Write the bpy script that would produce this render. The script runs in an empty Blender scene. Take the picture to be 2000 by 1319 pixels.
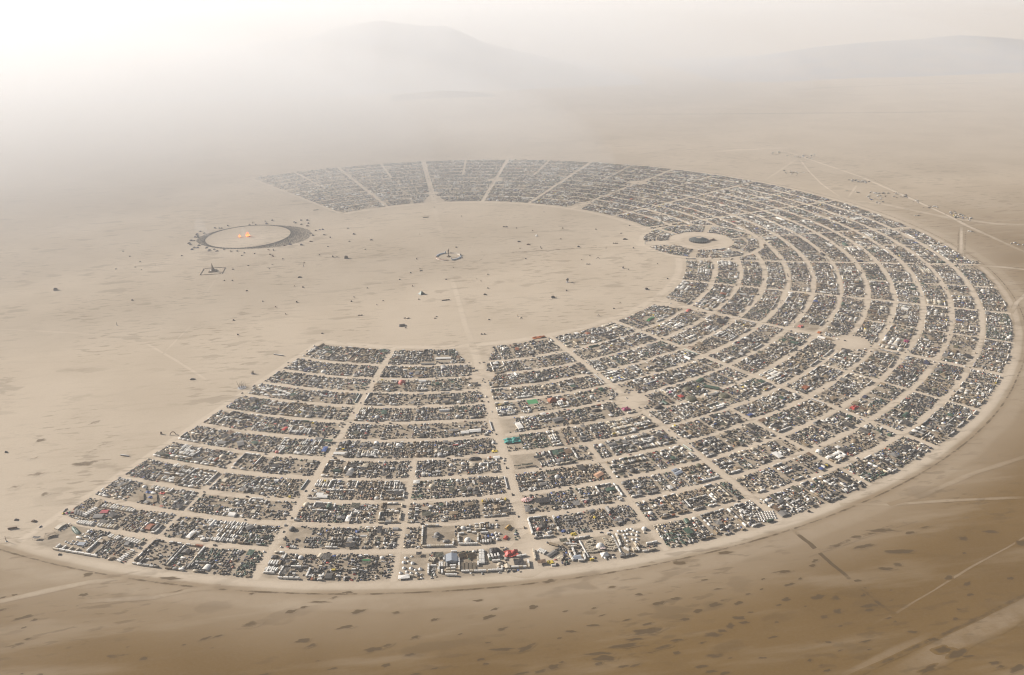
import bpy, math, random
import numpy as np
from mathutils import Matrix, Vector

# ------------------------------------------------------------------ camera, sky, sun, exposure
scene = bpy.context.scene
COL = scene.collection
CAM = Vector((-169.6, -2621.1, 814.1))
CAM_RIGHT = Vector((0.9884508, -0.15043765, -0.01826282))
CAM_UP = Vector((0.07562236, 0.38522486, 0.91971901))
CAM_FWD = Vector((0.13132507, 0.91047807, -0.39215227))
cam_data = bpy.data.cameras.new('camera')
cam = bpy.data.objects.new('camera', cam_data)
COL.objects.link(cam)
cam_data.sensor_width = 36.0
cam_data.lens = 36.0 * 1583.0 / 2000.0
cam_data.clip_start = 1.0
cam_data.clip_end = 400000.0
m = Matrix((CAM_RIGHT, CAM_UP, -CAM_FWD)).transposed().to_4x4()
m.translation = CAM
cam.matrix_world = m
scene.camera = cam

SUN_EL = math.radians(25.0)
SUN_AZ = math.radians(-58.0)            # measured from +Y towards +X
SUN_DIR = Vector((math.sin(SUN_AZ) * math.cos(SUN_EL), math.cos(SUN_AZ) * math.cos(SUN_EL), math.sin(SUN_EL)))
world = bpy.data.worlds.new('World')
scene.world = world
world.use_nodes = True
nt = world.node_tree
bg = nt.nodes['Background']
sky = nt.nodes.new('ShaderNodeTexSky')
sky.sky_type = 'NISHITA'
sky.sun_disc = False
sky.sun_elevation = SUN_EL
sky.sun_rotation = SUN_AZ
sky.air_density = 1.0
sky.dust_density = 3.0
nt.links.new(sky.outputs[0], bg.inputs[0])
bg.inputs[1].default_value = 0.05
sun_data = bpy.data.lights.new('sun', 'SUN')
sun_data.energy = 5.0
sun_data.angle = math.radians(0.6)
sun_data.color = (1.0, 0.955, 0.90)
sun = bpy.data.objects.new('sun', sun_data)
COL.objects.link(sun)
sun.rotation_euler = SUN_DIR.to_track_quat('Z', 'Y').to_euler()
sun.location = (0, 0, 3000)

scene.view_settings.view_transform = 'Standard'
scene.view_settings.look = 'None'
scene.view_settings.exposure = 0.56
scene.view_settings.gamma = 1.0
scene.view_settings.use_curve_mapping = False
scene.render.engine = 'CYCLES'
cy = scene.cycles
cy.max_bounces = 4
cy.diffuse_bounces = 1
cy.volume_bounces = 1
cy.use_denoising = True
cy.denoiser = 'OPENIMAGEDENOISE'
cy.denoising_input_passes = 'RGB_ALBEDO_NORMAL'
cy.denoising_prefilter = 'ACCURATE'
cy.filter_width = 1.1
cy.caustics_reflective = False
cy.caustics_refractive = False

rnd = random.Random(20170903)
nrg = np.random.default_rng(7)
HAZE_DENSITY = 5.2e-5
HAZE_ANISO = 0.16
HAZE_COLOR = (0.945, 0.95, 0.965, 1)
SMOKE = [                                # x, y, half length, half width, height, density
    (-200, 4300, 7600, 3300, 850, 1.5e-4, 5, 'widest thin smoke veil reaching across the foot of the mountains'),
    (-700, 4800, 4900, 2500, 840, 1.5e-4, 6, 'middle smoke bank lying in front of the central mountain'),
    (-900, 5000, 3300, 2000, 830, 1.6e-4, 7, 'inner smoke bank hiding the left flank of the central mountain'),
    (-2450, 1850, 3000, 2600, 760, 1.8e-4, 3, 'wide thin smoke veil over the far left plain and burn circle'),
    (-2600, 1850, 2300, 2050, 720, 1.9e-4, 4, 'thick smoke bank over the far left plain'),
    (-2900, 2000, 1600, 1450, 600, 2.2e-4, 9, 'dense smoke core at the far left edge of the plain'),
]

# positions in metres from the central figure, x towards the round camp
PATCHES = [
(-678.8,-1526.0,10.4,7.0,0.49,0.75),
(-670.4,-1573.7,7.5,3.3,0.24,0.75),
(-671.9,-1597.1,6.2,2.7,0.24,0.75),
(-657.0,-1585.0,7.5,1.9,0.06,0.75),
(-773.9,-1586.7,9.9,3.3,0.13,0.75),
(-741.6,-1610.2,12.1,3.1,0.06,0.75),
(-723.2,-1618.1,4.8,2.1,0.23,0.75),
(-732.6,-1631.9,5.4,2.2,0.22,0.75),
(-729.9,-1665.8,8.1,3.4,0.22,0.75),
(-718.1,-1656.1,4.7,2.0,0.22,0.75),
(-586.6,-1711.2,14.8,4.0,0.08,0.75),
(-575.1,-1696.0,6.9,2.7,0.2,0.75),
(-548.5,-1722.1,5.6,2.2,0.2,0.75),
(-500.1,-1705.2,6.3,2.5,0.2,0.75),
(-472.7,-1697.8,7.0,2.5,0.17,0.75),
(-456.8,-1696.2,7.0,1.8,0.07,0.75),
(-460.2,-1717.6,4.6,1.4,0.12,0.75),
(-415.1,-1680.3,14.2,5.1,0.17,0.75),
(-422.4,-1614.6,8.7,3.1,0.16,0.75),
(-534.3,-1590.0,7.5,2.7,0.16,0.75),
(-551.7,-1557.3,14.1,3.9,0.08,0.75),
(-773.3,-1556.4,6.3,2.8,0.26,0.75),
(-789.8,-1559.7,5.0,1.8,0.16,0.75),
(-701.1,-1722.6,5.6,1.6,0.09,0.75),
(-677.0,-1728.3,4.4,1.2,0.08,0.75),
(-360.3,-1663.7,10.9,3.8,0.16,1.0),
(-320.5,-1650.4,13.4,2.9,0.03,1.0),
(-300.6,-1644.2,9.8,2.5,0.06,1.0),
(-280.5,-1636.5,9.9,2.5,0.06,1.0),
(-342.8,-1657.4,5.5,1.3,0.06,1.0),
(-279.8,-1708.7,12.9,4.4,0.15,1.0),
(-264.5,-1679.8,9.0,2.6,0.1,1.0),
(-212.2,-1692.0,9.0,3.5,0.19,1.0),
(-157.9,-1715.0,10.0,3.6,0.16,1.0),
(-338.2,-1724.6,12.7,4.3,0.15,1.0),
(-327.8,-1736.7,16.0,5.1,0.13,1.0),
(-185.8,-1744.7,8.0,3.1,0.18,1.0),
(-224.3,-1753.8,9.1,2.7,0.1,1.0),
(-243.2,-1757.6,9.0,2.5,0.09,1.0),
(-195.6,-1775.8,10.6,3.5,0.14,1.0),
(-226.3,-1789.2,9.9,4.1,0.21,1.0),
(-315.6,-1766.1,6.7,1.6,0.06,1.0),
(-294.7,-1783.1,5.5,1.3,0.04,1.0),
(-163.3,-1805.6,4.9,1.1,0.03,1.0),
(-88.0,-1771.7,9.6,3.5,0.16,1.0),
(-72.5,-1786.9,11.2,2.4,0.03,1.0),
(-100.9,-1799.8,8.8,2.0,0.04,1.0),
(-96.0,-1808.8,6.6,2.0,0.11,1.0),
(-70.9,-1708.5,6.6,2.6,0.18,1.0),
(-82.0,-1723.2,8.9,2.9,0.12,1.0),
(-91.5,-1686.9,7.3,1.9,0.07,1.0),
(-188.6,-1810.7,7.6,1.5,0.02,1.0),
(-66.5,-1749.8,5.8,1.9,0.13,1.0),
(-385.3,-1778.0,9.9,1.1,-0.07,1.0),
(-124.4,-1749.2,4.6,1.7,0.17,1.0),
(19.3,-1663.8,13.7,4.0,0.09,1.0),
(-15.9,-1714.1,8.4,3.7,0.22,1.0),
(27.6,-1730.1,5.9,2.2,0.15,1.0),
(27.1,-1770.3,10.3,2.4,0.04,1.0),
(60.9,-1764.2,11.0,2.4,0.03,1.0),
(8.9,-1779.9,6.3,1.7,0.07,1.0),
(-38.1,-1789.8,15.7,5.3,0.13,1.0),
(3.1,-1799.4,6.1,1.5,0.04,1.0),
(2.6,-1822.7,8.2,2.2,0.07,1.0),
(-9.0,-1829.0,8.2,2.6,0.12,1.0),
(-26.8,-1833.3,10.8,2.4,0.04,1.0),
(-50.4,-1832.5,8.6,2.0,0.04,1.0),
(55.2,-1816.9,21.0,3.6,-0.01,1.0),
(61.5,-1826.0,17.6,3.1,-0.01,1.0),
(51.0,-1833.3,6.5,1.6,0.04,1.0),
(93.5,-1808.8,16.2,3.7,0.03,1.0),
(109.8,-1799.2,15.8,2.3,-0.04,1.0),
(132.5,-1787.3,19.4,4.7,0.04,1.0),
(135.7,-1774.1,9.2,2.6,0.08,1.0),
(139.9,-1820.3,12.2,2.6,0.02,1.0),
(164.7,-1810.6,7.3,2.2,0.09,1.0),
(140.9,-1714.1,7.9,3.5,0.2,1.0),
(164.0,-1737.2,10.1,2.8,0.07,1.0),
(190.9,-1731.6,7.2,1.9,0.06,1.0),
(108.9,-1761.8,5.8,1.6,0.07,1.0),
(81.0,-1843.5,10.9,2.6,0.04,1.0),
(97.2,-1844.5,6.5,2.0,0.1,1.0),
(198.1,-1820.8,15.7,4.6,0.08,1.0),
(217.1,-1809.2,11.3,3.4,0.08,1.0),
(231.9,-1804.4,13.7,3.5,0.05,1.0),
(246.5,-1798.2,9.2,3.2,0.11,1.0),
(268.6,-1794.5,12.7,2.3,-0.01,1.0),
(264.5,-1784.4,11.6,3.1,0.05,1.0),
(213.9,-1761.8,9.4,3.5,0.14,1.0),
(242.0,-1753.4,11.9,4.0,0.11,1.0),
(190.3,-1774.6,7.5,2.2,0.07,1.0),
(206.3,-1845.8,12.1,3.4,0.07,1.0),
(181.2,-1860.6,13.0,3.6,0.07,1.0),
(285.8,-1776.9,7.0,2.0,0.07,1.0),
(297.8,-1740.8,7.2,2.4,0.1,1.0),
(257.9,-1747.3,7.2,2.1,0.08,1.0),
(276.5,-1756.2,7.1,2.5,0.11,1.0),
(207.1,-1876.4,9.6,2.3,0.04,1.0),
(190.2,-1871.0,6.4,1.4,0.02,1.0),
(223.6,-1853.3,6.5,1.6,0.04,1.0),
(265.9,-1860.3,6.5,1.6,0.04,1.0),
(157.0,-1832.8,5.0,1.8,0.13,1.0),
(321.4,-1734.3,7.3,3.0,0.15,1.0),
(332.9,-1713.4,7.4,2.5,0.1,1.0),
(258.4,-1722.8,6.1,1.8,0.08,1.0),
(245.9,-1700.5,7.4,2.5,0.1,1.0),
(301.6,-1645.3,9.1,3.2,0.11,1.0),
(223.5,-1656.7,10.2,3.2,0.1,1.0),
(106.3,-1692.5,6.1,2.0,0.11,1.0),
(69.5,-1731.0,5.4,1.5,0.07,1.0),
(76.6,-1747.2,4.7,1.3,0.07,1.0),
(504.3,-1651.1,8.5,3.4,0.13,0.9),
(523.0,-1643.4,9.2,2.5,0.04,0.9),
(572.3,-1635.1,22.6,3.1,-0.06,0.9),
(613.1,-1648.5,13.2,3.8,0.05,0.9),
(646.0,-1639.5,12.0,2.6,-0.01,0.9),
(521.8,-1668.0,16.8,3.1,-0.02,0.9),
(569.4,-1689.3,21.8,4.3,-0.02,0.9),
(524.2,-1723.2,11.8,3.3,0.05,0.9),
(548.1,-1716.2,8.2,3.6,0.15,0.9),
(605.1,-1758.1,7.3,4.0,0.19,0.9),
(664.7,-1709.9,6.4,2.9,0.14,0.9),
(692.8,-1774.8,9.1,4.3,0.14,0.9),
(611.4,-1796.7,8.9,4.2,0.15,0.9),
(740.8,-1668.4,11.2,4.0,0.07,0.9),
(687.0,-1677.5,8.5,4.6,0.18,0.9),
(395.0,-1763.8,8.4,3.4,0.14,0.9),
(415.0,-1770.8,8.3,3.8,0.17,0.9),
(367.3,-1778.7,5.6,2.7,0.19,0.9),
(383.1,-1802.8,15.0,5.6,0.12,0.9),
(406.4,-1795.2,8.2,3.8,0.17,0.9),
(396.1,-1823.5,6.6,2.5,0.12,0.9),
(452.9,-1800.6,9.3,2.5,0.04,0.9),
(466.0,-1770.1,8.4,3.1,0.1,0.9),
(458.0,-1793.6,11.7,2.9,0.03,0.9),
(469.9,-1820.4,9.2,2.8,0.07,0.9),
(474.8,-1828.1,6.9,2.4,0.09,0.9),
(486.0,-1850.1,7.9,1.8,0.01,0.9),
(559.5,-1837.2,4.6,1.7,0.1,0.9),
(575.8,-1821.1,5.8,2.4,0.12,0.9),
(334.6,-1885.1,9.1,2.6,0.06,0.9),
(338.5,-1894.5,4.8,1.6,0.09,0.9),
(372.5,-1865.1,5.7,2.4,0.14,0.9),
(365.0,-1848.6,8.9,1.9,0.0,0.9),
(414.9,-1855.2,7.2,1.6,0.01,0.9),
(410.9,-1869.8,6.0,1.4,0.01,0.9),
(447.5,-1884.6,6.5,2.0,0.07,0.9),
(505.6,-1887.2,14.2,5.3,0.1,0.9),
(520.2,-1896.6,16.3,5.2,0.06,0.9),
(530.4,-1902.9,15.1,3.5,0.0,0.9),
(466.3,-1914.1,13.8,4.9,0.09,0.9),
(557.2,-1918.7,14.9,3.5,0.0,0.9),
(558.5,-1926.6,7.4,2.6,0.07,0.9),
(581.8,-1931.7,12.7,5.2,0.1,0.9),
(505.0,-1867.6,7.2,1.6,0.0,0.9),
(324.2,-1874.4,4.9,2.0,0.14,0.9),
(370.3,-1703.1,15.0,3.4,0.02,0.9),
(419.7,-1697.3,5.0,2.0,0.13,0.9),
(430.0,-1687.4,6.3,2.0,0.08,0.9),
(387.5,-1722.0,6.8,2.3,0.1,0.9),
(366.5,-1731.7,11.0,2.7,0.03,0.9),
(346.4,-1760.8,7.1,2.3,0.09,0.9),
(331.4,-1769.8,6.5,2.3,0.11,0.9),
(312.6,-1801.3,9.2,3.3,0.11,0.9),
(294.7,-1827.4,7.9,2.2,0.06,0.9),
(360.8,-1900.5,7.4,2.1,0.05,0.9),
(622.1,-1774.8,7.2,2.6,0.08,0.9),
(767.7,-1703.3,7.7,4.6,0.19,0.9),
(466.7,-1741.1,7.3,2.5,0.09,0.9),
(469.5,-1757.3,6.6,2.5,0.11,0.9),
(505.2,-1768.3,6.0,1.9,0.07,0.9),
(494.1,-1787.8,5.9,1.8,0.06,0.9),
(-823.5,-1010.3,13.6,6.9,0.31,0.5),
(-791.5,-1180.4,28.9,13.8,0.28,0.5),
(-777.9,-1110.8,17.2,8.9,0.32,0.5),
(-796.0,-1137.2,13.8,6.0,0.24,0.5),
(-909.3,-1071.7,12.0,6.3,0.32,0.5),
(-869.4,-1203.9,16.2,7.7,0.27,0.5),
(-893.7,-1244.7,14.8,7.3,0.3,0.5),
(-897.2,-1143.2,10.5,4.3,0.21,0.5),
(-917.1,-1088.4,6.5,3.6,0.36,0.5),
(-828.9,-1278.1,7.0,4.1,0.4,0.5),
]
TRACKS = [
('tyre_track', [(430.5, -1601.2), (435.7, -1626.2), (442.3, -1647.4), (445.2, -1670.6), (450.7, -1699.7), (457.1, -1721.9), (458.9, -1744.1)], 7, -1.0),
('tyre_track', [(458.9, -1744.1), (467.6, -1764.0), (472.6, -1792.1), (479.8, -1809.2), (483.3, -1840.3)], 8, -0.45),
('tyre_track', [(423.5, -1671.5), (448.3, -1664.7), (484.1, -1658.1), (524.1, -1645.3), (563.3, -1635.2), (602.4, -1626.5), (642.2, -1617.6)], 9, -0.4),
('tyre_track', [(344.0, -1914.7), (416.6, -1893.5), (505.0, -1867.6), (590.7, -1841.3), (686.3, -1810.3), (771.5, -1782.8)], 6, -0.45),
('playa_road', [(398.0, -1923.9), (489.2, -1893.6), (541.3, -1872.2), (667.5, -1833.9), (750.3, -1807.6)], 30, 0.2),
('playa_road', [(347.3, -1908.9), (377.6, -1899.0), (444.4, -1877.9), (510.4, -1859.7)], 12, 0.16),
('playa_road', [(543.2, -1555.5), (622.9, -1571.3), (727.5, -1577.8), (897.0, -1595.9)], 7, 0.3),
('playa_road', [(622.9, -1571.3), (694.3, -1556.3), (825.5, -1509.3), (1008.4, -1461.7)], 9, 0.2),
('playa_road', [(-815.7, -1571.8), (-789.3, -1567.6), (-706.0, -1550.3), (-671.2, -1544.7), (-614.5, -1548.7)], 11, 0.45),
('playa_road', [(-668.4, -1588.6), (-565.3, -1597.6), (-512.3, -1589.9), (-471.6, -1590.1)], 9, 0.3),
('playa_road', [(-855.7, -551.3), (-723.9, -716.3), (-635.4, -834.7), (-594.0, -888.4)], 7, 0.5),
('playa_road', [(-735.7, -478.0), (-753.9, -578.2), (-767.5, -667.6)], 6, 0.4),
('playa_road', [(-1279.6, -396.4), (-1030.4, -478.3), (-942.7, -513.3)], 10, 0.35),
('promenade', [(-9.1, -212.4), (-8.3, -401.2), (-6.6, -640.8), (-1.0, -778.4)], 14, 0.45),
('promenade', [(100.4, 0.1), (214.2, -0.3), (391.5, -1.8), (642.0, -12.2)], 10, -0.35),
('promenade', [(-5.8, 773.0), (-5.8, 482.0), (-6.9, 192.6)], 16, 0.25),
('promenade', [(-80.8, 3.3), (-302.7, 68.1), (-542.1, 89.5), (-747.4, 20.1)], 14, -0.15),
('gate_road', [(1832.7, 1707.2), (1936.2, 1455.8), (1949.3, 1178.6), (1969.7, 835.1), (1943.8, 472.0), (1916.7, 129.7), (1887.2, -29.3), (1859.8, -345.9), (1851.9, -466.7)], 16, 0.77),
('gate_road', [(1984.6, 1142.8), (1996.3, 794.2), (1952.4, 413.3), (1915.5, 67.8), (1895.4, -73.5), (1892.1, -305.6), (1886.6, -425.2)], 5, -0.3),
('gate_road', [(1923.0, 1354.4), (1800.6, 995.7), (1723.1, 727.1), (1671.8, 459.8)], 9, 0.95),
('gate_road', [(1495.6, 836.0), (1689.3, 1060.4), (1897.3, 1303.1)], 12, 0.56),
('gate_road', [(1691.9, 455.1), (1779.8, 569.1), (1873.9, 691.2)], 10, 0.56),
('gate_road', [(1655.5, -13.6), (1759.7, -8.3), (1878.5, -13.0)], 9, -0.3),
('gate_road', [(1842.4, -40.8), (1626.3, -342.0)], 5, -0.35),
('gate_road', [(1866.9, -46.2), (1646.7, -346.3)], 5, -0.35),
('gate_road', [(1866.1, -24.6), (1635.7, -344.0)], 9, 0.7),
('gate_road', [(1621.4, -444.7), (1686.8, -474.1), (1785.7, -545.7)], 16, 0.56),
('gate_road', [(1438.6, -824.3), (1505.5, -758.9), (1648.6, -650.5)], 10, 0.7),
('gate_road', [(1451.7, 1564.9), (1669.0, 1602.7), (1879.3, 1612.4), (2070.9, 1578.7)], 40, 0.49),
('gate_road', [(1111.9, 1473.0), (1388.3, 1627.8)], 24, -0.2),
('gate_road', [(1652.6, 445.8), (1774.2, 345.7), (1893.2, 95.9), (2011.1, -27.9), (2176.3, -79.0)], 26, 0.42),
('playa_road', [(720.5, 3326.7), (2116.0, 2944.3), (4300.4, 2459.0)], 50, -0.35),
('playa_road', [(2857.8, 3920.3), (3549.9, 4210.7), (4500.9, 4192.6), (5677.9, 4104.9)], 90, -0.3),
('playa_road', [(1168.2, 4058.8), (1429.1, 4083.0)], 120, 0.5),
]
LANDMARKS = [
('bell_tent', -193.2, -1571.6, 6.0, 6.0, 0, 'white', 'white bell tent nearest the spoke road in the open tent yard', 'bell tents in the open yard'),
('bell_tent', -196.7, -1582.3, 6.9, 6.9, 20, 'white', 'large white bell tent, upper left of the open tent yard', 'bell tents in the open yard'),
('bell_tent', -183.2, -1586.5, 7.2, 7.2, 40, 'white', 'large white bell tent, upper middle of the open tent yard', 'bell tents in the open yard'),
('bell_tent', -189.5, -1580.7, 4.1, 4.1, 60, 'white', 'small white bell tent between two large ones in the tent yard', 'bell tents in the open yard'),
('bell_tent', -196.9, -1595.8, 6.6, 6.6, 80, 'white', 'white bell tent at the left of the middle tent yard line', 'bell tents in the open yard'),
('bell_tent', -186.1, -1598.6, 6.9, 6.9, 100, 'white', 'white bell tent in the centre of the open tent yard', 'bell tents in the open yard'),
('bell_tent', -172.1, -1602.9, 6.6, 6.6, 120, 'white', 'white bell tent at the right end of the tent yard', 'bell tents in the open yard'),
('bell_tent', -179.5, -1603.4, 5.4, 5.4, 140, 'white', 'tilted white bell tent left of the rightmost one in the yard', 'bell tents in the open yard'),
('bell_tent', -192.8, -1605.1, 5.2, 5.2, 160, 'white', 'small white bell tent in the lower tent yard line', 'bell tents in the open yard'),
('bell_tent', -202.4, -1606.5, 5.6, 5.6, 180, 'white', 'white bell tent at the lower left corner of the tent yard', 'bell tents in the open yard'),
('bell_tent', -186.5, -1609.2, 4.9, 4.9, 200, 'white', 'white bell tent low in the middle of the tent yard', 'bell tents in the open yard'),
('bell_tent', -177.9, -1611.3, 5.2, 5.2, 220, 'white', 'white bell tent low at the right of the tent yard', 'bell tents in the open yard'),
('bell_tent', -184.1, -1569.3, 4.1, 4.1, 240, 'white', 'small pale bell tent at the top of the tent yard', 'bell tents in the open yard'),
('shade_pavilion', -172.6, -1567.5, 8.5, 7.3, 0, 'black', 'black square pavilion at the top of the bell tent yard', None),
('shade_pavilion', -141.1, -1576.0, 12.7, 12.1, 0, 'darkolive', 'dark flat shade roof left of the grey gabled hall', None),
('gabled_hall', -122.7, -1587.8, 18.0, 18.0, 90, 'bluegrey', 'large grey gabled metal hall in the outermost camp row', None),
('ridge_tent', -105.3, -1582.3, 12.1, 10.9, 15, 'tan', 'tan canvas ridge tent beside the grey gabled hall, left of the pair', 'tan ridge tents'),
('ridge_tent', -92.2, -1584.6, 12.1, 10.9, 15, 'tan', 'tan canvas ridge tent beside the grey gabled hall, right of the pair', 'tan ridge tents'),
('geodesic_dome', -86.3, -1575.0, 6.1, 6.1, 0, 'white', 'small white dome behind the tan ridge tents', None),
('marquee_tent', -54.6, -1580.6, 20.6, 18.2, 0, 'black', 'big black rounded marquee in the outermost camp row', None),
('peaked_tent', -29.1, -1590.9, 23.0, 18.1, 0, 'red', 'bright red many-peaked tent beside the wide spoke road', None),
('shade_pavilion', -20.7, -1615.0, 15.5, 15.5, 0, 'black', 'black square shade roof inside the trailer-walled corner camp', None),
('gabled_hall', -39.5, -1620.1, 7.1, 8.9, 90, 'cream', 'small cream gabled hall at the trailer-walled corner camp', None),
('geodesic_dome', -93.1, -1545.1, 11.4, 11.4, 0, 'white', 'white dome inside the trailer-walled court', None),
('geodesic_dome', -141.1, -1522.3, 11.3, 11.3, 0, 'grey', 'grey dome inside the large trailer-walled court', None),
('shade_pavilion', -144.1, -1529.4, 9.4, 7.5, 35, 'grey', 'tilted grey shade roof in front of the grey dome', None),
('marquee_tent', -127.5, -1541.0, 13.6, 8.7, 0, 'grey', 'long pale grey marquee in the large trailer-walled court', None),
('geodesic_dome', -47.9, -1510.5, 5.1, 5.1, 0, 'white', 'first white dome in the dome cluster by the wide spoke road', 'dome cluster'),
('geodesic_dome', -40.9, -1511.1, 5.1, 5.1, 0, 'white', 'second white dome in the dome cluster by the wide spoke road', 'dome cluster'),
('geodesic_dome', -50.7, -1517.4, 4.6, 4.6, 0, 'white', 'third white dome in the dome cluster by the wide spoke road', 'dome cluster'),
('geodesic_dome', -41.8, -1517.9, 4.8, 4.8, 0, 'white', 'fourth white dome in the dome cluster by the wide spoke road', 'dome cluster'),
('geodesic_dome', -45.8, -1533.0, 5.0, 5.0, 0, 'white', 'fifth white dome in the dome cluster by the wide spoke road', 'dome cluster'),
('geodesic_dome', -39.9, -1536.1, 4.8, 4.8, 0, 'white', 'sixth white dome in the dome cluster by the wide spoke road', 'dome cluster'),
('geodesic_dome', -45.5, -1540.3, 5.3, 5.3, 0, 'white', 'seventh white dome in the dome cluster by the wide spoke road', 'dome cluster'),
('geodesic_dome', -52.0, -1537.1, 6.0, 6.0, 0, 'blue', 'blue dome among small white domes near the wide spoke road', 'dome cluster'),
('geodesic_dome', -50.4, -1545.9, 6.0, 6.0, 0, 'white', 'lower left white dome in the dome cluster by the wide spoke road', 'dome cluster'),
('geodesic_dome', -44.9, -1550.2, 6.0, 6.0, 0, 'white', 'lowest white dome in the dome cluster by the wide spoke road', 'dome cluster'),
('ridge_tent', -24.0, -1523.2, 10.1, 7.6, 50, 'ochre', 'ochre A-frame tent beside the wide spoke road', None),
('gabled_hall', -31.6, -1549.3, 7.5, 6.2, 60, 'red', 'small red house-shaped tent beside the dome cluster', None),
('ridge_tent', -106.6, -1599.6, 4.1, 1.8, 0, 'cream', 'small cream ridge tent in the tight four-file tent grid', 'cream tent grid'),
('ridge_tent', -106.8, -1601.9, 4.0, 1.8, 0, 'cream', 'small cream ridge tent in the tight four-file tent grid', 'cream tent grid'),
('ridge_tent', -107.0, -1604.2, 4.0, 1.8, 0, 'cream', 'small cream ridge tent in the tight four-file tent grid', 'cream tent grid'),
('ridge_tent', -107.3, -1606.4, 4.0, 1.8, 0, 'cream', 'small cream ridge tent in the tight four-file tent grid', 'cream tent grid'),
('ridge_tent', -107.5, -1608.7, 4.0, 1.8, 0, 'cream', 'small cream ridge tent in the tight four-file tent grid', 'cream tent grid'),
('ridge_tent', -107.7, -1611.0, 4.0, 1.8, 0, 'cream', 'small cream ridge tent in the tight four-file tent grid', 'cream tent grid'),
('ridge_tent', -107.9, -1613.2, 4.0, 1.8, 0, 'cream', 'small cream ridge tent in the tight four-file tent grid', 'cream tent grid'),
('ridge_tent', -108.1, -1615.5, 4.0, 1.8, 0, 'cream', 'small cream ridge tent in the tight four-file tent grid', 'cream tent grid'),
('ridge_tent', -108.3, -1617.7, 4.0, 1.8, 0, 'cream', 'small cream ridge tent in the tight four-file tent grid', 'cream tent grid'),
('ridge_tent', -100.7, -1600.6, 4.1, 1.8, 0, 'cream', 'small cream ridge tent in the tight four-file tent grid', 'cream tent grid'),
('ridge_tent', -101.0, -1602.9, 4.0, 1.8, 0, 'cream', 'small cream ridge tent in the tight four-file tent grid', 'cream tent grid'),
('ridge_tent', -101.2, -1605.2, 4.0, 1.8, 0, 'cream', 'small cream ridge tent in the tight four-file tent grid', 'cream tent grid'),
('ridge_tent', -101.4, -1607.5, 4.0, 1.8, 0, 'cream', 'small cream ridge tent in the tight four-file tent grid', 'cream tent grid'),
('ridge_tent', -101.6, -1609.7, 4.0, 1.8, 0, 'cream', 'small cream ridge tent in the tight four-file tent grid', 'cream tent grid'),
('ridge_tent', -101.9, -1612.0, 4.0, 1.8, 0, 'cream', 'small cream ridge tent in the tight four-file tent grid', 'cream tent grid'),
('ridge_tent', -102.1, -1614.2, 4.0, 1.8, 0, 'cream', 'small cream ridge tent in the tight four-file tent grid', 'cream tent grid'),
('ridge_tent', -102.3, -1616.5, 4.0, 1.8, 0, 'cream', 'small cream ridge tent in the tight four-file tent grid', 'cream tent grid'),
('ridge_tent', -102.5, -1618.7, 4.0, 1.8, 0, 'cream', 'small cream ridge tent in the tight four-file tent grid', 'cream tent grid'),
('ridge_tent', -94.8, -1601.7, 4.1, 1.8, 0, 'cream', 'small cream ridge tent in the tight four-file tent grid', 'cream tent grid'),
('ridge_tent', -95.1, -1603.9, 4.0, 1.8, 0, 'cream', 'small cream ridge tent in the tight four-file tent grid', 'cream tent grid'),
('ridge_tent', -95.3, -1606.2, 4.0, 1.8, 0, 'cream', 'small cream ridge tent in the tight four-file tent grid', 'cream tent grid'),
('ridge_tent', -95.6, -1608.5, 4.0, 1.8, 0, 'cream', 'small cream ridge tent in the tight four-file tent grid', 'cream tent grid'),
('ridge_tent', -95.8, -1610.7, 4.0, 1.8, 0, 'cream', 'small cream ridge tent in the tight four-file tent grid', 'cream tent grid'),
('ridge_tent', -96.0, -1613.0, 4.0, 1.8, 0, 'cream', 'small cream ridge tent in the tight four-file tent grid', 'cream tent grid'),
('ridge_tent', -96.3, -1615.2, 4.0, 1.8, 0, 'cream', 'small cream ridge tent in the tight four-file tent grid', 'cream tent grid'),
('ridge_tent', -96.5, -1617.5, 4.0, 1.8, 0, 'cream', 'small cream ridge tent in the tight four-file tent grid', 'cream tent grid'),
('ridge_tent', -96.7, -1619.7, 4.0, 1.8, 0, 'cream', 'small cream ridge tent in the tight four-file tent grid', 'cream tent grid'),
('ridge_tent', -89.0, -1602.7, 4.0, 1.8, 0, 'cream', 'small cream ridge tent in the tight four-file tent grid', 'cream tent grid'),
('ridge_tent', -89.2, -1605.0, 4.0, 1.8, 0, 'cream', 'small cream ridge tent in the tight four-file tent grid', 'cream tent grid'),
('ridge_tent', -89.5, -1607.2, 4.0, 1.8, 0, 'cream', 'small cream ridge tent in the tight four-file tent grid', 'cream tent grid'),
('ridge_tent', -89.7, -1609.5, 4.0, 1.8, 0, 'cream', 'small cream ridge tent in the tight four-file tent grid', 'cream tent grid'),
('ridge_tent', -90.0, -1611.8, 4.0, 1.8, 0, 'cream', 'small cream ridge tent in the tight four-file tent grid', 'cream tent grid'),
('ridge_tent', -90.2, -1614.0, 4.0, 1.8, 0, 'cream', 'small cream ridge tent in the tight four-file tent grid', 'cream tent grid'),
('ridge_tent', -90.4, -1616.3, 4.0, 1.8, 0, 'cream', 'small cream ridge tent in the tight four-file tent grid', 'cream tent grid'),
('ridge_tent', -90.7, -1618.5, 4.0, 1.8, 0, 'cream', 'small cream ridge tent in the tight four-file tent grid', 'cream tent grid'),
('ridge_tent', -90.9, -1620.7, 4.0, 1.8, 0, 'cream', 'small cream ridge tent in the tight four-file tent grid', 'cream tent grid'),
('geodesic_dome', 113.3, -1597.5, 13.7, 13.7, 0, 'white', 'largest white dome, centre of the maze of white box tents', None),
('pyramid_tent', 114.6, -1619.1, 11.4, 9.6, 0, 'white', 'white pyramid-roofed tent below the largest white dome', None),
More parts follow.
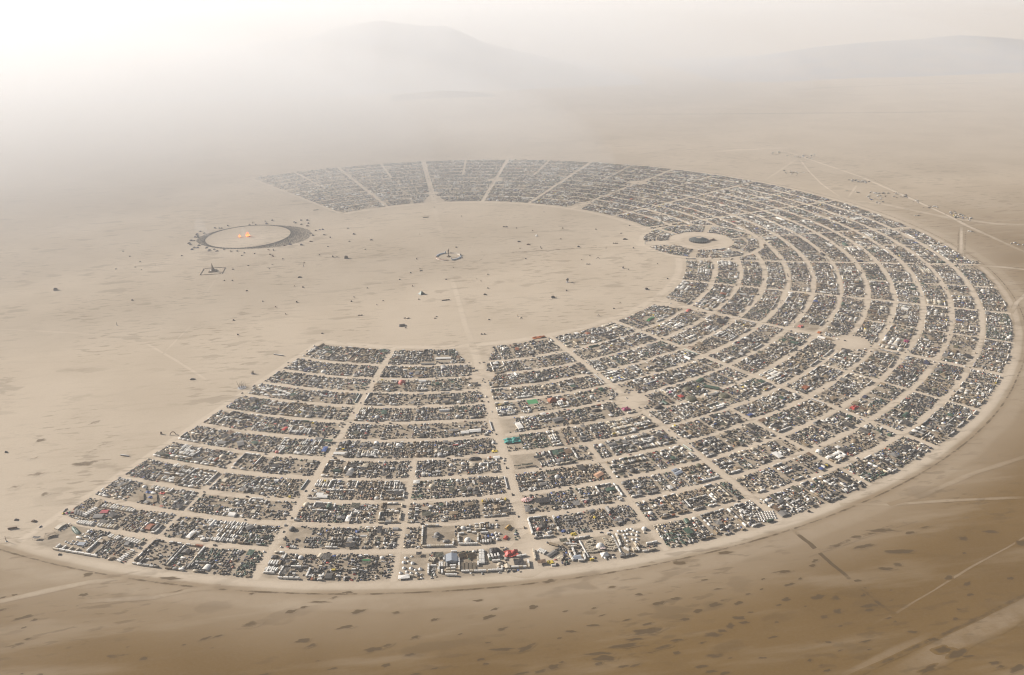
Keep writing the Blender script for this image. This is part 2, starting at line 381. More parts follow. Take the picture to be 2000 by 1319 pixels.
('shade_pavilion', 115.2, -1604.7, 8.5, 4.9, 0, 'pinkwhite', 'pink and white flat canopy joining the largest dome', None),
('yurt', 84.6, -1578.5, 3.8, 3.8, 0, 'white', 'small white yurt in the file left of the largest dome', 'yurt file left of the dome'),
('yurt', 85.0, -1581.9, 3.8, 3.8, 0, 'white', 'small white yurt in the file left of the largest dome', 'yurt file left of the dome'),
('yurt', 85.4, -1585.3, 3.8, 3.8, 0, 'white', 'small white yurt in the file left of the largest dome', 'yurt file left of the dome'),
('yurt', 85.7, -1588.7, 3.8, 3.8, 0, 'white', 'small white yurt in the file left of the largest dome', 'yurt file left of the dome'),
('yurt', 86.1, -1592.1, 3.8, 3.8, 0, 'white', 'small white yurt in the file left of the largest dome', 'yurt file left of the dome'),
('yurt', 86.5, -1595.4, 3.8, 3.8, 0, 'white', 'small white yurt in the file left of the largest dome', 'yurt file left of the dome'),
('yurt', 86.8, -1598.7, 3.8, 3.8, 0, 'white', 'small white yurt in the file left of the largest dome', 'yurt file left of the dome'),
('yurt', 87.2, -1602.0, 3.8, 3.8, 0, 'white', 'small white yurt in the file left of the largest dome', 'yurt file left of the dome'),
('yurt', 87.5, -1605.3, 3.8, 3.8, 0, 'white', 'small white yurt in the file left of the largest dome', 'yurt file left of the dome'),
('yurt', 87.9, -1608.6, 3.7, 3.7, 0, 'white', 'small white yurt in the file left of the largest dome', 'yurt file left of the dome'),
('yurt', 88.2, -1611.9, 3.7, 3.7, 0, 'white', 'small white yurt in the file left of the largest dome', 'yurt file left of the dome'),
('yurt', 88.6, -1615.1, 3.7, 3.7, 0, 'white', 'small white yurt in the file left of the largest dome', 'yurt file left of the dome'),
('yurt', 88.9, -1618.3, 3.7, 3.7, 0, 'white', 'small white yurt in the file left of the largest dome', 'yurt file left of the dome'),
('yurt', 140.0, -1573.1, 3.9, 3.9, 0, 'white', 'small white yurt in the file right of the largest dome', 'yurt file right of the dome'),
('yurt', 140.2, -1576.7, 3.9, 3.9, 0, 'white', 'small white yurt in the file right of the largest dome', 'yurt file right of the dome'),
('yurt', 140.3, -1580.3, 3.8, 3.8, 0, 'white', 'small white yurt in the file right of the largest dome', 'yurt file right of the dome'),
('yurt', 140.5, -1583.9, 3.8, 3.8, 0, 'white', 'small white yurt in the file right of the largest dome', 'yurt file right of the dome'),
('yurt', 140.6, -1587.4, 3.8, 3.8, 0, 'white', 'small white yurt in the file right of the largest dome', 'yurt file right of the dome'),
('yurt', 140.7, -1591.0, 3.8, 3.8, 0, 'white', 'small white yurt in the file right of the largest dome', 'yurt file right of the dome'),
('yurt', 140.9, -1594.5, 3.8, 3.8, 0, 'white', 'small white yurt in the file right of the largest dome', 'yurt file right of the dome'),
('yurt', 141.0, -1598.0, 3.8, 3.8, 0, 'white', 'small white yurt in the file right of the largest dome', 'yurt file right of the dome'),
('yurt', 141.2, -1601.5, 3.8, 3.8, 0, 'white', 'small white yurt in the file right of the largest dome', 'yurt file right of the dome'),
('yurt', 141.3, -1604.9, 3.8, 3.8, 0, 'white', 'small white yurt in the file right of the largest dome', 'yurt file right of the dome'),
('yurt', 141.4, -1608.4, 3.8, 3.8, 0, 'white', 'small white yurt in the file right of the largest dome', 'yurt file right of the dome'),
('yurt', 141.6, -1611.8, 3.8, 3.8, 0, 'white', 'small white yurt in the file right of the largest dome', 'yurt file right of the dome'),
('yurt', 141.7, -1615.2, 3.7, 3.7, 0, 'white', 'small white yurt in the file right of the largest dome', 'yurt file right of the dome'),
('box_tent', 92.1, -1586.9, 3.9, 2.7, 0, 'cream', 'small cream box tent in the maze left of the largest dome', 'box tent maze left'),
('box_tent', 91.6, -1591.7, 3.9, 2.7, 0, 'cream', 'small cream box tent in the maze left of the largest dome', 'box tent maze left'),
('box_tent', 91.7, -1596.6, 3.9, 2.7, 0, 'cream', 'small cream box tent in the maze left of the largest dome', 'box tent maze left'),
('box_tent', 94.5, -1582.3, 3.9, 2.7, 0, 'cream', 'small cream box tent in the maze left of the largest dome', 'box tent maze left'),
('box_tent', 97.4, -1580.8, 3.9, 2.7, 0, 'cream', 'small cream box tent in the maze left of the largest dome', 'box tent maze left'),
('box_tent', 100.7, -1580.0, 3.9, 2.7, 0, 'cream', 'small cream box tent in the maze left of the largest dome', 'box tent maze left'),
('box_tent', 104.4, -1578.0, 4.0, 2.7, 0, 'cream', 'small cream box tent in the maze left of the largest dome', 'box tent maze left'),
('box_tent', 103.2, -1582.8, 3.9, 2.7, 0, 'cream', 'small cream box tent in the maze left of the largest dome', 'box tent maze left'),
('box_tent', 103.0, -1588.8, 3.9, 2.7, 0, 'cream', 'small cream box tent in the maze left of the largest dome', 'box tent maze left'),
('box_tent', 99.5, -1590.1, 3.9, 2.7, 0, 'cream', 'small cream box tent in the maze left of the largest dome', 'box tent maze left'),
('box_tent', 96.1, -1588.6, 3.9, 2.7, 0, 'cream', 'small cream box tent in the maze left of the largest dome', 'box tent maze left'),
('box_tent', 91.5, -1602.5, 3.9, 2.7, 0, 'cream', 'small cream box tent in the maze left of the largest dome', 'box tent maze left'),
('box_tent', 92.2, -1607.4, 3.9, 2.7, 0, 'cream', 'small cream box tent in the maze left of the largest dome', 'box tent maze left'),
('box_tent', 95.1, -1608.0, 3.9, 2.7, 0, 'cream', 'small cream box tent in the maze left of the largest dome', 'box tent maze left'),
('box_tent', 98.7, -1608.6, 3.9, 2.7, 0, 'cream', 'small cream box tent in the maze left of the largest dome', 'box tent maze left'),
('box_tent', 95.7, -1603.2, 3.9, 2.7, 0, 'cream', 'small cream box tent in the maze left of the largest dome', 'box tent maze left'),
('box_tent', 99.5, -1602.9, 3.9, 2.7, 0, 'cream', 'small cream box tent in the maze left of the largest dome', 'box tent maze left'),
('box_tent', 103.2, -1600.6, 3.9, 2.7, 0, 'cream', 'small cream box tent in the maze left of the largest dome', 'box tent maze left'),
('box_tent', 98.9, -1597.9, 3.9, 2.7, 0, 'cream', 'small cream box tent in the maze left of the largest dome', 'box tent maze left'),
('box_tent', 103.7, -1608.5, 3.9, 2.7, 0, 'cream', 'small cream box tent in the maze left of the largest dome', 'box tent maze left'),
('box_tent', 107.7, -1607.3, 3.9, 2.7, 0, 'cream', 'small cream box tent in the maze left of the largest dome', 'box tent maze left'),
('box_tent', 93.2, -1597.9, 3.9, 2.7, 0, 'cream', 'small cream box tent in the maze left of the largest dome', 'box tent maze left'),
('box_tent', 96.2, -1593.5, 3.9, 2.7, 0, 'cream', 'small cream box tent in the maze left of the largest dome', 'box tent maze left'),
('box_tent', 124.0, -1578.4, 4.0, 2.7, 0, 'cream', 'small cream box tent in the maze right of the largest dome', 'box tent maze right'),
('box_tent', 124.8, -1582.6, 4.0, 2.7, 0, 'cream', 'small cream box tent in the maze right of the largest dome', 'box tent maze right'),
('box_tent', 127.0, -1586.0, 3.9, 2.7, 0, 'cream', 'small cream box tent in the maze right of the largest dome', 'box tent maze right'),
('box_tent', 127.6, -1591.1, 3.9, 2.7, 0, 'cream', 'small cream box tent in the maze right of the largest dome', 'box tent maze right'),
('box_tent', 132.5, -1587.0, 3.9, 2.7, 0, 'cream', 'small cream box tent in the maze right of the largest dome', 'box tent maze right'),
('box_tent', 136.3, -1584.7, 4.0, 2.7, 0, 'cream', 'small cream box tent in the maze right of the largest dome', 'box tent maze right'),
('box_tent', 133.8, -1582.2, 4.0, 2.7, 0, 'cream', 'small cream box tent in the maze right of the largest dome', 'box tent maze right'),
('box_tent', 127.2, -1595.0, 3.9, 2.7, 0, 'cream', 'small cream box tent in the maze right of the largest dome', 'box tent maze right'),
('box_tent', 132.0, -1595.9, 3.9, 2.7, 0, 'cream', 'small cream box tent in the maze right of the largest dome', 'box tent maze right'),
('box_tent', 136.5, -1595.7, 3.9, 2.7, 0, 'cream', 'small cream box tent in the maze right of the largest dome', 'box tent maze right'),
('box_tent', 137.0, -1600.7, 3.9, 2.7, 0, 'cream', 'small cream box tent in the maze right of the largest dome', 'box tent maze right'),
('box_tent', 137.5, -1605.7, 3.9, 2.7, 0, 'cream', 'small cream box tent in the maze right of the largest dome', 'box tent maze right'),
('box_tent', 134.2, -1606.1, 3.9, 2.7, 0, 'cream', 'small cream box tent in the maze right of the largest dome', 'box tent maze right'),
('box_tent', 131.4, -1602.7, 3.9, 2.7, 0, 'cream', 'small cream box tent in the maze right of the largest dome', 'box tent maze right'),
('box_tent', 127.8, -1602.0, 3.9, 2.7, 0, 'cream', 'small cream box tent in the maze right of the largest dome', 'box tent maze right'),
('box_tent', 123.6, -1606.2, 3.9, 2.7, 0, 'cream', 'small cream box tent in the maze right of the largest dome', 'box tent maze right'),
('box_tent', 123.9, -1588.5, 3.9, 2.7, 0, 'cream', 'small cream box tent in the maze right of the largest dome', 'box tent maze right'),
('box_tent', 136.7, -1580.7, 4.0, 2.7, 0, 'cream', 'small cream box tent in the maze right of the largest dome', 'box tent maze right'),
('box_tent', 136.8, -1589.8, 3.9, 2.7, 0, 'cream', 'small cream box tent in the maze right of the largest dome', 'box tent maze right'),
('box_tent', 124.1, -1592.5, 3.9, 2.7, 0, 'cream', 'small cream box tent in the maze right of the largest dome', 'box tent maze right'),
('box_tent', 127.5, -1607.8, 3.9, 2.7, 0, 'cream', 'small cream box tent in the maze right of the largest dome', 'box tent maze right'),
('box_tent', 130.8, -1609.4, 3.9, 2.7, 0, 'cream', 'small cream box tent in the maze right of the largest dome', 'box tent maze right'),
('yurt', 152.4, -1563.4, 5.0, 5.0, 0, 'white', 'white yurt standing in the curved yurt garden right of the largest dome', 'yurt garden'),
('yurt', 158.5, -1564.5, 5.0, 5.0, 0, 'white', 'white yurt standing in the curved yurt garden right of the largest dome', 'yurt garden'),
('yurt', 163.8, -1565.4, 5.0, 5.0, 0, 'white', 'white yurt standing in the curved yurt garden right of the largest dome', 'yurt garden'),
('yurt', 168.4, -1561.6, 5.0, 5.0, 0, 'white', 'white yurt standing in the curved yurt garden right of the largest dome', 'yurt garden'),
('yurt', 174.4, -1562.1, 5.0, 5.0, 0, 'white', 'white yurt standing in the curved yurt garden right of the largest dome', 'yurt garden'),
('yurt', 177.3, -1566.7, 5.0, 5.0, 0, 'white', 'white yurt standing in the curved yurt garden right of the largest dome', 'yurt garden'),
('yurt', 182.1, -1571.3, 5.0, 5.0, 0, 'white', 'white yurt standing in the curved yurt garden right of the largest dome', 'yurt garden'),
('yurt', 164.9, -1573.9, 5.0, 5.0, 0, 'white', 'white yurt standing in the curved yurt garden right of the largest dome', 'yurt garden'),
('yurt', 171.7, -1575.7, 5.0, 5.0, 0, 'white', 'white yurt standing in the curved yurt garden right of the largest dome', 'yurt garden'),
('yurt', 178.6, -1579.6, 5.0, 5.0, 0, 'white', 'white yurt standing in the curved yurt garden right of the largest dome', 'yurt garden'),
('yurt', 158.8, -1574.8, 5.0, 5.0, 0, 'white', 'white yurt standing in the curved yurt garden right of the largest dome', 'yurt garden'),
('yurt', 158.9, -1582.6, 5.0, 5.0, 0, 'white', 'white yurt standing in the curved yurt garden right of the largest dome', 'yurt garden'),
('yurt', 159.6, -1591.2, 4.9, 4.9, 0, 'white', 'white yurt standing in the curved yurt garden right of the largest dome', 'yurt garden'),
('yurt', 168.8, -1588.8, 4.9, 4.9, 0, 'white', 'white yurt standing in the curved yurt garden right of the largest dome', 'yurt garden'),
('yurt', 176.1, -1588.7, 4.9, 4.9, 0, 'white', 'white yurt standing in the curved yurt garden right of the largest dome', 'yurt garden'),
('yurt', 172.4, -1596.1, 4.9, 4.9, 0, 'white', 'white yurt standing in the curved yurt garden right of the largest dome', 'yurt garden'),
('geodesic_dome', 195.5, -1565.4, 9.3, 9.3, 0, 'white', 'tall white dome at the corner beside the third spoke road', None),
('geodesic_dome', 192.5, -1574.2, 4.8, 4.8, 0, 'cream', 'small cream dome below the tall corner dome', None),
('gabled_hall', 34.1, -1602.0, 18.1, 7.5, 35, 'grey', 'grey gabled hall standing askew in the corner camp', None),
('gabled_hall', 41.6, -1579.9, 14.7, 4.9, -35, 'tan', 'long tan shed set across the askew grey hall', None),
('gabled_hall', 70.6, -1618.0, 12.6, 9.6, 0, 'bluegrey', 'blue-grey roofed hall between vehicle files in the outermost row', None),
('shade_pavilion', 43.7, -1615.1, 9.0, 6.6, 0, 'cream', 'cream framed shade yard in the outermost row', None),
('peaked_tent', 27.4, -1620.7, 10.7, 8.3, 0, 'yellow', 'yellow and green festooned peaked tent at the outermost row', None),
('shade_pavilion', 14.2, -1620.2, 13.1, 8.9, 0, 'brown', 'brown walled compound at the outer corner by the wide spoke road', None),
('geodesic_dome', 119.7, -1474.6, 7.3, 7.3, 0, 'darkred', 'dark red dome in the camp row behind the vehicle files', None),
('striped_tent', 19.2, -1451.9, 20.0, 12.7, 0, 'red', 'red and white striped circus canopy beside the wide spoke road', None),
('shade_pavilion', 45.6, -1459.0, 25.3, 14.7, 0, 'black', 'big black flat shade cloth right of the striped canopy', None),
('peaked_tent', 63.0, -1509.6, 6.5, 6.5, 0, 'blue', 'bright blue peaked tent in the third camp row', None),
('peaked_tent', 63.6, -1547.2, 8.8, 7.5, 0, 'blue', 'blue peaked tent at the front of the third camp row', None),
('geodesic_dome', 24.9, -1535.5, 6.9, 6.9, 0, 'coral', 'coral red dome in the open corner camp', None),
('quonset_hut', 40.3, -1547.2, 8.8, 5.6, 20, 'white', 'white rounded quonset hut in the open corner camp', None),
('gabled_hall', 122.3, -1502.5, 10.4, 7.8, 20, 'grey', 'grey shed roof above the vehicle files of the third row', None),
('sports_mat', 93.2, -1088.9, 22.1, 9.9, 0, 'green', 'bright green mat spread in front of a camp', None),
('peaked_tent', 24.6, -1245.8, 34.3, 20.2, 0, 'teal', 'large teal stretch tent beside the wide spoke road', None),
('peaked_tent', 280.3, -1159.5, 18.4, 15.1, 0, 'magenta', 'magenta square tent at the plaza corner', None),
('pyramid_tent', 136.0, -1094.5, 18.8, 15.5, 0, 'rust', 'rust-orange pyramid tent beside its smaller twin', None),
('pyramid_tent', 159.7, -1094.1, 11.1, 10.0, 0, 'rust', 'smaller rust pyramid tent beside its larger twin', None),
('gabled_hall', 47.9, -1189.8, 10.4, 25.0, 8, 'white', 'long white ribbed roof beside the wide spoke road', None),
('gabled_hall', 129.5, -1181.0, 21.1, 14.8, 10, 'grey', 'grey gabled shed in the middle of a packed camp row', None),
('geodesic_dome', -182.9, -945.3, 16.3, 16.3, 0, 'coral', 'coral red round tent in the third row from the open playa', None),
('quonset_hut', -97.4, -1095.7, 21.7, 8.7, 0, 'white', 'long white inflated quonset tent near the wide spoke road', None),
('peaked_tent', 78.3, -1558.1, 10.0, 8.3, 0, 'yellow', 'yellow star-shaped tent at the outer rim', None),
('peaked_tent', -14.2, -1278.0, 11.8, 8.9, 0, 'yellow', 'yellow star-shaped tent beside the wide spoke road', None),
('peaked_tent', 169.6, -745.7, 36.6, 11.8, 0, 'orange', 'orange-red tent cluster along the edge of the open playa', None),
('peaked_tent', 850.5, -803.3, 20.0, 12.0, 0, 'coral', 'coral tent on the open plaza corner', None),
('peaked_tent', 878.0, -850.8, 15.7, 9.1, 0, 'orange', 'small orange tent right of the coral plaza tent', None),
('peaked_tent', 1058.9, -943.2, 17.8, 11.4, 0, 'magenta', 'dark magenta tent on the far right rows', None),
('peaked_tent', 749.9, -1240.5, 23.6, 12.9, 0, 'red', 'red many-peaked tent near the fourth spoke road', None),
('geodesic_dome', 397.7, -1104.5, 9.0, 9.0, 0, 'magenta', 'small magenta dome in the camp of dark domes', None),
('geodesic_dome', 440.6, -1092.4, 18.1, 18.1, 0, 'olive', 'olive netted dome in the camp of dark domes', None),
('geodesic_dome', 505.6, -1139.7, 23.3, 23.3, 0, 'olive', 'largest olive netted dome in the camp of dark domes', None),
('geodesic_dome', 431.3, -1140.4, 26.5, 26.5, 0, 'olive', 'mottled olive dome, left in the camp of dark domes', None),
('geodesic_dome', 469.5, -1128.0, 8.9, 8.9, 0, 'white', 'white dome between two olive netted domes', None),
('geodesic_dome', 400.5, -1110.0, 7.8, 7.8, 0, 'white', 'tiny white dome beside the magenta dome', None),
('gabled_hall', 481.8, -1058.5, 20.8, 10.4, 15, 'darkgreen', 'dark green long tent above the netted domes', None),
('gabled_hall', 494.3, -1097.4, 31.7, 11.3, -60, 'darkgreen', 'dark green long tent set across the netted domes', None),
('shade_pavilion', 659.8, -736.5, 27.1, 19.0, 15, 'black', 'black flat shade cloth by the fifth spoke road', None),
('marquee_tent', 685.6, -711.8, 24.7, 11.0, 0, 'black', 'black marquee behind the black shade cloth', None),
('shade_pavilion', 1013.7, -762.2, 20.5, 13.7, 0, 'black', 'black square shade cloth in the middle ring rows', None),
('shade_pavilion', 940.1, -813.9, 22.7, 16.0, 15, 'black', 'black square shade cloth beside the ring plaza', None),
('marquee_tent', 1212.9, -236.9, 33.8, 13.5, 0, 'black', 'dark marquee beyond the round camp circle', None),
('marquee_tent', 1340.9, -150.3, 38.5, 15.7, 0, 'darkgreen', 'dark green marquee in the rows beyond the round camp', None),
('peaked_tent', 1276.4, 210.9, 50.7, 15.6, 0, 'white', 'white tent group far beyond the round camp', None),
('gabled_hall', -94.9, -1393.2, 2.7, 2.7, 0, 'grey', 'tiny grey shed in the middle camp rows', None),
('marquee_tent', -54.2, -1299.0, 26.2, 11.7, 0, 'black', 'black lumpy marquee beside the wide spoke road', None),
('gabled_hall', -13.6, -1302.7, 11.7, 8.8, 0, 'white', 'small white flat-roofed hall right of the black marquee', None),
('geodesic_dome', -45.1, -1321.0, 8.6, 8.6, 0, 'white', 'white dome in front of the black lumpy marquee', None),
('geodesic_dome', -12.2, -1247.0, 8.0, 8.0, 0, 'white', 'white dome beside the yellow star-shaped tent', None),
('shade_pavilion', 62.6, -1318.5, 13.6, 8.7, 0, 'black', 'dark square shade in the half-empty camp', None),
('shade_pavilion', 20.6, -1341.9, 12.4, 3.8, 0, 'darkolive', 'dark low frame in the half-empty camp', None),
('shade_pavilion', 39.3, -1339.9, 21.0, 5.7, 0, 'darkolive', 'dark scaffold frame right of the low frame', None),
('gabled_hall', 162.4, -1395.9, 15.9, 12.1, 25, 'peach', 'peach tarpaulin hall near the half spoke', None),
('gabled_hall', 56.7, -1407.3, 11.9, 8.3, 0, 'grey', 'grey slab roof in the row behind the striped canopy', None),
('gabled_hall', 306.2, -1415.1, 15.9, 8.4, 15, 'bluegrey', 'blue-grey twin roof in the middle rows', None),
('gabled_hall', 302.7, -1405.7, 11.3, 7.5, 15, 'bluegrey', 'blue-grey roof left of its twin', None),
('gabled_hall', 205.5, -1389.8, 12.2, 6.6, 12, 'dark', 'dark flat roofed hall in the middle rows', None),
('marquee_tent', 351.0, -1165.7, 23.8, 13.0, 0, 'black', 'black tent on the left of the dark dome camp', None),
('marquee_tent', 218.3, -1154.8, 23.7, 10.8, 0, 'black', 'black flat tent near the magenta square tent', None),
('gabled_hall', -338.5, -1368.9, 12.7, 8.2, 0, 'white', 'white square hall left of the pale twin hall', None),
('gabled_hall', -333.6, -1376.2, 18.1, 9.0, 0, 'white', 'wide pale hall beside the first spoke road', None),
('gabled_hall', -449.0, -1447.7, 11.1, 11.9, 50, 'grey', 'grey ribbed slab roof near the first spoke road', None),
('gabled_hall', -310.4, -1233.3, 21.7, 7.9, 0, 'white', 'white flat hall in the row above the twin halls', None),
('pyramid_tent', -195.3, -1223.3, 12.0, 10.0, 0, 'white', 'white star pyramid tent in the middle rows', None),
('pyramid_tent', -392.2, -1214.5, 9.9, 8.9, 0, 'white', 'white star pyramid tent left of the first spoke road', None),
('geodesic_dome', -430.9, -1205.5, 8.0, 8.0, 0, 'coral', 'coral round tent left of the white star tent', None),
('gabled_hall', -542.1, -1149.5, 15.3, 10.2, 10, 'grey', 'grey ribbed roof in the left camp rows', None),
('gabled_hall', -506.0, -1160.2, 12.2, 20.3, 40, 'grey', 'long grey roofed yard in the left camp rows', None),
('gabled_hall', -352.4, -1168.2, 14.3, 8.2, 0, 'grey', 'grey slab roof beside the first spoke road', None),
('peaked_tent', -644.5, -1305.7, 11.0, 7.4, 0, 'blue', 'blue tent among long tan sheds', None),
('peaked_tent', -618.9, -1313.6, 11.0, 7.3, 0, 'red', 'bright red tent right of the long tan sheds', None),
('gabled_hall', -652.1, -1320.6, 6.4, 23.7, 40, 'tan', 'long tan shed left of the blue tent', None),
('gabled_hall', -627.3, -1329.8, 6.3, 23.6, 40, 'tan', 'long tan shed right of the blue tent', None),
('peaked_tent', -636.6, -1323.3, 9.1, 7.3, 0, 'blue', 'smaller blue tent between the tan sheds', None),
('gabled_hall', -703.7, -1356.7, 12.4, 8.8, 20, 'crimson', 'crimson roofed hall in the left corner rows', None),
('gabled_hall', -710.1, -1369.1, 15.8, 10.5, 20, 'grey', 'grey flat roof in front of the crimson hall', None),
('gabled_hall', -713.5, -1445.2, 11.7, 7.5, 10, 'bluegrey', 'blue-grey shed by the white domes of the left corner', None),
('geodesic_dome', -741.7, -1433.4, 4.2, 4.2, 0, 'white', 'small white dome in the cluster by the blue-grey shed', 'left corner dome cluster'),
('geodesic_dome', -736.6, -1437.0, 4.2, 4.2, 0, 'white', 'small white dome in the cluster by the blue-grey shed', 'left corner dome cluster'),
('geodesic_dome', -731.5, -1440.6, 4.2, 4.2, 0, 'white', 'small white dome in the cluster by the blue-grey shed', 'left corner dome cluster'),
('geodesic_dome', -730.5, -1434.0, 4.2, 4.2, 0, 'white', 'small white dome in the cluster by the blue-grey shed', 'left corner dome cluster'),
('geodesic_dome', -724.8, -1441.8, 4.2, 4.2, 0, 'white', 'small white dome in the cluster by the blue-grey shed', 'left corner dome cluster'),
('geodesic_dome', -723.3, -1436.7, 4.2, 4.2, 0, 'white', 'small white dome in the cluster by the blue-grey shed', 'left corner dome cluster'),
('peaked_tent', -773.9, -1348.7, 5.3, 5.3, 0, 'yellow', 'yellow end tent of the colourful left corner row', None),
('peaked_tent', -768.2, -1348.2, 6.2, 5.3, 0, 'magenta', 'magenta tent of the colourful left corner row', None),
('peaked_tent', -764.3, -1347.4, 5.3, 5.3, 0, 'teal', 'teal tent of the colourful left corner row', None),
('peaked_tent', -759.9, -1348.2, 5.3, 5.3, 0, 'coral', 'coral tent of the colourful left corner row', None),
('gabled_hall', -754.2, -1347.7, 2.7, 14.2, 40, 'grey', 'long grey canopy in the colourful left corner row', 'left corner canopies'),
('gabled_hall', -749.0, -1350.9, 2.7, 14.1, 40, 'grey', 'long grey canopy in the colourful left corner row', 'left corner canopies'),
('gabled_hall', -743.8, -1354.1, 2.6, 14.1, 40, 'grey', 'long grey canopy in the colourful left corner row', 'left corner canopies'),
('gabled_hall', -738.6, -1357.3, 2.6, 14.1, 40, 'grey', 'long grey canopy in the colourful left corner row', 'left corner canopies'),
('gabled_hall', -733.5, -1360.5, 2.6, 14.1, 40, 'grey', 'long grey canopy in the colourful left corner row', 'left corner canopies'),
('shade_pavilion', -773.8, -1411.2, 15.3, 10.2, 40, 'tan', 'tan open frame at the left corner camp', None),
('shade_pavilion', -792.7, -1416.2, 11.8, 5.1, 20, 'dark', 'dark low frame at the left corner camp', None),
('marquee_tent', -736.2, -1403.8, 34.2, 8.5, -25, 'darkgreen', 'dark green camouflage marquee in the left corner camp', None),
('marquee_tent', -654.2, -1492.4, 13.8, 8.1, 20, 'tan', 'tan peaked marquee at the outer rim of the left corner', None),
('geodesic_dome', -377.4, -1464.7, 11.0, 10.2, 0, 'dark', 'dark round dome at the first spoke road', None),
('marquee_tent', -397.7, -1533.7, 14.5, 9.7, 0, 'dark', 'dark lumpy tent at the outer rim beside the first spoke road', None),
('geodesic_dome', -363.2, -1539.7, 8.1, 8.1, 0, 'dark', 'small dark dome right of the dark lumpy tent', None),
('quonset_hut', -259.3, -1503.7, 5.0, 10.9, 90, 'white', 'upright white quonset hut in the second camp row', None),
('gabled_hall', -254.4, -1567.8, 12.0, 4.0, 0, 'green', 'green flat roof in the outermost row', None),
('peaked_tent', -271.2, -1489.2, 6.8, 6.8, 0, 'blue', 'bright blue tent in the second camp row', None),
('gabled_hall', -326.5, -1543.6, 9.7, 7.3, 75, 'cream', 'cream gabled tent in the outermost row', None),
('peaked_tent', 294.5, -826.3, 30.5, 10.2, 0, 'darkgreen', 'dark green tent near the edge of the open playa', None),
('peaked_tent', 485.8, -679.5, 35.7, 11.0, 10, 'green', 'green stretch tent behind the playa edge', None),
('marquee_tent', 608.0, -638.3, 22.5, 11.3, 0, 'coral', 'coral ring tent near the wide opening', None),
('gabled_hall', -80.0, -828.6, 37.2, 8.7, 0, 'white', 'long white tent near the playa edge', None),
('gabled_hall', -119.7, -853.7, 29.3, 7.3, 0, 'grey', 'long grey tent near the playa edge', None),
('shade_pavilion', -19.7, -984.3, 13.9, 11.6, 0, 'dark', 'dark roofed square building by the wide spoke road', None),
('gabled_hall', -146.1, -900.4, 8.4, 16.7, 5, 'grey', 'grey upright hall beside the court camp', None),
('peaked_tent', -162.8, -868.8, 9.7, 7.3, 0, 'ochre', 'ochre tent above the court camp', None),
('peaked_tent', -160.3, -897.7, 9.5, 7.2, 0, 'blue', 'blue tent in the middle of the court camp', None),
('gabled_hall', -63.7, -1196.7, 16.5, 10.3, 0, 'white', 'left one of two white ribbed roofs by the wide spoke road', None),
('gabled_hall', -42.8, -1194.3, 22.7, 11.4, 0, 'white', 'right one of two white ribbed roofs by the wide spoke road', None),
('shade_pavilion', -472.5, -940.0, 18.3, 8.0, 0, 'black', 'black shade among white tents near the left edge', None),
('box_tent', -491.6, -920.9, 8.1, 5.8, 0, 'white', 'white box tent around the black shade near the left edge', 'white tents around the black shade'),
('box_tent', -481.9, -917.5, 8.1, 5.8, 0, 'white', 'white box tent around the black shade near the left edge', 'white tents around the black shade'),
('box_tent', -462.9, -926.3, 8.1, 5.8, 0, 'white', 'white box tent around the black shade near the left edge', 'white tents around the black shade'),
('box_tent', -453.2, -933.4, 8.0, 5.7, 0, 'white', 'white box tent around the black shade near the left edge', 'white tents around the black shade'),
('box_tent', -443.5, -940.3, 8.0, 5.7, 0, 'white', 'white box tent around the black shade near the left edge', 'white tents around the black shade'),
('box_tent', -493.0, -936.1, 8.0, 5.7, 0, 'white', 'white box tent around the black shade near the left edge', 'white tents around the black shade'),
('box_tent', -482.6, -948.2, 8.0, 5.7, 0, 'white', 'white box tent around the black shade near the left edge', 'white tents around the black shade'),
('box_tent', -464.5, -951.6, 8.0, 5.7, 0, 'white', 'white box tent around the black shade near the left edge', 'white tents around the black shade'),
('box_tent', -454.3, -953.6, 8.0, 5.7, 0, 'white', 'white box tent around the black shade near the left edge', 'white tents around the black shade'),
('box_tent', -444.1, -955.5, 8.0, 5.7, 0, 'white', 'white box tent around the black shade near the left edge', 'white tents around the black shade'),
('box_tent', -435.9, -949.4, 8.0, 5.7, 0, 'white', 'white box tent around the black shade near the left edge', 'white tents around the black shade'),
('geodesic_dome', 393.0, -1557.9, 3.6, 3.6, 0, 'white', 'small white dome in the packed dome grid by the third spoke road', 'packed dome grid'),
('geodesic_dome', 392.2, -1562.6, 3.6, 3.6, 0, 'white', 'small white dome in the packed dome grid by the third spoke road', 'packed dome grid'),
('geodesic_dome', 391.4, -1567.3, 3.6, 3.6, 0, 'white', 'small white dome in the packed dome grid by the third spoke road', 'packed dome grid'),
('geodesic_dome', 390.7, -1571.9, 3.6, 3.6, 0, 'white', 'small white dome in the packed dome grid by the third spoke road', 'packed dome grid'),
('geodesic_dome', 390.0, -1576.5, 3.6, 3.6, 0, 'white', 'small white dome in the packed dome grid by the third spoke road', 'packed dome grid'),
('geodesic_dome', 398.1, -1556.9, 3.6, 3.6, 0, 'white', 'small white dome in the packed dome grid by the third spoke road', 'packed dome grid'),
('geodesic_dome', 397.3, -1561.6, 3.6, 3.6, 0, 'white', 'small white dome in the packed dome grid by the third spoke road', 'packed dome grid'),
('geodesic_dome', 396.6, -1566.3, 3.6, 3.6, 0, 'white', 'small white dome in the packed dome grid by the third spoke road', 'packed dome grid'),
('geodesic_dome', 395.8, -1570.9, 3.6, 3.6, 0, 'white', 'small white dome in the packed dome grid by the third spoke road', 'packed dome grid'),
('geodesic_dome', 395.0, -1575.6, 3.6, 3.6, 0, 'white', 'small white dome in the packed dome grid by the third spoke road', 'packed dome grid'),
('geodesic_dome', 403.3, -1555.9, 3.6, 3.6, 0, 'white', 'small white dome in the packed dome grid by the third spoke road', 'packed dome grid'),
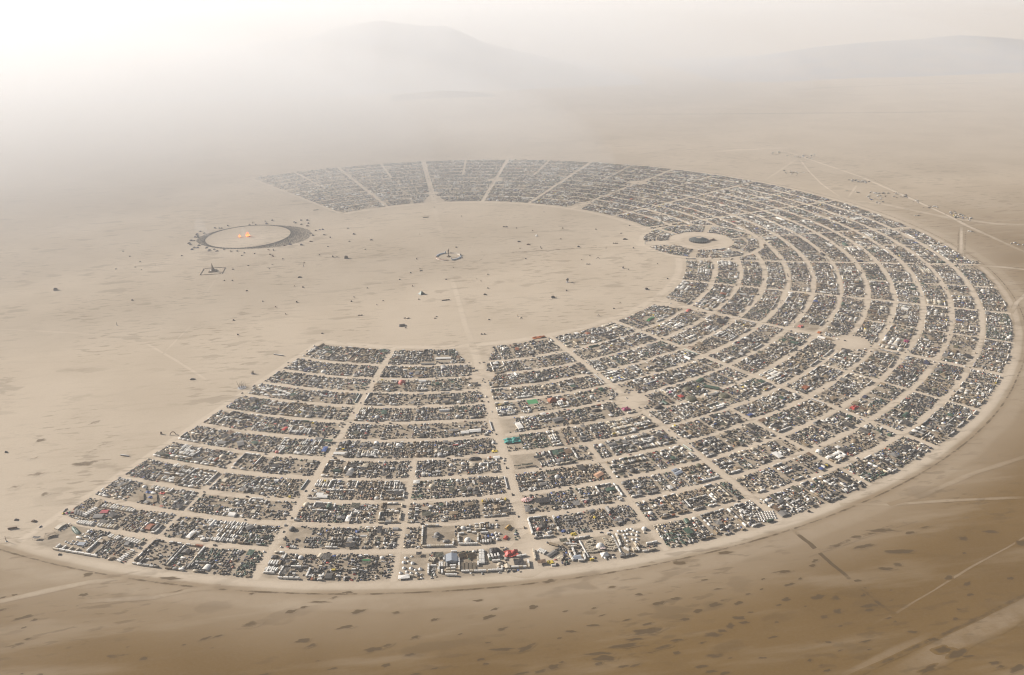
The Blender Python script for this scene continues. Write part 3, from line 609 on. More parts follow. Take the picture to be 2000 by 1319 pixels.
('geodesic_dome', 402.5, -1560.6, 3.6, 3.6, 0, 'white', 'small white dome in the packed dome grid by the third spoke road', 'packed dome grid'),
('geodesic_dome', 401.7, -1565.3, 3.6, 3.6, 0, 'white', 'small white dome in the packed dome grid by the third spoke road', 'packed dome grid'),
('geodesic_dome', 400.9, -1570.0, 3.6, 3.6, 0, 'white', 'small white dome in the packed dome grid by the third spoke road', 'packed dome grid'),
('geodesic_dome', 400.2, -1574.6, 3.6, 3.6, 0, 'white', 'small white dome in the packed dome grid by the third spoke road', 'packed dome grid'),
('geodesic_dome', 408.5, -1554.9, 3.6, 3.6, 0, 'white', 'small white dome in the packed dome grid by the third spoke road', 'packed dome grid'),
('geodesic_dome', 407.7, -1559.6, 3.6, 3.6, 0, 'white', 'small white dome in the packed dome grid by the third spoke road', 'packed dome grid'),
('geodesic_dome', 406.9, -1564.3, 3.6, 3.6, 0, 'white', 'small white dome in the packed dome grid by the third spoke road', 'packed dome grid'),
('geodesic_dome', 406.1, -1569.0, 3.6, 3.6, 0, 'white', 'small white dome in the packed dome grid by the third spoke road', 'packed dome grid'),
('geodesic_dome', 405.3, -1573.6, 3.6, 3.6, 0, 'white', 'small white dome in the packed dome grid by the third spoke road', 'packed dome grid'),
('geodesic_dome', 413.0, -1555.3, 3.6, 3.6, 0, 'white', 'small white dome in the packed dome grid by the third spoke road', 'packed dome grid'),
('geodesic_dome', 412.2, -1560.0, 3.6, 3.6, 0, 'white', 'small white dome in the packed dome grid by the third spoke road', 'packed dome grid'),
('geodesic_dome', 411.4, -1564.7, 3.6, 3.6, 0, 'white', 'small white dome in the packed dome grid by the third spoke road', 'packed dome grid'),
('geodesic_dome', 410.6, -1569.4, 3.6, 3.6, 0, 'white', 'small white dome in the packed dome grid by the third spoke road', 'packed dome grid'),
('geodesic_dome', 409.8, -1574.0, 3.6, 3.6, 0, 'white', 'small white dome in the packed dome grid by the third spoke road', 'packed dome grid'),
('geodesic_dome', 417.6, -1555.6, 3.6, 3.6, 0, 'white', 'small white dome in the packed dome grid by the third spoke road', 'packed dome grid'),
('geodesic_dome', 416.8, -1560.4, 3.6, 3.6, 0, 'white', 'small white dome in the packed dome grid by the third spoke road', 'packed dome grid'),
('geodesic_dome', 415.9, -1565.1, 3.6, 3.6, 0, 'white', 'small white dome in the packed dome grid by the third spoke road', 'packed dome grid'),
('geodesic_dome', 415.1, -1569.7, 3.6, 3.6, 0, 'white', 'small white dome in the packed dome grid by the third spoke road', 'packed dome grid'),
('geodesic_dome', 414.3, -1574.4, 3.6, 3.6, 0, 'white', 'small white dome in the packed dome grid by the third spoke road', 'packed dome grid'),
('geodesic_dome', 422.2, -1556.0, 3.6, 3.6, 0, 'white', 'small white dome in the packed dome grid by the third spoke road', 'packed dome grid'),
('geodesic_dome', 421.3, -1560.7, 3.6, 3.6, 0, 'white', 'small white dome in the packed dome grid by the third spoke road', 'packed dome grid'),
('geodesic_dome', 420.5, -1565.4, 3.6, 3.6, 0, 'white', 'small white dome in the packed dome grid by the third spoke road', 'packed dome grid'),
('geodesic_dome', 419.6, -1570.1, 3.6, 3.6, 0, 'white', 'small white dome in the packed dome grid by the third spoke road', 'packed dome grid'),
('geodesic_dome', 418.8, -1574.8, 3.6, 3.6, 0, 'white', 'small white dome in the packed dome grid by the third spoke road', 'packed dome grid'),
]
VEHICLE_ROWS = [
('motorhome', -167.3, -1545.0, -162.8, -1493.2, 5, 0, 'white', 'white motorhome parked as left wall of the large court'),
('motorhome', -159.0, -1493.9, -136.3, -1496.9, 4, 0, 'white', 'white motorhome parked as back wall of the large court'),
('motorhome', -166.8, -1548.1, -116.9, -1554.9, 7, 0, 'white', 'white motorhome parked as front wall of the large court'),
('motorhome', -117.3, -1551.9, -115.5, -1538.1, 2, 0, 'white', 'white motorhome closing the right side of the large court'),
('motorhome', -108.7, -1552.4, -77.6, -1556.9, 4, 0, 'white', 'white motorhome parked as front wall of the dome court'),
('motorhome', -108.2, -1547.5, -107.2, -1529.3, 2, 0, 'white', 'white motorhome parked as left wall of the dome court'),
('motorhome', -106.2, -1525.8, -96.7, -1525.0, 1, 0, 'white', 'white motorhome set askew behind the white dome'),
('motorhome', -84.2, -1526.2, -76.6, -1526.5, 1, 0, 'white', 'white motorhome parked behind the dome court'),
('motorhome', -77.5, -1550.9, -75.2, -1530.9, 2, 0, 'white', 'white motorhome parked as right wall of the dome court'),
('motorhome', -73.9, -1573.3, -77.0, -1607.0, 11, 90, 'white', 'white motorhome in the tight upright file beside the black marquee'),
('cargo_container', -21.9, -1599.8, -5.9, -1598.4, 2, 0, 'white', 'white container topping the trailer-walled corner camp'),
('cargo_container', -5.6, -1611.2, -6.8, -1628.6, 2, 0, 'white', 'white container walling the wide spoke road corner'),
('cargo_container', -34.1, -1623.8, -10.5, -1626.1, 4, 0, 'white', 'white container along the outer side of the corner camp'),
('motorhome', -110.6, -1619.5, -72.3, -1625.3, 6, 0, 'white', 'white motorhome lining the front of the cream tent grid'),
('motorhome', -111.0, -1578.4, -113.4, -1617.2, 4, 0, 'white', 'white motorhome lining the left of the cream tent grid'),
('motorhome', -81.8, -1589.2, -83.7, -1611.4, 2, 0, 'white', 'white motorhome lining the right of the cream tent grid'),
('motorhome', -133.5, -1610.9, -118.1, -1610.9, 2, 0, 'white', 'white motorhome in the small yard before the grey hall'),
('motorhome', -133.4, -1617.3, -118.8, -1618.4, 2, 0, 'white', 'white motorhome in the front line before the grey hall'),
('motorhome', -135.6, -1623.2, -117.2, -1627.3, 3, 0, 'white', 'white motorhome at the rim before the grey hall'),
('motorhome', -127.0, -1603.8, -116.4, -1604.7, 1, 0, 'white', 'white motorhome touching the grey hall front'),
('motorhome', -157.6, -1580.7, -148.3, -1585.1, 4, 90, 'cream', 'cream motorhome beside the dark flat shade roof'),
('motorhome', -159.0, -1594.5, -160.9, -1617.9, 3, 0, 'white', 'white motorhome along the bell tent yard'),
('motorhome', -155.7, -1598.8, -146.8, -1599.4, 1, 0, 'white', 'white motorhome behind the vehicle court'),
('motorhome', -144.2, -1604.5, -144.5, -1617.1, 2, 0, 'white', 'white motorhome right of the vehicle court'),
('motorhome', -67.0, -1591.9, -47.2, -1589.6, 4, 90, 'white', 'white motorhome before the black rounded marquee'),
('motorhome', -61.2, -1603.8, -48.1, -1604.3, 2, 0, 'white', 'white motorhome behind the small yurts'),
('motorhome', -69.9, -1624.8, -47.6, -1626.9, 4, 0, 'white', 'white motorhome on the rim right of the tent grid'),
('motorhome', -195.7, -1613.6, -183.0, -1617.6, 2, 0, 'white', 'white motorhome at the rim before the bell tents'),
('motorhome', 7.0, -1585.6, 5.9, -1612.2, 3, 0, 'cream', 'cream motorhome walling the wide spoke road'),
('motorhome', 15.0, -1589.0, 24.4, -1598.4, 5, 90, 'white', 'white motorhome fanned before the askew hall'),
('motorhome', 56.5, -1580.6, 77.8, -1586.3, 5, 0, 'white', 'white motorhome in the upper file left of the yurts'),
('motorhome', 62.1, -1589.5, 76.5, -1592.0, 3, 0, 'white', 'white motorhome in the lower file left of the yurts'),
('motorhome', 60.9, -1600.9, 63.1, -1624.2, 4, 0, 'white', 'white motorhome in the file left of the blue-grey hall'),
('motorhome', 83.0, -1606.8, 82.3, -1625.7, 3, 0, 'white', 'white motorhome in the file right of the blue-grey hall'),
('motorhome', 71.3, -1625.6, 79.7, -1626.2, 1, 0, 'white', 'white motorhome before the blue-grey hall'),
('bus', 89.3, -1626.9, 95.4, -1627.0, 2, 0, 'yellow', 'yellow bus at the rim below the yurt file'),
('motorhome', 146.6, -1570.2, 145.4, -1602.2, 4, 0, 'white', 'white motorhome right of the right yurt file'),
('motorhome', 149.1, -1606.8, 155.3, -1615.7, 2, 0, 'white', 'white motorhome at the end of the right yurt file'),
('motorhome', 160.6, -1614.7, 171.8, -1614.7, 3, 90, 'white', 'white motorhome at the rim below the yurt garden'),
('motorhome', 186.6, -1603.6, 206.1, -1602.0, 2, 0, 'white', 'white motorhome at the corner by the third spoke road'),
('cargo_container', -756.2, -1449.7, -678.1, -1483.0, 7, 0, 'white', 'white container in the zigzag front of the left corner'),
('motorhome', -755.4, -1441.8, -709.6, -1463.8, 4, 90, 'white', 'white motorhome behind the zigzag front of the left corner'),
('motorhome', -699.1, -1467.7, -685.7, -1433.7, 4, 0, 'white', 'white motorhome in the diagonal file of the left corner'),
('motorhome', -648.5, -1442.4, -615.1, -1460.5, 7, 90, 'white', 'white motorhome in the slanted file of the left corner'),
('motorhome', -676.2, -1429.2, -656.1, -1441.0, 5, 90, 'white', 'white motorhome in the short slanted file of the left corner'),
('motorhome', -641.3, -1502.9, -625.1, -1476.7, 8, 90, 'white', 'white motorhome in the stepped file of the left corner'),
('motorhome', -741.2, -1379.1, -711.8, -1390.9, 7, 90, 'white', 'white motorhome in the long row before the grey flat roof'),
('motorhome', -704.6, -1394.4, -670.4, -1406.9, 7, 90, 'white', 'white motorhome in the row right of the grey flat roof'),
('motorhome', -713.0, -1336.6, -652.2, -1363.6, 12, 90, 'white', 'white motorhome in the back row behind the crimson hall'),
('motorhome', -735.4, -1362.4, -721.5, -1342.0, 6, 90, 'white', 'white motorhome in the row left of the crimson hall'),
]
TOILET_ROWS = [
(-373.3, -1346.3, -363.0, -1316.2, 24, 'teal', 'portable toilet in the row on the lower first spoke road'),
(-285.5, -1022.5, -275.3, -982.3, 22, 'teal', 'portable toilet in the row on the upper first spoke road'),
(-9.2, -1159.6, -7.9, -1198.6, 22, 'grey', 'portable toilet in the row on the upper wide spoke road'),
(-8.5, -1370.1, -8.7, -1410.4, 24, 'grey', 'portable toilet in the row on the lower wide spoke road'),
(256.0, -985.6, 265.3, -1019.9, 20, 'dark', 'portable toilet in the row on the upper third spoke road'),
(348.4, -1321.3, 356.9, -1346.0, 22, 'green', 'portable toilet in the row on the lower third spoke road'),
(506.0, -886.6, 526.9, -921.7, 24, 'green', 'portable toilet in the row on the inner fourth spoke road'),
(717.0, -729.3, 746.0, -760.9, 24, 'dark', 'portable toilet in the row on the inner fifth spoke road'),
(681.5, -1187.5, 697.6, -1214.4, 22, 'dark', 'portable toilet in the row on the middle fourth spoke road'),
(967.3, -979.4, 986.2, -998.5, 20, 'dark', 'portable toilet in the row on the outer fifth spoke road'),
(1189.9, -703.2, 1216.9, -720.9, 20, 'dark', 'portable toilet in the row on the sixth spoke road'),
(882.7, -525.1, 917.7, -541.2, 20, 'dark', 'portable toilet in the row on the inner sixth spoke road'),
(-731.1, -1162.1, -714.1, -1169.0, 14, 'dark', 'portable toilet in the row standing alone on the open playa near the left edge'),
(-491.5, -724.3, -465.3, -738.7, 14, 'dark', 'portable toilet in the row standing alone on the open playa above the left edge'),
]
ARTWORKS = [
('pyramid_sculpture', -109.1, -355.9, 8.9, 16.4, 'darkgreen', 'dark green pyramid sculpture alone on the open playa'),
('container_wall', -43.7, -423.8, 1.7, 23.3, 'dark', 'long dark wall sculpture on the open playa'),
('spire_sculpture', -478.1, -12.5, 11.9, 2.6, 'dark', 'thin dark spire sculpture near the burn circle'),
('cube_sculpture', -342.5, 48.0, 7.5, 11.5, 'dark', 'dark block sculpture between burn circle and central figure'),
('cube_sculpture', -387.8, 71.4, 4.8, 4.8, 'dark', 'small dark block left of the larger block'),
('arch_sculpture', -373.9, 62.7, 4.8, 6.8, 'dark', 'small dark arch right of the small block'),
('ribbon_sculpture', -284.9, -496.6, 3.9, 12.5, 'brown', 'brown zigzag ribbon sculpture low on the playa'),
('ribbon_sculpture', -159.0, -544.7, 3.9, 16.5, 'brown', 'brown ribbon sculpture nearer the camps'),
('cube_sculpture', -172.7, -595.3, 3.2, 16.2, 'dark', 'low dark platform sculpture below the ribbon'),
('art_car', -260.1, 251.7, 3.6, 10.9, 'dark', 'dark art car in the small group beyond the blocks'),
('art_car', -338.3, 251.5, 2.9, 7.3, 'dark', 'dark art car right of the crowd'),
('art_car', -409.2, 313.4, 6.6, 3.7, 'dark', 'tall dark art car at the crowd edge'),
('art_car', -480.2, -126.4, 3.8, 12.7, 'dark', 'flat dark art car left on the open playa'),
('art_car', -312.5, -381.2, 4.1, 4.7, 'dark', 'dark art car in the middle of the left playa'),
('art_car', -469.2, -354.5, 4.1, 4.7, 'dark', 'dark art car at the far left of the open playa'),
('art_car', -170.1, -211.4, 2.5, 3.8, 'dark', 'small dark art car between spire and pyramid'),
('art_car', -100.5, -139.2, 2.6, 9.7, 'dark', 'dark art car at the ring track near the central figure'),
('art_car', -381.4, -608.6, 2.6, 2.6, 'dark', 'small black art car low on the left playa'),
('art_car', -163.9, -613.5, 2.1, 4.3, 'dark', 'small dark art car below the platform'),
('banner_wall', -49.9, 530.0, 2.4, 21.9, 'dark', 'thin dark wall far beyond the central figure'),
('banner_wall', -490.4, 750.2, 2.5, 20.8, 'dark', 'thin dark wall near the far left camps'),
('art_car', -268.3, -271.9, 2.4, 3.0, 'dark', 'small art car in the centre of the left playa'),
('art_car', -28.2, -240.7, 3.1, 3.1, 'dark', 'small dark art car below the central figure'),
('art_car', -109.0, -10.6, 3.0, 4.0, 'dark', 'small black art car left of the central figure'),
('art_car', -82.9, -559.8, 2.2, 5.5, 'dark', 'low dark art car near the pale walkway'),
('tree_sculpture', 333.3, -338.6, 11.9, 9.1, 'dark', 'dark tree-shaped sculpture on the right of the open playa'),
('sphere_sculpture', 534.1, -244.0, 6.6, 5.1, 'black', 'black egg-shaped sculpture near the round camp'),
('cube_sculpture', 262.9, -464.1, 4.7, 10.0, 'dark', 'dark block sculpture below the tree sculpture'),
('spire_sculpture', 140.4, -588.7, 6.3, 2.2, 'ochre', 'ochre spire sculpture near the camp edge'),
('arch_sculpture', 355.8, -631.7, 5.0, 5.6, 'dark', 'dark arch sculpture near the camp edge'),
('ribbon_sculpture', 435.7, -182.2, 3.7, 13.0, 'dark', 'dark ribbon sculpture right of centre'),
('arch_sculpture', 481.0, -131.6, 4.6, 9.9, 'dark', 'dark arch sculpture right of the ribbon'),
('cube_sculpture', 547.0, -449.0, 4.1, 8.2, 'dark', 'dark block near the right camp edge'),
('art_car', 257.6, 117.7, 4.1, 11.4, 'dark', 'dark art car beyond the walkway to the round camp'),
('art_car', 283.5, 75.8, 4.0, 12.1, 'brown', 'brown art car beyond the walkway to the round camp'),
('art_car', 448.8, 11.9, 4.8, 9.5, 'dark', 'dark art car on the walkway to the round camp'),
('spire_sculpture', 535.0, -30.2, 8.7, 3.9, 'brown', 'brown spire just beside the walkway'),
('pyramid_sculpture', 330.7, 178.4, 5.8, 7.5, 'white', 'small white pyramid far on the playa'),
('ribbon_sculpture', 237.6, 321.9, 6.1, 17.4, 'dark', 'dark slanted bridge sculpture far on the playa'),
('art_car', 630.1, 67.9, 4.1, 20.4, 'dark', 'wide dark art car beside the round camp road'),
('art_car', 577.3, 28.2, 3.2, 3.6, 'dark', 'first of three small dark art cars in line by the round camp'),
('art_car', 583.9, 26.8, 3.2, 3.6, 'dark', 'second of three small dark art cars in line by the round camp'),
('art_car', 589.4, 25.6, 3.2, 3.6, 'dark', 'third of three small dark art cars in line by the round camp'),
('art_car', 637.2, 145.5, 2.9, 4.2, 'dark', 'small dark art car above the wide one by the round camp'),
('art_car', 696.7, 238.6, 3.5, 6.0, 'dark', 'small dark art car at the far camp edge'),
('art_car', 73.6, -400.9, 4.0, 9.4, 'dark', 'dark art car beside the pale walkway'),
('art_car', 89.0, -345.8, 2.8, 3.4, 'dark', 'tiny dark art car above the one beside the walkway'),
('art_car', 411.7, -583.6, 2.6, 4.5, 'dark', 'small dark art car near the seventh camp corner'),
('art_car', 638.2, -372.1, 3.5, 4.9, 'dark', 'small dark art car at the right camp edge'),
('art_car', 29.0, -695.2, 2.7, 3.6, 'black', 'left one of two black art cars near the wide spoke opening'),
('art_car', 36.9, -696.7, 2.7, 3.6, 'black', 'right one of two black art cars near the wide spoke opening'),
('art_car', 60.7, -598.6, 2.5, 5.6, 'dark', 'dark art car below the ochre spire'),
('lookout_tower', 681.1, -5.6, 20.0, 12.0, 'dark', 'dark T-shaped tower at the mouth of the round camp'),
('art_car', 32.6, 95.7, 3.2, 6.4, 'dark', 'dark art car just right of the central figure'),
('sculpture_group', -541.7, -899.5, 14.8, 22.2, 'dark', 'group of thin dark leaning poles by the left camp edge'),
('spire_sculpture', -939.0, -440.7, 9.8, 5.3, 'darkgreen', 'dark green figure-like spire on the far left playa'),
('cube_sculpture', -1213.3, -96.2, 6.0, 11.0, 'dark', 'dark block on the far left playa near the top'),
('arch_sculpture', -649.1, -1095.1, 6.6, 11.3, 'brown', 'brown arched frame by the lower left camp edge'),
('cube_sculpture', -672.8, -1088.7, 4.6, 3.3, 'brown', 'small brown block left of the arched frame'),
('art_car', -662.6, -833.7, 3.0, 11.4, 'dark', 'dark art car above the left camp edge'),
('art_car', -628.3, -466.2, 3.6, 5.4, 'dark', 'small dark art car on the upper left playa'),
('art_car', -600.0, -575.8, 3.4, 5.1, 'dark', 'small dark art car on the left playa'),
('art_car', -951.9, -240.7, 3.8, 5.8, 'dark', 'small dark art car near the temple compound'),
('art_car', -960.1, -1108.3, 3.2, 3.8, 'dark', 'small dark art car at the far left side'),
('art_car', -571.8, -1024.7, 3.5, 7.6, 'darkgreen', 'dark green art car on the left edge road'),
('sculpture_group', -528.1, -828.4, 7.7, 9.2, 'dark', 'small group of dark poles by the upper left camp edge'),
('art_car', -509.6, -1049.4, 5.5, 17.2, 'dark', 'wide dark art car at the left edge of the camps'),
('container_wall', -844.1, -1379.3, 3.4, 14.2, 'brown', 'slanted brown frame at the lower left corner'),
('spire_sculpture', -840.0, -1414.7, 10.1, 2.5, 'brown', 'leaning brown mast at the lower left corner'),
('art_car', -847.9, -1353.5, 2.6, 6.6, 'dark', 'dark art car beyond the lower left corner'),
('art_car', -815.9, -1363.6, 3.1, 9.1, 'brown', 'brown art car beyond the lower left corner road'),
('art_car', -740.0, -1466.7, 1.7, 3.7, 'black', 'small black car driving on the rim road'),
('art_car', 481.5, -1567.0, 3.4, 5.2, 'black', 'small black car on the rim road below the dome grid'),
]
OUTPOSTS = [
(1859.1, 1445.1, 81.3, 14),
(1965.6, 1343.6, 119.7, 40),
(1715.1, 980.0, 72.9, 26),
(1897.3, 761.8, 37.1, 8),
(1917.5, 724.0, 41.4, 14),
(1790.5, 546.8, 26.2, 6),
(1852.3, 512.8, 86.9, 14),
(1847.2, 465.9, 42.9, 8),
(1913.4, 479.2, 86.3, 16),
(1928.4, 418.9, 25.5, 6),
(1930.8, 345.2, 25.0, 6),
(1782.9, 397.4, 84.0, 14),
(1929.6, 249.6, 40.5, 10),
(1949.2, 130.3, 70.6, 18),
(1926.0, 88.5, 23.2, 5),
(1951.7, 59.7, 30.7, 7),
(1632.3, -420.4, 19.4, 8),
(1844.3, -96.8, 14.6, 3),
(1792.1, 149.8, 15.7, 3),
(1764.0, 582.8, 22.0, 4),
(1616.0, 399.8, 12.5, 2),
(1892.6, -269.3, 34.5, 5),
]
OPEN_GROUND = [
[(-207.2, -1555.6), (-159.0, -1562.2), (-162.0, -1616.8), (-208.3, -1608.7)],
[(-109.2, -1592.0), (-83.0, -1594.7), (-86.1, -1621.9), (-111.7, -1618.4)],
[(-166.4, -1489.4), (-109.4, -1497.4), (-114.9, -1560.2), (-169.4, -1550.6)],
[(-108.8, -1519.7), (-71.3, -1524.3), (-75.1, -1562.3), (-111.4, -1555.9)],
[(-51.0, -1504.5), (-9.5, -1504.4), (-19.3, -1567.2), (-57.1, -1552.5)],
[(93.5, -1573.1), (111.1, -1563.9), (141.7, -1569.3), (137.6, -1616.4), (108.7, -1622.8), (87.7, -1613.4)],
[(149.9, -1558.3), (190.0, -1559.1), (209.5, -1599.6), (177.6, -1600.0), (152.4, -1599.5)],
[(3.0, -1283.1), (62.2, -1288.1), (57.6, -1346.0), (-3.4, -1348.3)],
[(3.6, -1143.1), (43.4, -1147.2), (33.7, -1210.5), (0.9, -1210.7)],
[(-394.9, -1459.4), (-371.8, -1452.8), (-345.0, -1474.7), (-355.9, -1493.5), (-380.4, -1493.2)],
[(-795.4, -1445.4), (-810.0, -1395.0), (-776.7, -1386.6), (-723.7, -1438.0), (-741.6, -1454.9)],
[(859.9, -776.2), (920.2, -824.2), (882.3, -868.7), (808.5, -837.1)],
]

# ------------------------------------------------------------------ materials
DUST = (0.47, 0.37, 0.265)


def new_mat(name):
    mt = bpy.data.materials.new(name)
    mt.use_nodes = True
    t = mt.node_tree
    b = t.nodes['Principled BSDF']
    return mt, t, b


def playa_material():
    mt, t, b = new_mat('playa')
    N, L = t.nodes.new, t.links.new
    geo = N('ShaderNodeNewGeometry')

    def noise(scale, detail, rough, sx=1.0, sy=1.0, ang=0.0, off=0.0):
        mp = N('ShaderNodeMapping')
        mp.inputs['Rotation'].default_value = (0, 0, -ang)
        mp.inputs['Scale'].default_value = (sx, sy, 1.0)
        mp.inputs['Location'].default_value = (off, off * .7, 0)
        mp.vector_type = 'POINT'
        L(geo.outputs['Position'], mp.inputs['Vector'])
        n = N('ShaderNodeTexNoise')
        n.inputs['Scale'].default_value = scale
        n.inputs['Detail'].default_value = detail
        n.inputs['Roughness'].default_value = rough
        L(mp.outputs[0], n.inputs['Vector'])
        return n.outputs['Fac']

    def ramp(src, a, bb, lo=0.0, hi=1.0):
        r = N('ShaderNodeMapRange')
        r.interpolation_type = 'SMOOTHSTEP'
        r.inputs['From Min'].default_value = a
        r.inputs['From Max'].default_value = bb
        r.inputs['To Min'].default_value = lo
        r.inputs['To Max'].default_value = hi
        L(src, r.inputs['Value'])
        return r.outputs[0]

    def mathn(op, x, y):
        k = N('ShaderNodeMath')
        k.operation = op
        for i, v in enumerate((x, y)):
            if isinstance(v, (int, float)):
                k.inputs[i].default_value = v
            else:
                L(v, k.inputs[i])
        return k.outputs[0]

    def mix(fac, c1, c2):
        k = N('ShaderNodeMix')
        k.data_type = 'RGBA'
        if isinstance(fac, (int, float)):
            k.inputs[0].default_value = fac
        else:
            L(fac, k.inputs[0])
        for i, c in ((6, c1), (7, c2)):
            if isinstance(c, tuple):
                k.inputs[i].default_value = (*c, 1)
            else:
                L(c, k.inputs[i])
        return k.outputs[2]

    # trampled pale dust inside the city, browner crust outside, strongest on the near right
    sep = N('ShaderNodeVectorMath'); sep.operation = 'LENGTH'
    fl = N('ShaderNodeVectorMath'); fl.operation = 'MULTIPLY'; fl.inputs[1].default_value = (1, 1, 0)
    L(geo.outputs['Position'], fl.inputs[0]); L(fl.outputs[0], sep.inputs[0])
    rad = sep.outputs['Value']
    wob = noise(0.004, 4, .6, off=31)
    radw = mathn('ADD', rad, mathn('MULTIPLY', mathn('SUBTRACT', wob, 0.5), 42.0))
    sepp = N('ShaderNodeSeparateXYZ'); L(geo.outputs['Position'], sepp.inputs[0])
    ydir = mathn('ADD', sepp.outputs['Y'], mathn('MULTIPLY', mathn('SUBTRACT', noise(0.0012, 3, .5, off=5), .5), 1500.0))
    ydir = mathn('SUBTRACT', ydir, mathn('MULTIPLY', sepp.outputs['X'], .35))
    crust = mathn('MULTIPLY', mathn('ADD', ramp(radw, 1642.0, 1666.0, 0.0, .6), ramp(radw, 1666.0, 1820.0, 0.0, .4)), ramp(mathn('MULTIPLY', ydir, -1.0), -300.0, 1900.0, .10, 1.0))
    pale = mix(ramp(noise(0.0035, 5, .6), .35, .7), (0.51, 0.420, 0.315), (0.455, 0.370, 0.272))
    brown = mix(ramp(noise(0.0030, 5, .6, off=9), .35, .68), (0.176, 0.105, 0.034), (0.156, 0.092, 0.029))
    col = mix(crust, pale, brown)
    # wind streaks
    st = noise(0.011, 5, .55, .26, 1.5, .16, 4.0)
    col = mix(mathn('MULTIPLY', ramp(st, .50, .70), .20), col, (0.53, 0.44, 0.33))
    st2 = noise(0.05, 4, .6, .18, 1.3, .10, 14.0)
    col = mix(mathn('MULTIPLY', ramp(st2, .52, .72), .11), col, (0.22, 0.155, 0.09))
    # small dark crust spots, clustered
    sp = noise(0.022, 3, .45, .50, 1.15, .08, 2.0)
    cl = noise(0.0024, 3, .5, off=71)
    spots = mathn('MULTIPLY', ramp(sp, .58, .66), ramp(cl, .38, .58, 0.0, .6))
    sp2 = noise(0.075, 3, .5, .34, 1.2, .05, 52.0)
    spots2 = mathn('MULTIPLY', ramp(sp2, .545, .65), ramp(noise(0.0045, 3, .5, off=17), .42, .60, 0.0, .75))
    # fine tyre / foot wear
    fine = noise(0.35, 5, .65, .6, 1.0)
    col = mix(mathn('MULTIPLY', ramp(fine, .35, .75), .14), col, (0.25, 0.18, 0.11))
    da = N('ShaderNodeAttribute'); da.attribute_name = 'dust'
    dp = N('ShaderNodeAttribute'); dp.attribute_name = 'damp'
    brk = noise(0.03, 5, .65, off=3)
    brk2 = noise(0.075, 5, .62, .6, 1.0, .1, 21)
    dust = mathn('MULTIPLY', da.outputs['Fac'], ramp(brk, .25, .62, .45, 1.0))
    col = mix(dust, col, (0.60, 0.500, 0.385))
    pk = N('ShaderNodeAttribute'); pk.attribute_name = 'packed'  # mask that paints the shade among the camps into the ground
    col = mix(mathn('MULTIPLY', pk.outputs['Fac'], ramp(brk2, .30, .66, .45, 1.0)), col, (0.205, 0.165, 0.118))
    edge = mathn('ADD', dp.outputs['Fac'], mathn('MULTIPLY', mathn('SUBTRACT', brk2, .5), 1.7))
    damp = mathn('MULTIPLY', ramp(edge, .12, .62), ramp(dp.outputs['Fac'], 0.0, .30))
    dampall = mathn('MAXIMUM', mathn('MULTIPLY', damp, .78), mathn('MULTIPLY', mathn('MULTIPLY', mathn('MAXIMUM', spots, spots2), ramp(rad, 2300.0, 3400.0, 1.0, 0.0)), .42))
    col = mix(dampall, col, (0.085, 0.056, 0.028))
    L(col, b.inputs['Base Color'])
    b.inputs['Roughness'].default_value = 1.0
    b.inputs['Specular IOR Level'].default_value = 0.1
    bump = N('ShaderNodeBump')
    bump.inputs['Strength'].default_value = 0.25
    bump.inputs['Distance'].default_value = 1.5
    L(noise(0.05, 6, .7, .6, 1.0, .1), bump.inputs['Height'])
    L(bump.outputs[0], b.inputs['Normal'])
    return mt


def wear(t, b, src, amount=0.15, scale=0.6):
    """dust film and grime over a base colour"""
    N, L = t.nodes.new, t.links.new
    geo = N('ShaderNodeNewGeometry')
    n = N('ShaderNodeTexNoise')
    n.inputs['Scale'].default_value = scale
    n.inputs['Detail'].default_value = 3
    L(geo.outputs['Position'], n.inputs['Vector'])
    r = N('ShaderNodeMapRange')
    r.inputs['From Min'].default_value = .35
    r.inputs['From Max'].default_value = .75
    r.inputs['To Max'].default_value = amount
    L(n.outputs['Fac'], r.inputs['Value'])
    k = N('ShaderNodeMix')
    k.data_type = 'RGBA'
    L(r.outputs[0], k.inputs[0])
    L(src, k.inputs[6])
    k.inputs[7].default_value = (*DUST, 1)
    L(k.outputs[2], b.inputs['Base Color'])


def object_paint():
    mt, t, b = new_mat('painted_skin')
    oi = t.nodes.new('ShaderNodeObjectInfo')
    wear(t, b, oi.outputs['Color'])
    b.inputs['Roughness'].default_value = .55
    return mt


def mass_paint():
    mt, t, b = new_mat('camp_mass')
    a = t.nodes.new('ShaderNodeAttribute')
    a.attribute_name = 'tint'
    wear(t, b, a.outputs['Color'])
    b.inputs['Roughness'].default_value = .6
    return mt


def flat_mat(name, c, rough=.7, amount=.3, scale=.5):
    mt, t, b = new_mat(name)
    r = t.nodes.new('ShaderNodeRGB')
    r.outputs[0].default_value = (*c, 1)
    wear(t, b, r.outputs[0], amount, scale)
    b.inputs['Roughness'].default_value = rough
    return mt


PLAYA = playa_material()
M_PAINT = object_paint()
M_MASS = mass_paint()
M_GLASS = flat_mat('dusty_glass', (.03, .035, .04), .25, .12)
M_DARK = flat_mat('dark_rubber', (.02, .02, .02), .9, .15)
M_LIGHT = flat_mat('white_plastic', (.74, .72, .68), .6, .25)
M_STRIPE = flat_mat('white_canvas', (.78, .74, .68), .85, .2)
M_METAL = flat_mat('dull_metal', (.33, .33, .34), .5, .3)
M_WOOD = flat_mat('scorched_wood', (.10, .06, .035), .9, .3)
SLOTS = {'paint': M_PAINT, 'glass': M_GLASS, 'dark': M_DARK, 'light': M_LIGHT, 'stripe': M_STRIPE, 'metal': M_METAL, 'wood': M_WOOD}
SLOT_RGB = {'glass': (.03, .035, .04), 'dark': (.02, .02, .02), 'light': (.72, .70, .66), 'stripe': (.78, .74, .68), 'metal': (.33, .33, .34)}

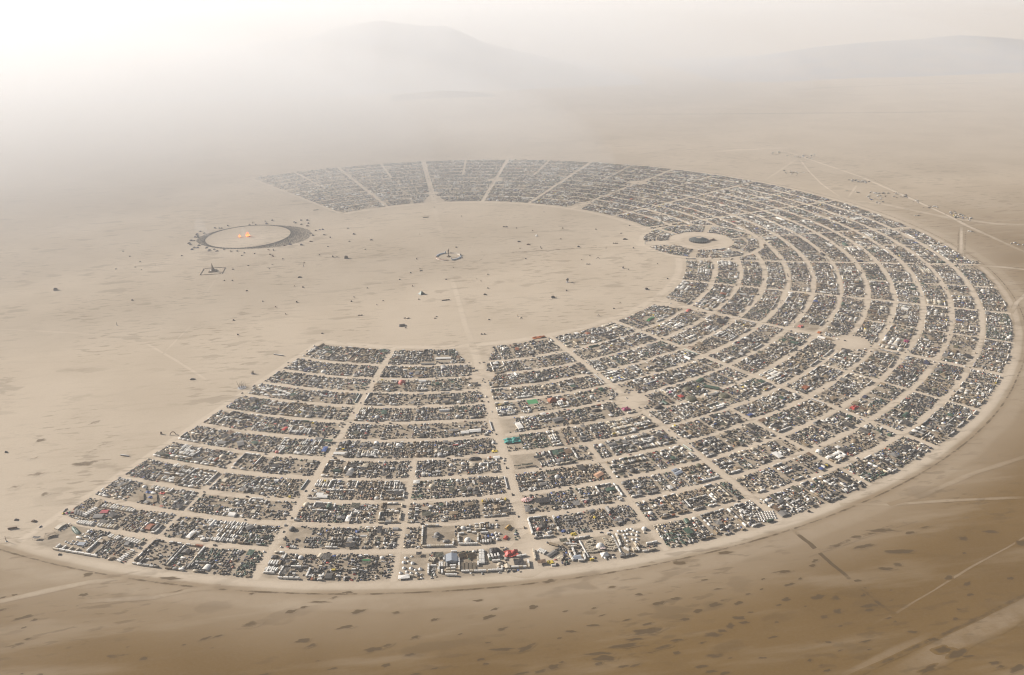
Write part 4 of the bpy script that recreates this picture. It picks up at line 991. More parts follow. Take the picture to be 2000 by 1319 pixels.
COLOURS = {
    'white': (.74, .705, .64), 'cream': (.55, .47, .35), 'tan': (.24, .175, .105), 'light grey': (.35, .335, .305), 'grey': (.175, .165, .152), 'bluegrey': (.27, .30, .34),
    'dark grey': (.062, .058, .053), 'dark': (.055, .049, .042), 'black': (.018, .018, .02), 'silver': (.37, .355, .335), 'blue': (.04, .09, .27), 'navy': (.025, .033, .075),
    'pale blue': (.28, .40, .52), 'red': (.42, .04, .025), 'darkred': (.20, .02, .02), 'crimson': (.38, .03, .05), 'coral': (.55, .13, .10), 'orange': (.52, .14, .03),
    'rust': (.30, .09, .035), 'yellow': (.62, .45, .05), 'ochre': (.36, .22, .06), 'green': (.05, .26, .09), 'darkgreen': (.025, .07, .045), 'dark green': (.025, .07, .045),
    'olive': (.085, .08, .042), 'darkolive': (.055, .055, .035), 'brown': (.14, .085, .05), 'teal': (.05, .32, .27), 'magenta': (.30, .02, .10), 'peach': (.55, .32, .20),
    'pinkwhite': (.70, .55, .50), 'purple': (.12, .06, .22),
}


# ------------------------------------------------------------------ mesh helpers
def tag(o, label=None, category=None, group=None, kind=None):
    if label: o['label'] = label
    if category: o['category'] = category
    if group: o['group'] = group
    if kind: o['kind'] = kind
    return o


def mesh_from(name, verts, faces, mats, fmat=None, smooth=False):
    me = bpy.data.meshes.new(name)
    me.from_pydata([tuple(v) for v in verts], [], [tuple(f) for f in faces])
    for x in mats:
        me.materials.append(x)
    if fmat is not None:
        me.polygons.foreach_set('material_index', fmat)
    if smooth:
        me.polygons.foreach_set('use_smooth', [True] * len(me.polygons))
    me.update()
    return me


def link(name, me, parent=None):
    o = bpy.data.objects.new(name, me)
    COL.objects.link(o)
    if parent is not None:
        o.parent = parent
    return o


def box(x0, x1, y0, y1, z0, z1, bottom=False, taper=1.0):
    cx, cy_ = (x0 + x1) / 2, (y0 + y1) / 2
    v = [(x0, y0, z0), (x1, y0, z0), (x1, y1, z0), (x0, y1, z0)]
    v += [(cx + (a - cx) * taper, cy_ + (b_ - cy_) * taper, z1) for a, b_, _ in v[:4]]
    f = [(4, 5, 6, 7), (0, 1, 5, 4), (1, 2, 6, 5), (2, 3, 7, 6), (3, 0, 4, 7)]
    if bottom: f.append((3, 2, 1, 0))
    return v, f


def side_prism(prof, y0, y1, inset_top=0.0):
    """profile in x,z (listed clockwise seen from -y) extruded along y"""
    n = len(prof)
    zt = max(z for _, z in prof)
    v = []
    for y, s in ((y0, 1), (y1, -1)):
        for x, z in prof:
            v.append((x, y + (s * inset_top if z >= zt - 1e-6 else 0), z))
    f = [tuple(range(n - 1, -1, -1)), tuple(range(n, 2 * n))]
    for i in range(n):
        j = (i + 1) % n
        f.append((i, j, n + j, n + i))
    return v, f


def lathe(prof, n, squash=1.0, cap=True):
    v, f = [], []
    for r, z in prof:
        for k in range(n):
            a = 2 * math.pi * (k + .5) / n
            v.append((r * math.cos(a), r * math.sin(a) * squash, z))
    for i in range(len(prof) - 1):
        for k in range(n):
            k2 = (k + 1) % n
            f.append((i * n + k, i * n + k2, (i + 1) * n + k2, (i + 1) * n + k))
    if cap:
        b0 = (len(prof) - 1) * n
        f.append(tuple(b0 + k for k in range(n)))
    return v, f


def join(*shapes):
    V, F = [], []
    for v, f in shapes:
        o = len(V)
        V += list(v)
        F += [tuple(i + o for i in q) for q in f]
    return V, F


def move(shape, dx=0, dy=0, dz=0, sx=1, sy=1, sz=1):
    v, f = shape
    return [(x * sx + dx, y * sy + dy, z * sz + dz) for x, y, z in v], f


# ------------------------------------------------------------------ prototypes in a unit box (x length, y width, z height)
def wheels(xs, r=.13, w=.12):
    s = []
    for x in xs:
        for y in (-.46, .46 - w):
            s.append(box(x - r * .35, x + r * .35, y, y + w, 0, r * 1.6))
    return join(*s)


MOTOR_PROF = [(-.5, .13), (-.5, .94), (-.475, 1), (.40, 1), (.47, .90), (.5, .55), (.5, .13)]
TRAILER_PROF = [(-.5, .30), (-.5, .88), (-.44, 1), (.36, 1), (.44, .86), (.44, .30), (.36, .14), (-.42, .14)]
CAR_LOW = [(-.5, .18), (-.5, .52), (-.46, .60), (.22, .62), (.47, .52), (.5, .40), (.5, .18)]
CAR_TOP = [(-.40, .60), (-.30, .96), (-.24, 1), (.06, 1), (.24, .62)]
VAN_PROF = [(-.5, .16), (-.5, .93), (-.46, 1), (.20, 1), (.34, .60), (.48, .50), (.5, .16)]
PICK_LOW = [(-.5, .2), (-.5, .55), (.24, .58), (.48, .52), (.5, .2)]
PICK_TOP = [(-.10, .56), (-.07, 1), (.12, 1), (.24, .58)]


def canopy_shape():
    v = [(-.5, -.5, .74), (.5, -.5, .74), (.5, .5, .74), (-.5, .5, .74), (-.5, -.5, .68), (.5, -.5, .68), (.5, .5, .68), (-.5, .5, .68), (0, 0, 1)]
    f = [(0, 1, 8), (1, 2, 8), (2, 3, 8), (3, 0, 8), (4, 5, 1, 0), (5, 6, 2, 1), (6, 7, 3, 2), (7, 4, 0, 3)]
    legs = [box(sx * .47 - .012, sx * .47 + .012, sy * .47 - .012, sy * .47 + .012, 0, .70) for sx in (-1, 1) for sy in (-1, 1)]
    return (v, f), join(*legs)


def shade_shape():
    n = 5
    v, f = [], []
    for i in range(n):
        for j in range(n):
            x, y = -.5 + i / (n - 1), -.5 + j / (n - 1)
            sag = .10 * math.cos(math.pi * x * 2.0) * math.cos(math.pi * y * 2.0)
            v.append((x, y, .88 + sag))
    for i in range(n - 1):
        for j in range(n - 1):
            f.append((i * n + j, (i + 1) * n + j, (i + 1) * n + j + 1, i * n + j + 1))
    posts = [box(x - .012, x + .012, y - .012, y + .012, 0, .86) for x in (-.48, 0, .48) for y in (-.48, .48)]
    return (v, f), join(*posts)


def arch(n=7, open_ends=False):
    prof = [(math.cos(math.pi * k / n) * .5, math.sin(math.pi * k / n)) for k in range(n + 1)]
    v = [(x, y, z) for x in (-.5, .5) for y, z in prof]
    f = [(k, k + 1, n + 2 + k, n + 1 + k) for k in range(n)]
    f += [tuple(range(n, -1, -1)), tuple(range(n + 1, 2 * n + 2))]
    return v, f


DOME_PROF = [(.5, 0), (.485, .30), (.42, .58), (.31, .80), (.16, .95), (.03, 1.0)]
TENT_PROF = [(.5, 0), (.46, .42), (.30, .80), (.06, 1.0)]
cano, cano_legs = canopy_shape()
shad, shad_posts = shade_shape()

# kind -> list of (part name or None for the thing's own mesh, slot, shape)
PROTO = {
    'motorhome': [(None, 'paint', side_prism(MOTOR_PROF, -.5, .5, .04)), ('windshield', 'glass', side_prism([(.452, .90), (.505, .58), (.485, .56), (.44, .88)], -.44, .44)),
                  ('roof_unit', 'light', box(-.16, -.06, -.16, .16, 1.0, 1.09)), ('undercarriage', 'dark', wheels((-.28, .34)))],
    'camping_trailer': [(None, 'paint', side_prism(TRAILER_PROF, -.5, .5, .05)), ('roof_unit', 'light', box(-.08, .05, -.18, .18, 1.0, 1.09)),
                        ('hitch', 'dark', join(box(.43, .56, -.05, .05, .12, .2), wheels((-.10,))))],
    'cargo_container': [(None, 'paint', join(box(-.5, .5, -.5, .5, .22, 1.0, taper=.985), box(-.49, .49, -.42, .42, 1.0, 1.012))), ('door', 'metal', box(-.508, -.5, -.46, .46, .25, .97)),
                        ('undercarriage', 'dark', join(wheels((-.36, -.26), .11), box(.3, .34, -.35, .35, 0, .22)))],
    'box_truck': [(None, 'paint', box(-.5, .22, -.5, .5, .22, 1.0, taper=.98)), ('cab', 'light', side_prism([(.23, .14), (.23, .74), (.36, .74), (.42, .50), (.5, .46), (.5, .14)], -.45, .45)),
                  ('undercarriage', 'dark', wheels((-.3, .36), .12))],
    'bus': [(None, 'paint', side_prism([(-.5, .12), (-.5, .95), (-.48, 1), (.46, 1), (.5, .9), (.5, .12)], -.5, .5, .07)), ('window_band', 'glass', join(box(-.47, .44, -.508, -.5, .55, .82), box(-.47, .44, .5, .508, .55, .82))),
            ('undercarriage', 'dark', wheels((-.3, .33), .1))],
    'car': [(None, 'paint', side_prism(CAR_LOW, -.5, .5)), ('cabin', 'glass', side_prism(CAR_TOP, -.43, .43, .06)), ('roof', 'paint', box(-.25, .07, -.37, .37, 1.0, 1.02)), ('undercarriage', 'dark', wheels((-.3, .3), .22))],
    'van': [(None, 'paint', side_prism(VAN_PROF, -.5, .5, .04)), ('windshield', 'glass', side_prism([(.215, .99), (.335, .66), (.31, .64), (.2, .96)], -.42, .42)), ('undercarriage', 'dark', wheels((-.3, .32), .2))],
    'pickup_truck': [(None, 'paint', side_prism(PICK_LOW, -.5, .5)), ('cabin', 'glass', side_prism(PICK_TOP, -.44, .44, .05)), ('load_bed', 'dark', box(-.48, -.13, -.42, .42, .54, .60)), ('undercarriage', 'dark', wheels((-.3, .32), .2))],
    'canopy': [(None, 'paint', cano), ('leg_frame', 'metal', cano_legs)],
    'shade_cloth': [(None, 'paint', shad), ('post_frame', 'metal', shad_posts)],
    'dome_tent': [(None, 'paint', lathe(TENT_PROF, 8))],
    'cabin_tent': [(None, 'paint', side_prism([(-.5, 0), (-.47, .62), (0, 1), (.47, .62), (.5, 0)], -.5, .5, .05))],
    'hexayurt': [(None, 'paint', lathe([(.5, 0), (.5, .56), (.02, 1.0)], 6))],
    'arched_hut': [(None, 'paint', arch())],
    'geodesic_dome': [(None, 'paint', lathe(DOME_PROF, 12)), ('door', 'dark', box(.43, .505, -.09, .09, 0, .42))],
}
LOD = {
    'motorhome': ('motorhome', (None, 'undercarriage')), 'camping_trailer': ('camping_trailer', (None,)), 'cargo_container': ('cargo_container', (None,)), 'box_truck': ('box_truck', (None, 'cab')),
    'bus': ('bus', (None, 'window_band')), 'car': ('car', (None, 'cabin')), 'van': ('van', (None,)), 'pickup_truck': ('pickup_truck', (None, 'cabin')), 'canopy': ('canopy', (None,)),
    'shade_cloth': ('shade_cloth', (None,)), 'dome_tent': ('dome_tent', (None,)), 'cabin_tent': ('cabin_tent', (None,)), 'hexayurt': ('hexayurt', (None,)), 'arched_hut': ('arched_hut', (None,)), 'geodesic_dome': ('geodesic_dome', (None,)),
}
PROTO_MESH = {k: [(pn, mesh_from(pn or k, sh[0], sh[1], [SLOTS[sl]])) for pn, sl, sh in v] for k, v in PROTO.items()}
CATEGORY = {'motorhome': 'motorhome', 'camping_trailer': 'camping trailer', 'cargo_container': 'container', 'box_truck': 'box truck', 'bus': 'bus', 'car': 'car', 'van': 'van', 'pickup_truck': 'pickup truck', 'canopy': 'canopy',
            'shade_cloth': 'shade cloth', 'dome_tent': 'tent', 'cabin_tent': 'tent', 'hexayurt': 'shelter', 'arched_hut': 'hut', 'geodesic_dome': 'dome'}
SAY = {'motorhome': 'motorhome', 'camping_trailer': 'camping trailer', 'cargo_container': 'cargo container', 'box_truck': 'box truck', 'bus': 'bus', 'car': 'car', 'van': 'van', 'pickup_truck': 'pickup', 'canopy': 'canopy',
       'shade_cloth': 'shade cloth', 'dome_tent': 'dome tent', 'cabin_tent': 'cabin tent', 'hexayurt': 'hexagonal shelter', 'arched_hut': 'arched hut', 'geodesic_dome': 'dome'}
ORD = ['first', 'second', 'third', 'fourth', 'fifth', 'sixth', 'seventh', 'eighth', 'ninth', 'tenth', 'eleventh', 'twelfth']


def nth(i):
    return ORD[i - 1] if i <= 12 else '%dth' % i if i % 10 not in (1, 2, 3) or 10 < i % 100 < 14 else '%d%s' % (i, ('st', 'nd', 'rd')[i % 10 - 1])


FINE = ('undercarriage', 'leg_frame', 'post_frame', 'rail', 'wall_post', 'window_band', 'rib_frame', 'hitch', 'border_strip')


def place(kind, x, y, rot, l, w, h, col, label, group, z=0.0):
    root = None
    for pn, me in PROTO_MESH[kind]:
        if root is None:
            root = link(kind, me)
            root.location = (x, y, z)
            root.rotation_euler = (0, 0, rot)
            root.scale = (l, w, h)
            root.color = (*col, 1)
            tag(root, label, CATEGORY[kind], group)
        else:
            o = link(pn, me, root)
            o.color = (*col, 1)
            if pn in FINE:
                o['kind'] = 'stuff'
    return root


# ------------------------------------------------------------------ the setting
g_me = mesh_from('ground', [(-90000, -40000, 0), (90000, -40000, 0), (90000, 140000, 0), (-90000, 140000, 0)], [(0, 1, 2, 3)], [PLAYA])
tag(link('ground', g_me), kind='structure')
KT = [(-125, 1.0), (-45, 1.0), (-15, 1.045), (0, 1.05), (60, 1.065), (125, 1.075)]


def kwarp(deg):
    for (a, ka), (b_, kb) in zip(KT, KT[1:]):
        if deg <= b_:
            t_ = min(1, max(0, (deg - a) / (b_ - a)))
            return ka + (kb - ka) * t_
    return KT[-1][1]


def polar(r, deg):
    rr = 762 + (r - 762) * kwarp(deg)
    a = math.radians(deg)
    return rr * math.cos(a), rr * math.sin(a)


def strip(name, pts, width, k, z, kind='structure', uneven=.12, fade=False):
    """a worn strip of ground along pts; k > 0 pale dust, k < 0 dark damp crust, fading to both sides"""
    n = len(pts)
    prof = (-1.0, -.55, 0.0, .55, 1.0)
    val = (0.0, .85, 1.0, .85, 0.0)
    v, f, a = [], [], []
    ph = rnd.random() * 9
    for i in range(n):
        p0 = pts[max(0, i - 1)]
        p1 = pts[min(n - 1, i + 1)]
        dx, dy = p1[0] - p0[0], p1[1] - p0[1]
        d = math.hypot(dx, dy) or 1
        nx, ny = -dy / d, dx / d
        ww = width * .5 * (1 + uneven * math.sin(i * 1.7 + ph))
        for s, q in zip(prof, val):
            v.append((pts[i][0] + nx * ww * 1.25 * s, pts[i][1] + ny * ww * 1.25 * s, z + (.0 if q == 0 else .004)))
            a.append(q * abs(k) * (min(1.0, min(i, n - 1 - i) / max(1.0, n * .22)) if fade else 1.0))
    for i in range(n - 1):
        for j in range(4):
            f.append((i * 5 + j, i * 5 + j + 1, i * 5 + j + 6, i * 5 + j + 5))
    me = mesh_from(name, v, f, [PLAYA])
    at = me.attributes.new('dust' if k > 0 else 'damp', 'FLOAT', 'POINT')
    at.data.foreach_set('value', a)
    o = link(name, me)
    tag(o, kind=kind)
    return o


def dense(pts, step=40.0):
    out = []
    for (x0, y0), (x1, y1) in zip(pts, pts[1:]):
        n = max(1, int(math.hypot(x1 - x0, y1 - y0) / step))
        out += [(x0 + (x1 - x0) * i / n, y0 + (y1 - y0) * i / n) for i in range(n)]
    out.append(pts[-1])
    return out


RB = [768, 868, 941, 1011, 1077, 1147, 1219, 1291, 1358, 1429, 1497, 1566, 1640]
NR = 12
CC = (882.0, -4.0)
for i in range(1, NR):
    seg = [polar(RB[i], -120 + k * 1.5) for k in range(161)]
    if i <= 3:
        seg1 = [q for q in seg[:80] if math.hypot(q[0] - CC[0], q[1] - CC[1]) > 205]
        seg2 = [q for q in seg[80:] if math.hypot(q[0] - CC[0], q[1] - CC[1]) > 205]
        strip('ring_street', seg1, 14, .68, .05)
        strip('ring_street', seg2, 14, .68, .05)
    else:
        strip('ring_street', seg, 13, .68, .05)
strip('esplanade_street', [q for q in (polar(760, -120 + k * 1.5) for k in range(81)) if math.hypot(q[0] - CC[0], q[1] - CC[1]) > 215], 22, .62, .054)
strip('esplanade_street', [q for q in (polar(760, k * 1.5) for k in range(81)) if math.hypot(q[0] - CC[0], q[1] - CC[1]) > 215], 22, .62, .054)
strip('rim_road', [polar(1647, -123 + k * 1.5) for k in range(165)], 15, .48, .06)
strip('rim_road', [polar(1664, -121 + k * 1.5) for k in range(162)], 4, -.42, .07)
strip('rim_road', [polar(1684, -124 + k * 1.5) for k in range(120)], 30, .14, .03)
for s in range(17):
    deg = -120 + s * 15
    wid = {0: 15, 2: 22, 14: 22, 5: 17, 11: 17}.get(s, 14)
    if s == 8:
        continue
    r0 = 760
    pts = [q for q in (polar(r0 + (1650 - r0) * k / 30, deg) for k in range(31)) if math.hypot(q[0] - CC[0], q[1] - CC[1]) > 205]
    strip('spoke_street', pts, wid, .7, .056)
for s in range(16):
    strip('spoke_street', [polar(1285 + 355 * k / 12, -112.5 + s * 15) for k in range(13)], 10, .6, .052)
strip('spoke_street', [polar(1090 + 550 * k / 12, 0) for k in range(13)], 14, .6, .058)
strip('circle_street', [(CC[0] + 207 * math.cos(k * math.pi / 36), CC[1] + 207 * math.sin(k * math.pi / 36)) for k in range(73)], 15, .6, .062)
strip('circle_street', [(CC[0] + 88 * math.cos(k * math.pi / 24), CC[1] + 88 * math.sin(k * math.pi / 24)) for k in range(49)], 44, .6, .064)
strip('circle_street', [(118 * math.cos(k * math.pi / 24), 118 * math.sin(k * math.pi / 24)) for k in range(49)], 5, -.22, .03)
strip('promenade', [(650, 0), (720, 0), (800, 0)], 60, .5, .066)
PLAZAS = [(-90, 941, 30), (90, 941, 30), (-45, 1305, 46), (45, 1305, 42), (-75, 1165, 38), (75, 1165, 34), (-90, 1600, 40), (-45, 800, 34)]


def disc(name, x, y, rx, ry, ang, k, z, seed, rings=((.0, 1), (.35, .97), (.58, .78), (.8, .42), (1.05, 0))):
    rg = random.Random(seed)
    n = 30
    ph = [rg.random() * 6.28 for _ in range(4)]
    amp = [rg.uniform(.05, .22) for _ in range(4)]
    v, f, a = [(x, y, z)], [], [abs(k)]
    ca, sa = math.cos(ang), math.sin(ang)
    for t_, q in rings[1:]:
        for j in range(n):
            th = 2 * math.pi * j / n
            wv = 1 + sum(amp[u] * math.sin((u + 2) * th + ph[u]) for u in range(4)) * .7
            px, py = rx * t_ * wv * math.cos(th), ry * t_ * wv * math.sin(th)
            v.append((x + px * ca - py * sa, y + px * sa + py * ca, z - .002 * t_))
            a.append(q * abs(k))
    for j in range(n):
        j2 = (j + 1) % n
        f.append((0, 1 + j, 1 + j2))
        for q in range(len(rings) - 2):
            o0, o1 = 1 + q * n, 1 + (q + 1) * n
            f.append((o0 + j, o1 + j, o1 + j2, o0 + j2))
    me = mesh_from(name, v, f, [PLAYA])
    at = me.attributes.new('dust' if k > 0 else 'damp', 'FLOAT', 'POINT')
    at.data.foreach_set('value', a)
    tag(link(name, me), kind='structure')


for i, (deg, r, rad) in enumerate(PLAZAS):
    x, y = polar(r, deg)
    disc('plaza', x, y, rad * 1.2, rad * 1.2, 0, .65, .068 + i * .003, 50 + i)
for i, (x, y, rx, ry, ang, k) in enumerate(PATCHES):
    q = rnd.uniform(.55, 1.55)
    rx, ry, ang, k = rx * q * rnd.uniform(.8, 1.2), ry * q * rnd.uniform(.8, 1.5), ang + rnd.gauss(0, .12), k * rnd.uniform(.55, 1.0)
    disc('crust_patch', x, y, rx, ry, ang, -k, .10 + (i % 40) * .004, 300 + i)
for i, (nm, pts, wd, k) in enumerate(TRACKS):
    strip(nm, dense(pts, 25.0 if wd < 45 else 200.0), wd, k, .10 + (i % 20) * .006 + (.09 if k < 0 else 0), fade=True)


for i in range(70):
    if i < 40:
        a0 = rnd.uniform(0, 6.28)
        r0 = rnd.uniform(60, 720)
        x, y = r0 * math.cos(a0) - (350 if i % 3 == 0 else 0), r0 * math.sin(a0)
    else:
        x, y = rnd.uniform(-2600, 1900), rnd.uniform(-2350, -1750)
    a, ln = rnd.uniform(-.35, .45) + (0 if i >= 40 or rnd.random() < .6 else 1.2), rnd.uniform(180, 620)
    bend = rnd.uniform(-.5, .5)
    pts = []
    for k in range(12):
        pts.append((x, y))
        x += ln / 11 * math.cos(a)
        y += ln / 11 * math.sin(a)
        a += bend / 11 + rnd.gauss(0, .04)
    if all(math.hypot(*q) < 735 or math.hypot(*q) > 1690 or q[0] < -700 for q in pts):
        strip('playa_track', pts, rnd.uniform(3, 7), rnd.choice((.22, .16, .2, -.14, -.18)), .012 + i * .001, uneven=.25, fade=True)


# mountains: rough ridges standing on the plain
def mountain(name, ridge, half, colour, seed):
    rg = random.Random(seed)
    mt, t, b = new_mat(name + '_rock')
    r = t.nodes.new('ShaderNodeRGB')
    r.outputs[0].default_value = (*colour, 1)
    wear(t, b, r.outputs[0], .5, .003)
    b.inputs['Roughness'].default_value = .95
    nt_, ns = 90, 26
    def lerp(tt):
        u = tt * (len(ridge) - 1)
        i = min(int(u), len(ridge) - 2)
        w_ = u - i
        return [ridge[i][c] * (1 - w_) + ridge[i + 1][c] * w_ for c in range(3)]
    ph = [(rg.uniform(.0006, .006), rg.uniform(.0006, .006), rg.random() * 6.28) for _ in range(14)]
    v, f = [], []
    for i in range(nt_):
        x, y, h = lerp(i / (nt_ - 1))
        for j in range(ns):
            s = -1 + 2 * j / (ns - 1)
            X, Y = x, y + s * half
            nz = sum(math.sin(X * a + Y * c + q) / (1 + 500 * (a + c)) for a, c, q in ph)
            base = max(0.0, 1 - abs(s)) ** 1.25
            gul = 1 + .05 * math.sin(X * .012 + 2.2 * math.sin(Y * .003)) * (1 - base) + .05 * nz
            X += 60 * nz * (1 - base)
            v.append((X, Y + 40 * nz, max(-2.0, h * base * (gul if abs(s) > .05 else 1) - (4 if j in (0, ns - 1) else 0))))
    for i in range(nt_ - 1):
        for j in range(ns - 1):
            f.append((i * ns + j, (i + 1) * ns + j, (i + 1) * ns + j + 1, i * ns + j + 1))
    tag(link(name, mesh_from(name, v, f, [mt], smooth=True)), kind='structure')


mountain('mountain', [(-3600, 6600, 20), (-3282, 6600, 51), (-2767, 6600, 135), (-2353, 6600, 197), (-1876, 6600, 324), (-1455, 6600, 397), (-1143, 6600, 409), (-932, 6600, 434), (-715, 6600, 503), (-394, 6600, 566), (-179, 6600, 596), (31, 6600, 561),
                      (297, 6600, 525), (514, 6600, 525), (728, 6600, 433), (891, 6600, 347), (1223, 6600, 249), (1676, 6600, 131), (2000, 6600, 40), (2300, 6600, 10)], 1700, (.46, .455, .45), 3)
mountain('mountain', [(3000, 6300, 5), (3335, 6300, 25), (3741, 6300, 76), (4151, 6300, 144), (4625, 6300, 201), (5230, 6300, 233), (5848, 6300, 250), (6345, 6300, 281), (6734, 6300, 255), (7132, 6300, 211), (7799, 6300, 190), (8845, 6300, 150), (10000, 6300, 180)], 1500, (.28, .28, .29), 5)
mountain('mountain', [(-8000, 7600, 250), (-6800, 7600, 320), (-5895, 7600, 307), (-4893, 7600, 225), (-4385, 7600, 157), (-4079, 7600, 93), (-3661, 7600, 25), (-3300, 7600, 3)], 1300, (.42, .41, .40), 8)
mountain('hill', [(-120, 4650, 2), (0, 4650, 22), (150, 4650, 34), (302, 4650, 40), (450, 4650, 32), (600, 4650, 22), (760, 4650, 2)], 230, (.12, .10, .08), 9)

# ------------------------------------------------------------------ laying out the camps
ITEMS = []          # (kind, x, y, rot, l, w, h, colour name, ring, sector)
PAL = {
    'motorhome': [('white', 40), ('cream', 12), ('light grey', 14), ('tan', 12), ('grey', 11), ('dark grey', 11)],
    'camping_trailer': [('white', 38), ('cream', 11), ('silver', 13), ('light grey', 12), ('tan', 9), ('grey', 10), ('dark grey', 7)],
    'cargo_container': [('white', 52), ('cream', 14), ('light grey', 10), ('grey', 8), ('rust', 6), ('blue', 5), ('dark green', 5)],
    'box_truck': [('white', 70), ('yellow', 12), ('cream', 10), ('light grey', 8)],
    'bus': [('white', 34), ('yellow', 18), ('cream', 12), ('dark grey', 10), ('blue', 8), ('dark green', 8), ('red', 5), ('purple', 5)],
    'car': [('black', 34), ('dark grey', 28), ('grey', 10), ('silver', 7), ('white', 8), ('navy', 6), ('red', 3), ('dark green', 3), ('tan', 1)],
    'van': [('white', 34), ('silver', 12), ('dark grey', 24), ('black', 16), ('navy', 8), ('tan', 6)],
    'pickup_truck': [('black', 32), ('dark grey', 28), ('white', 14), ('silver', 8), ('navy', 10), ('darkred', 4), ('tan', 4)],
    'canopy': [('white', 22), ('tan', 14), ('cream', 8), ('blue', 9), ('dark grey', 18), ('grey', 12), ('dark green', 8), ('navy', 5), ('red', 4)],
    'shade_cloth': [('black', 36), ('darkolive', 18), ('dark', 22), ('brown', 14), ('tan', 5), ('grey', 4), ('dark green', 1)],
    'dome_tent': [('grey', 16), ('tan', 14), ('dark grey', 26), ('olive', 14), ('blue', 6), ('navy', 10), ('dark green', 8), ('orange', 3), ('cream', 3)],
    'cabin_tent': [('tan', 18), ('grey', 20), ('cream', 8), ('dark grey', 24), ('olive', 12), ('navy', 8), ('dark green', 6), ('rust', 4)],
    'hexayurt': [('white', 26), ('silver', 40), ('cream', 14), ('grey', 20)],
    'arched_hut': [('silver', 14), ('tan', 16), ('dark', 30), ('white', 6), ('dark green', 10), ('grey', 10), ('brown', 14)],
    'geodesic_dome': [('white', 46), ('cream', 16), ('grey', 12), ('dark', 10), ('olive', 8), ('tan', 8)],
}
PALC = {k: ([c for c, _ in v], [w for _, w in v]) for k, v in PAL.items()}


def pick_col(kind):
    c, w_ = PALC[kind]
    return rnd.choices(c, w_)[0]


def dims(kind):
    U = rnd.uniform
    return {'motorhome': (U(7.2, 11.2), 2.7, U(3.1, 3.6)), 'camping_trailer': (U(5.2, 8.6), 2.5, U(2.6, 3.1)), 'cargo_container': (rnd.choice((6.3, 12.4, 14.5)), 2.6, U(3.0, 3.8)),
            'box_truck': (U(6.5, 9.0), 2.6, U(3.2, 3.7)), 'bus': (U(9.5, 12.2), 2.7, U(3.1, 3.5)), 'car': (U(4.2, 5.0), 1.9, U(1.45, 1.8)), 'van': (U(5.0, 6.2), 2.1, U(2.0, 2.6)), 'pickup_truck': (U(5.2, 6.0), 2.0, 1.85),
            'canopy': rnd.choice(((3.1, 3.1, 2.9), (3.1, 3.1, 2.9), (6.1, 3.1, 3.0), (4.5, 3.2, 3.0))), 'shade_cloth': (U(5.0, 10.0), U(3.6, 6.5), U(2.5, 3.3)), 'dome_tent': (U(2.6, 4.0), U(2.4, 3.4), U(1.5, 2.0)),
            'cabin_tent': (U(3.2, 5.5), U(2.8, 4.2), U(2.0, 2.6)), 'hexayurt': (U(3.6, 5.2), U(3.6, 5.0), U(2.3, 2.8)), 'arched_hut': (U(4.0, 8.0), U(3.0, 4.5), U(2.1, 2.7)), 'geodesic_dome': (0, 0, 0)}[kind]


def in_poly(x, y, poly):
    c = False
    n = len(poly)
    for i in range(n):
        x0, y0 = poly[i]
        x1, y1 = poly[i - 1]
        if (y0 > y) != (y1 > y) and x < (x1 - x0) * (y - y0) / (y1 - y0) + x0:
            c = not c
    return c


PLAZA_XY = [(*polar(r_, d_), k_ + 8) for d_, r_, k_ in PLAZAS]
KEEP = []           # discs kept free of filler
for lmk in LANDMARKS:
    KEEP.append((lmk[1], lmk[2], max(lmk[3], lmk[4]) * .56 + 1.5))
for vr in VEHICLE_ROWS:
    _, x0, y0, x1, y1, n_, o_, _c, _l = vr
    n2 = max(2, int(math.hypot(x1 - x0, y1 - y0) / 5))
    for i in range(n2 + 1):
        KEEP.append((x0 + (x1 - x0) * i / n2, y0 + (y1 - y0) * i / n2, 6.5 if o_ else 4.5))
for x0, y0, x1, y1, n_, c_, l_ in TOILET_ROWS:
    for i in range(9):
        KEEP.append((x0 + (x1 - x0) * i / 8, y0 + (y1 - y0) * i / 8, 6.0))
for deg, r, rad in PLAZAS:
    KEEP.append((*polar(r, deg), rad))
GRID = {}
for k_ in KEEP:
    for gx in range(int((k_[0] - k_[2]) // 60), int((k_[0] + k_[2]) // 60) + 1):
        for gy in range(int((k_[1] - k_[2]) // 60), int((k_[1] + k_[2]) // 60) + 1):
            GRID.setdefault((gx, gy), []).append(k_)
OPEN_BOX = [(min(q[0] for q in pl), max(q[0] for q in pl), min(q[1] for q in pl), max(q[1] for q in pl), pl) for pl in OPEN_GROUND]


def is_free(x, y):
    for kx, ky, kr in GRID.get((int(x // 60), int(y // 60)), ()):
        if (x - kx) ** 2 + (y - ky) ** 2 < kr * kr:
            return False
    for a, b_, c, d, pl in OPEN_BOX:
        if a < x < b_ and c < y < d and in_poly(x, y, pl):
            return False
    return True


def keyhole(r, deg):
    for kd, w0 in ((-90, 46), (90, 46), (-45, 30), (45, 30)):
        if r < 940:
            off = abs(math.radians(deg - kd)) * r
            lim = 8 + w0 * max(0, (930 - r) / 165)
            if off < lim:
                return True
    return False


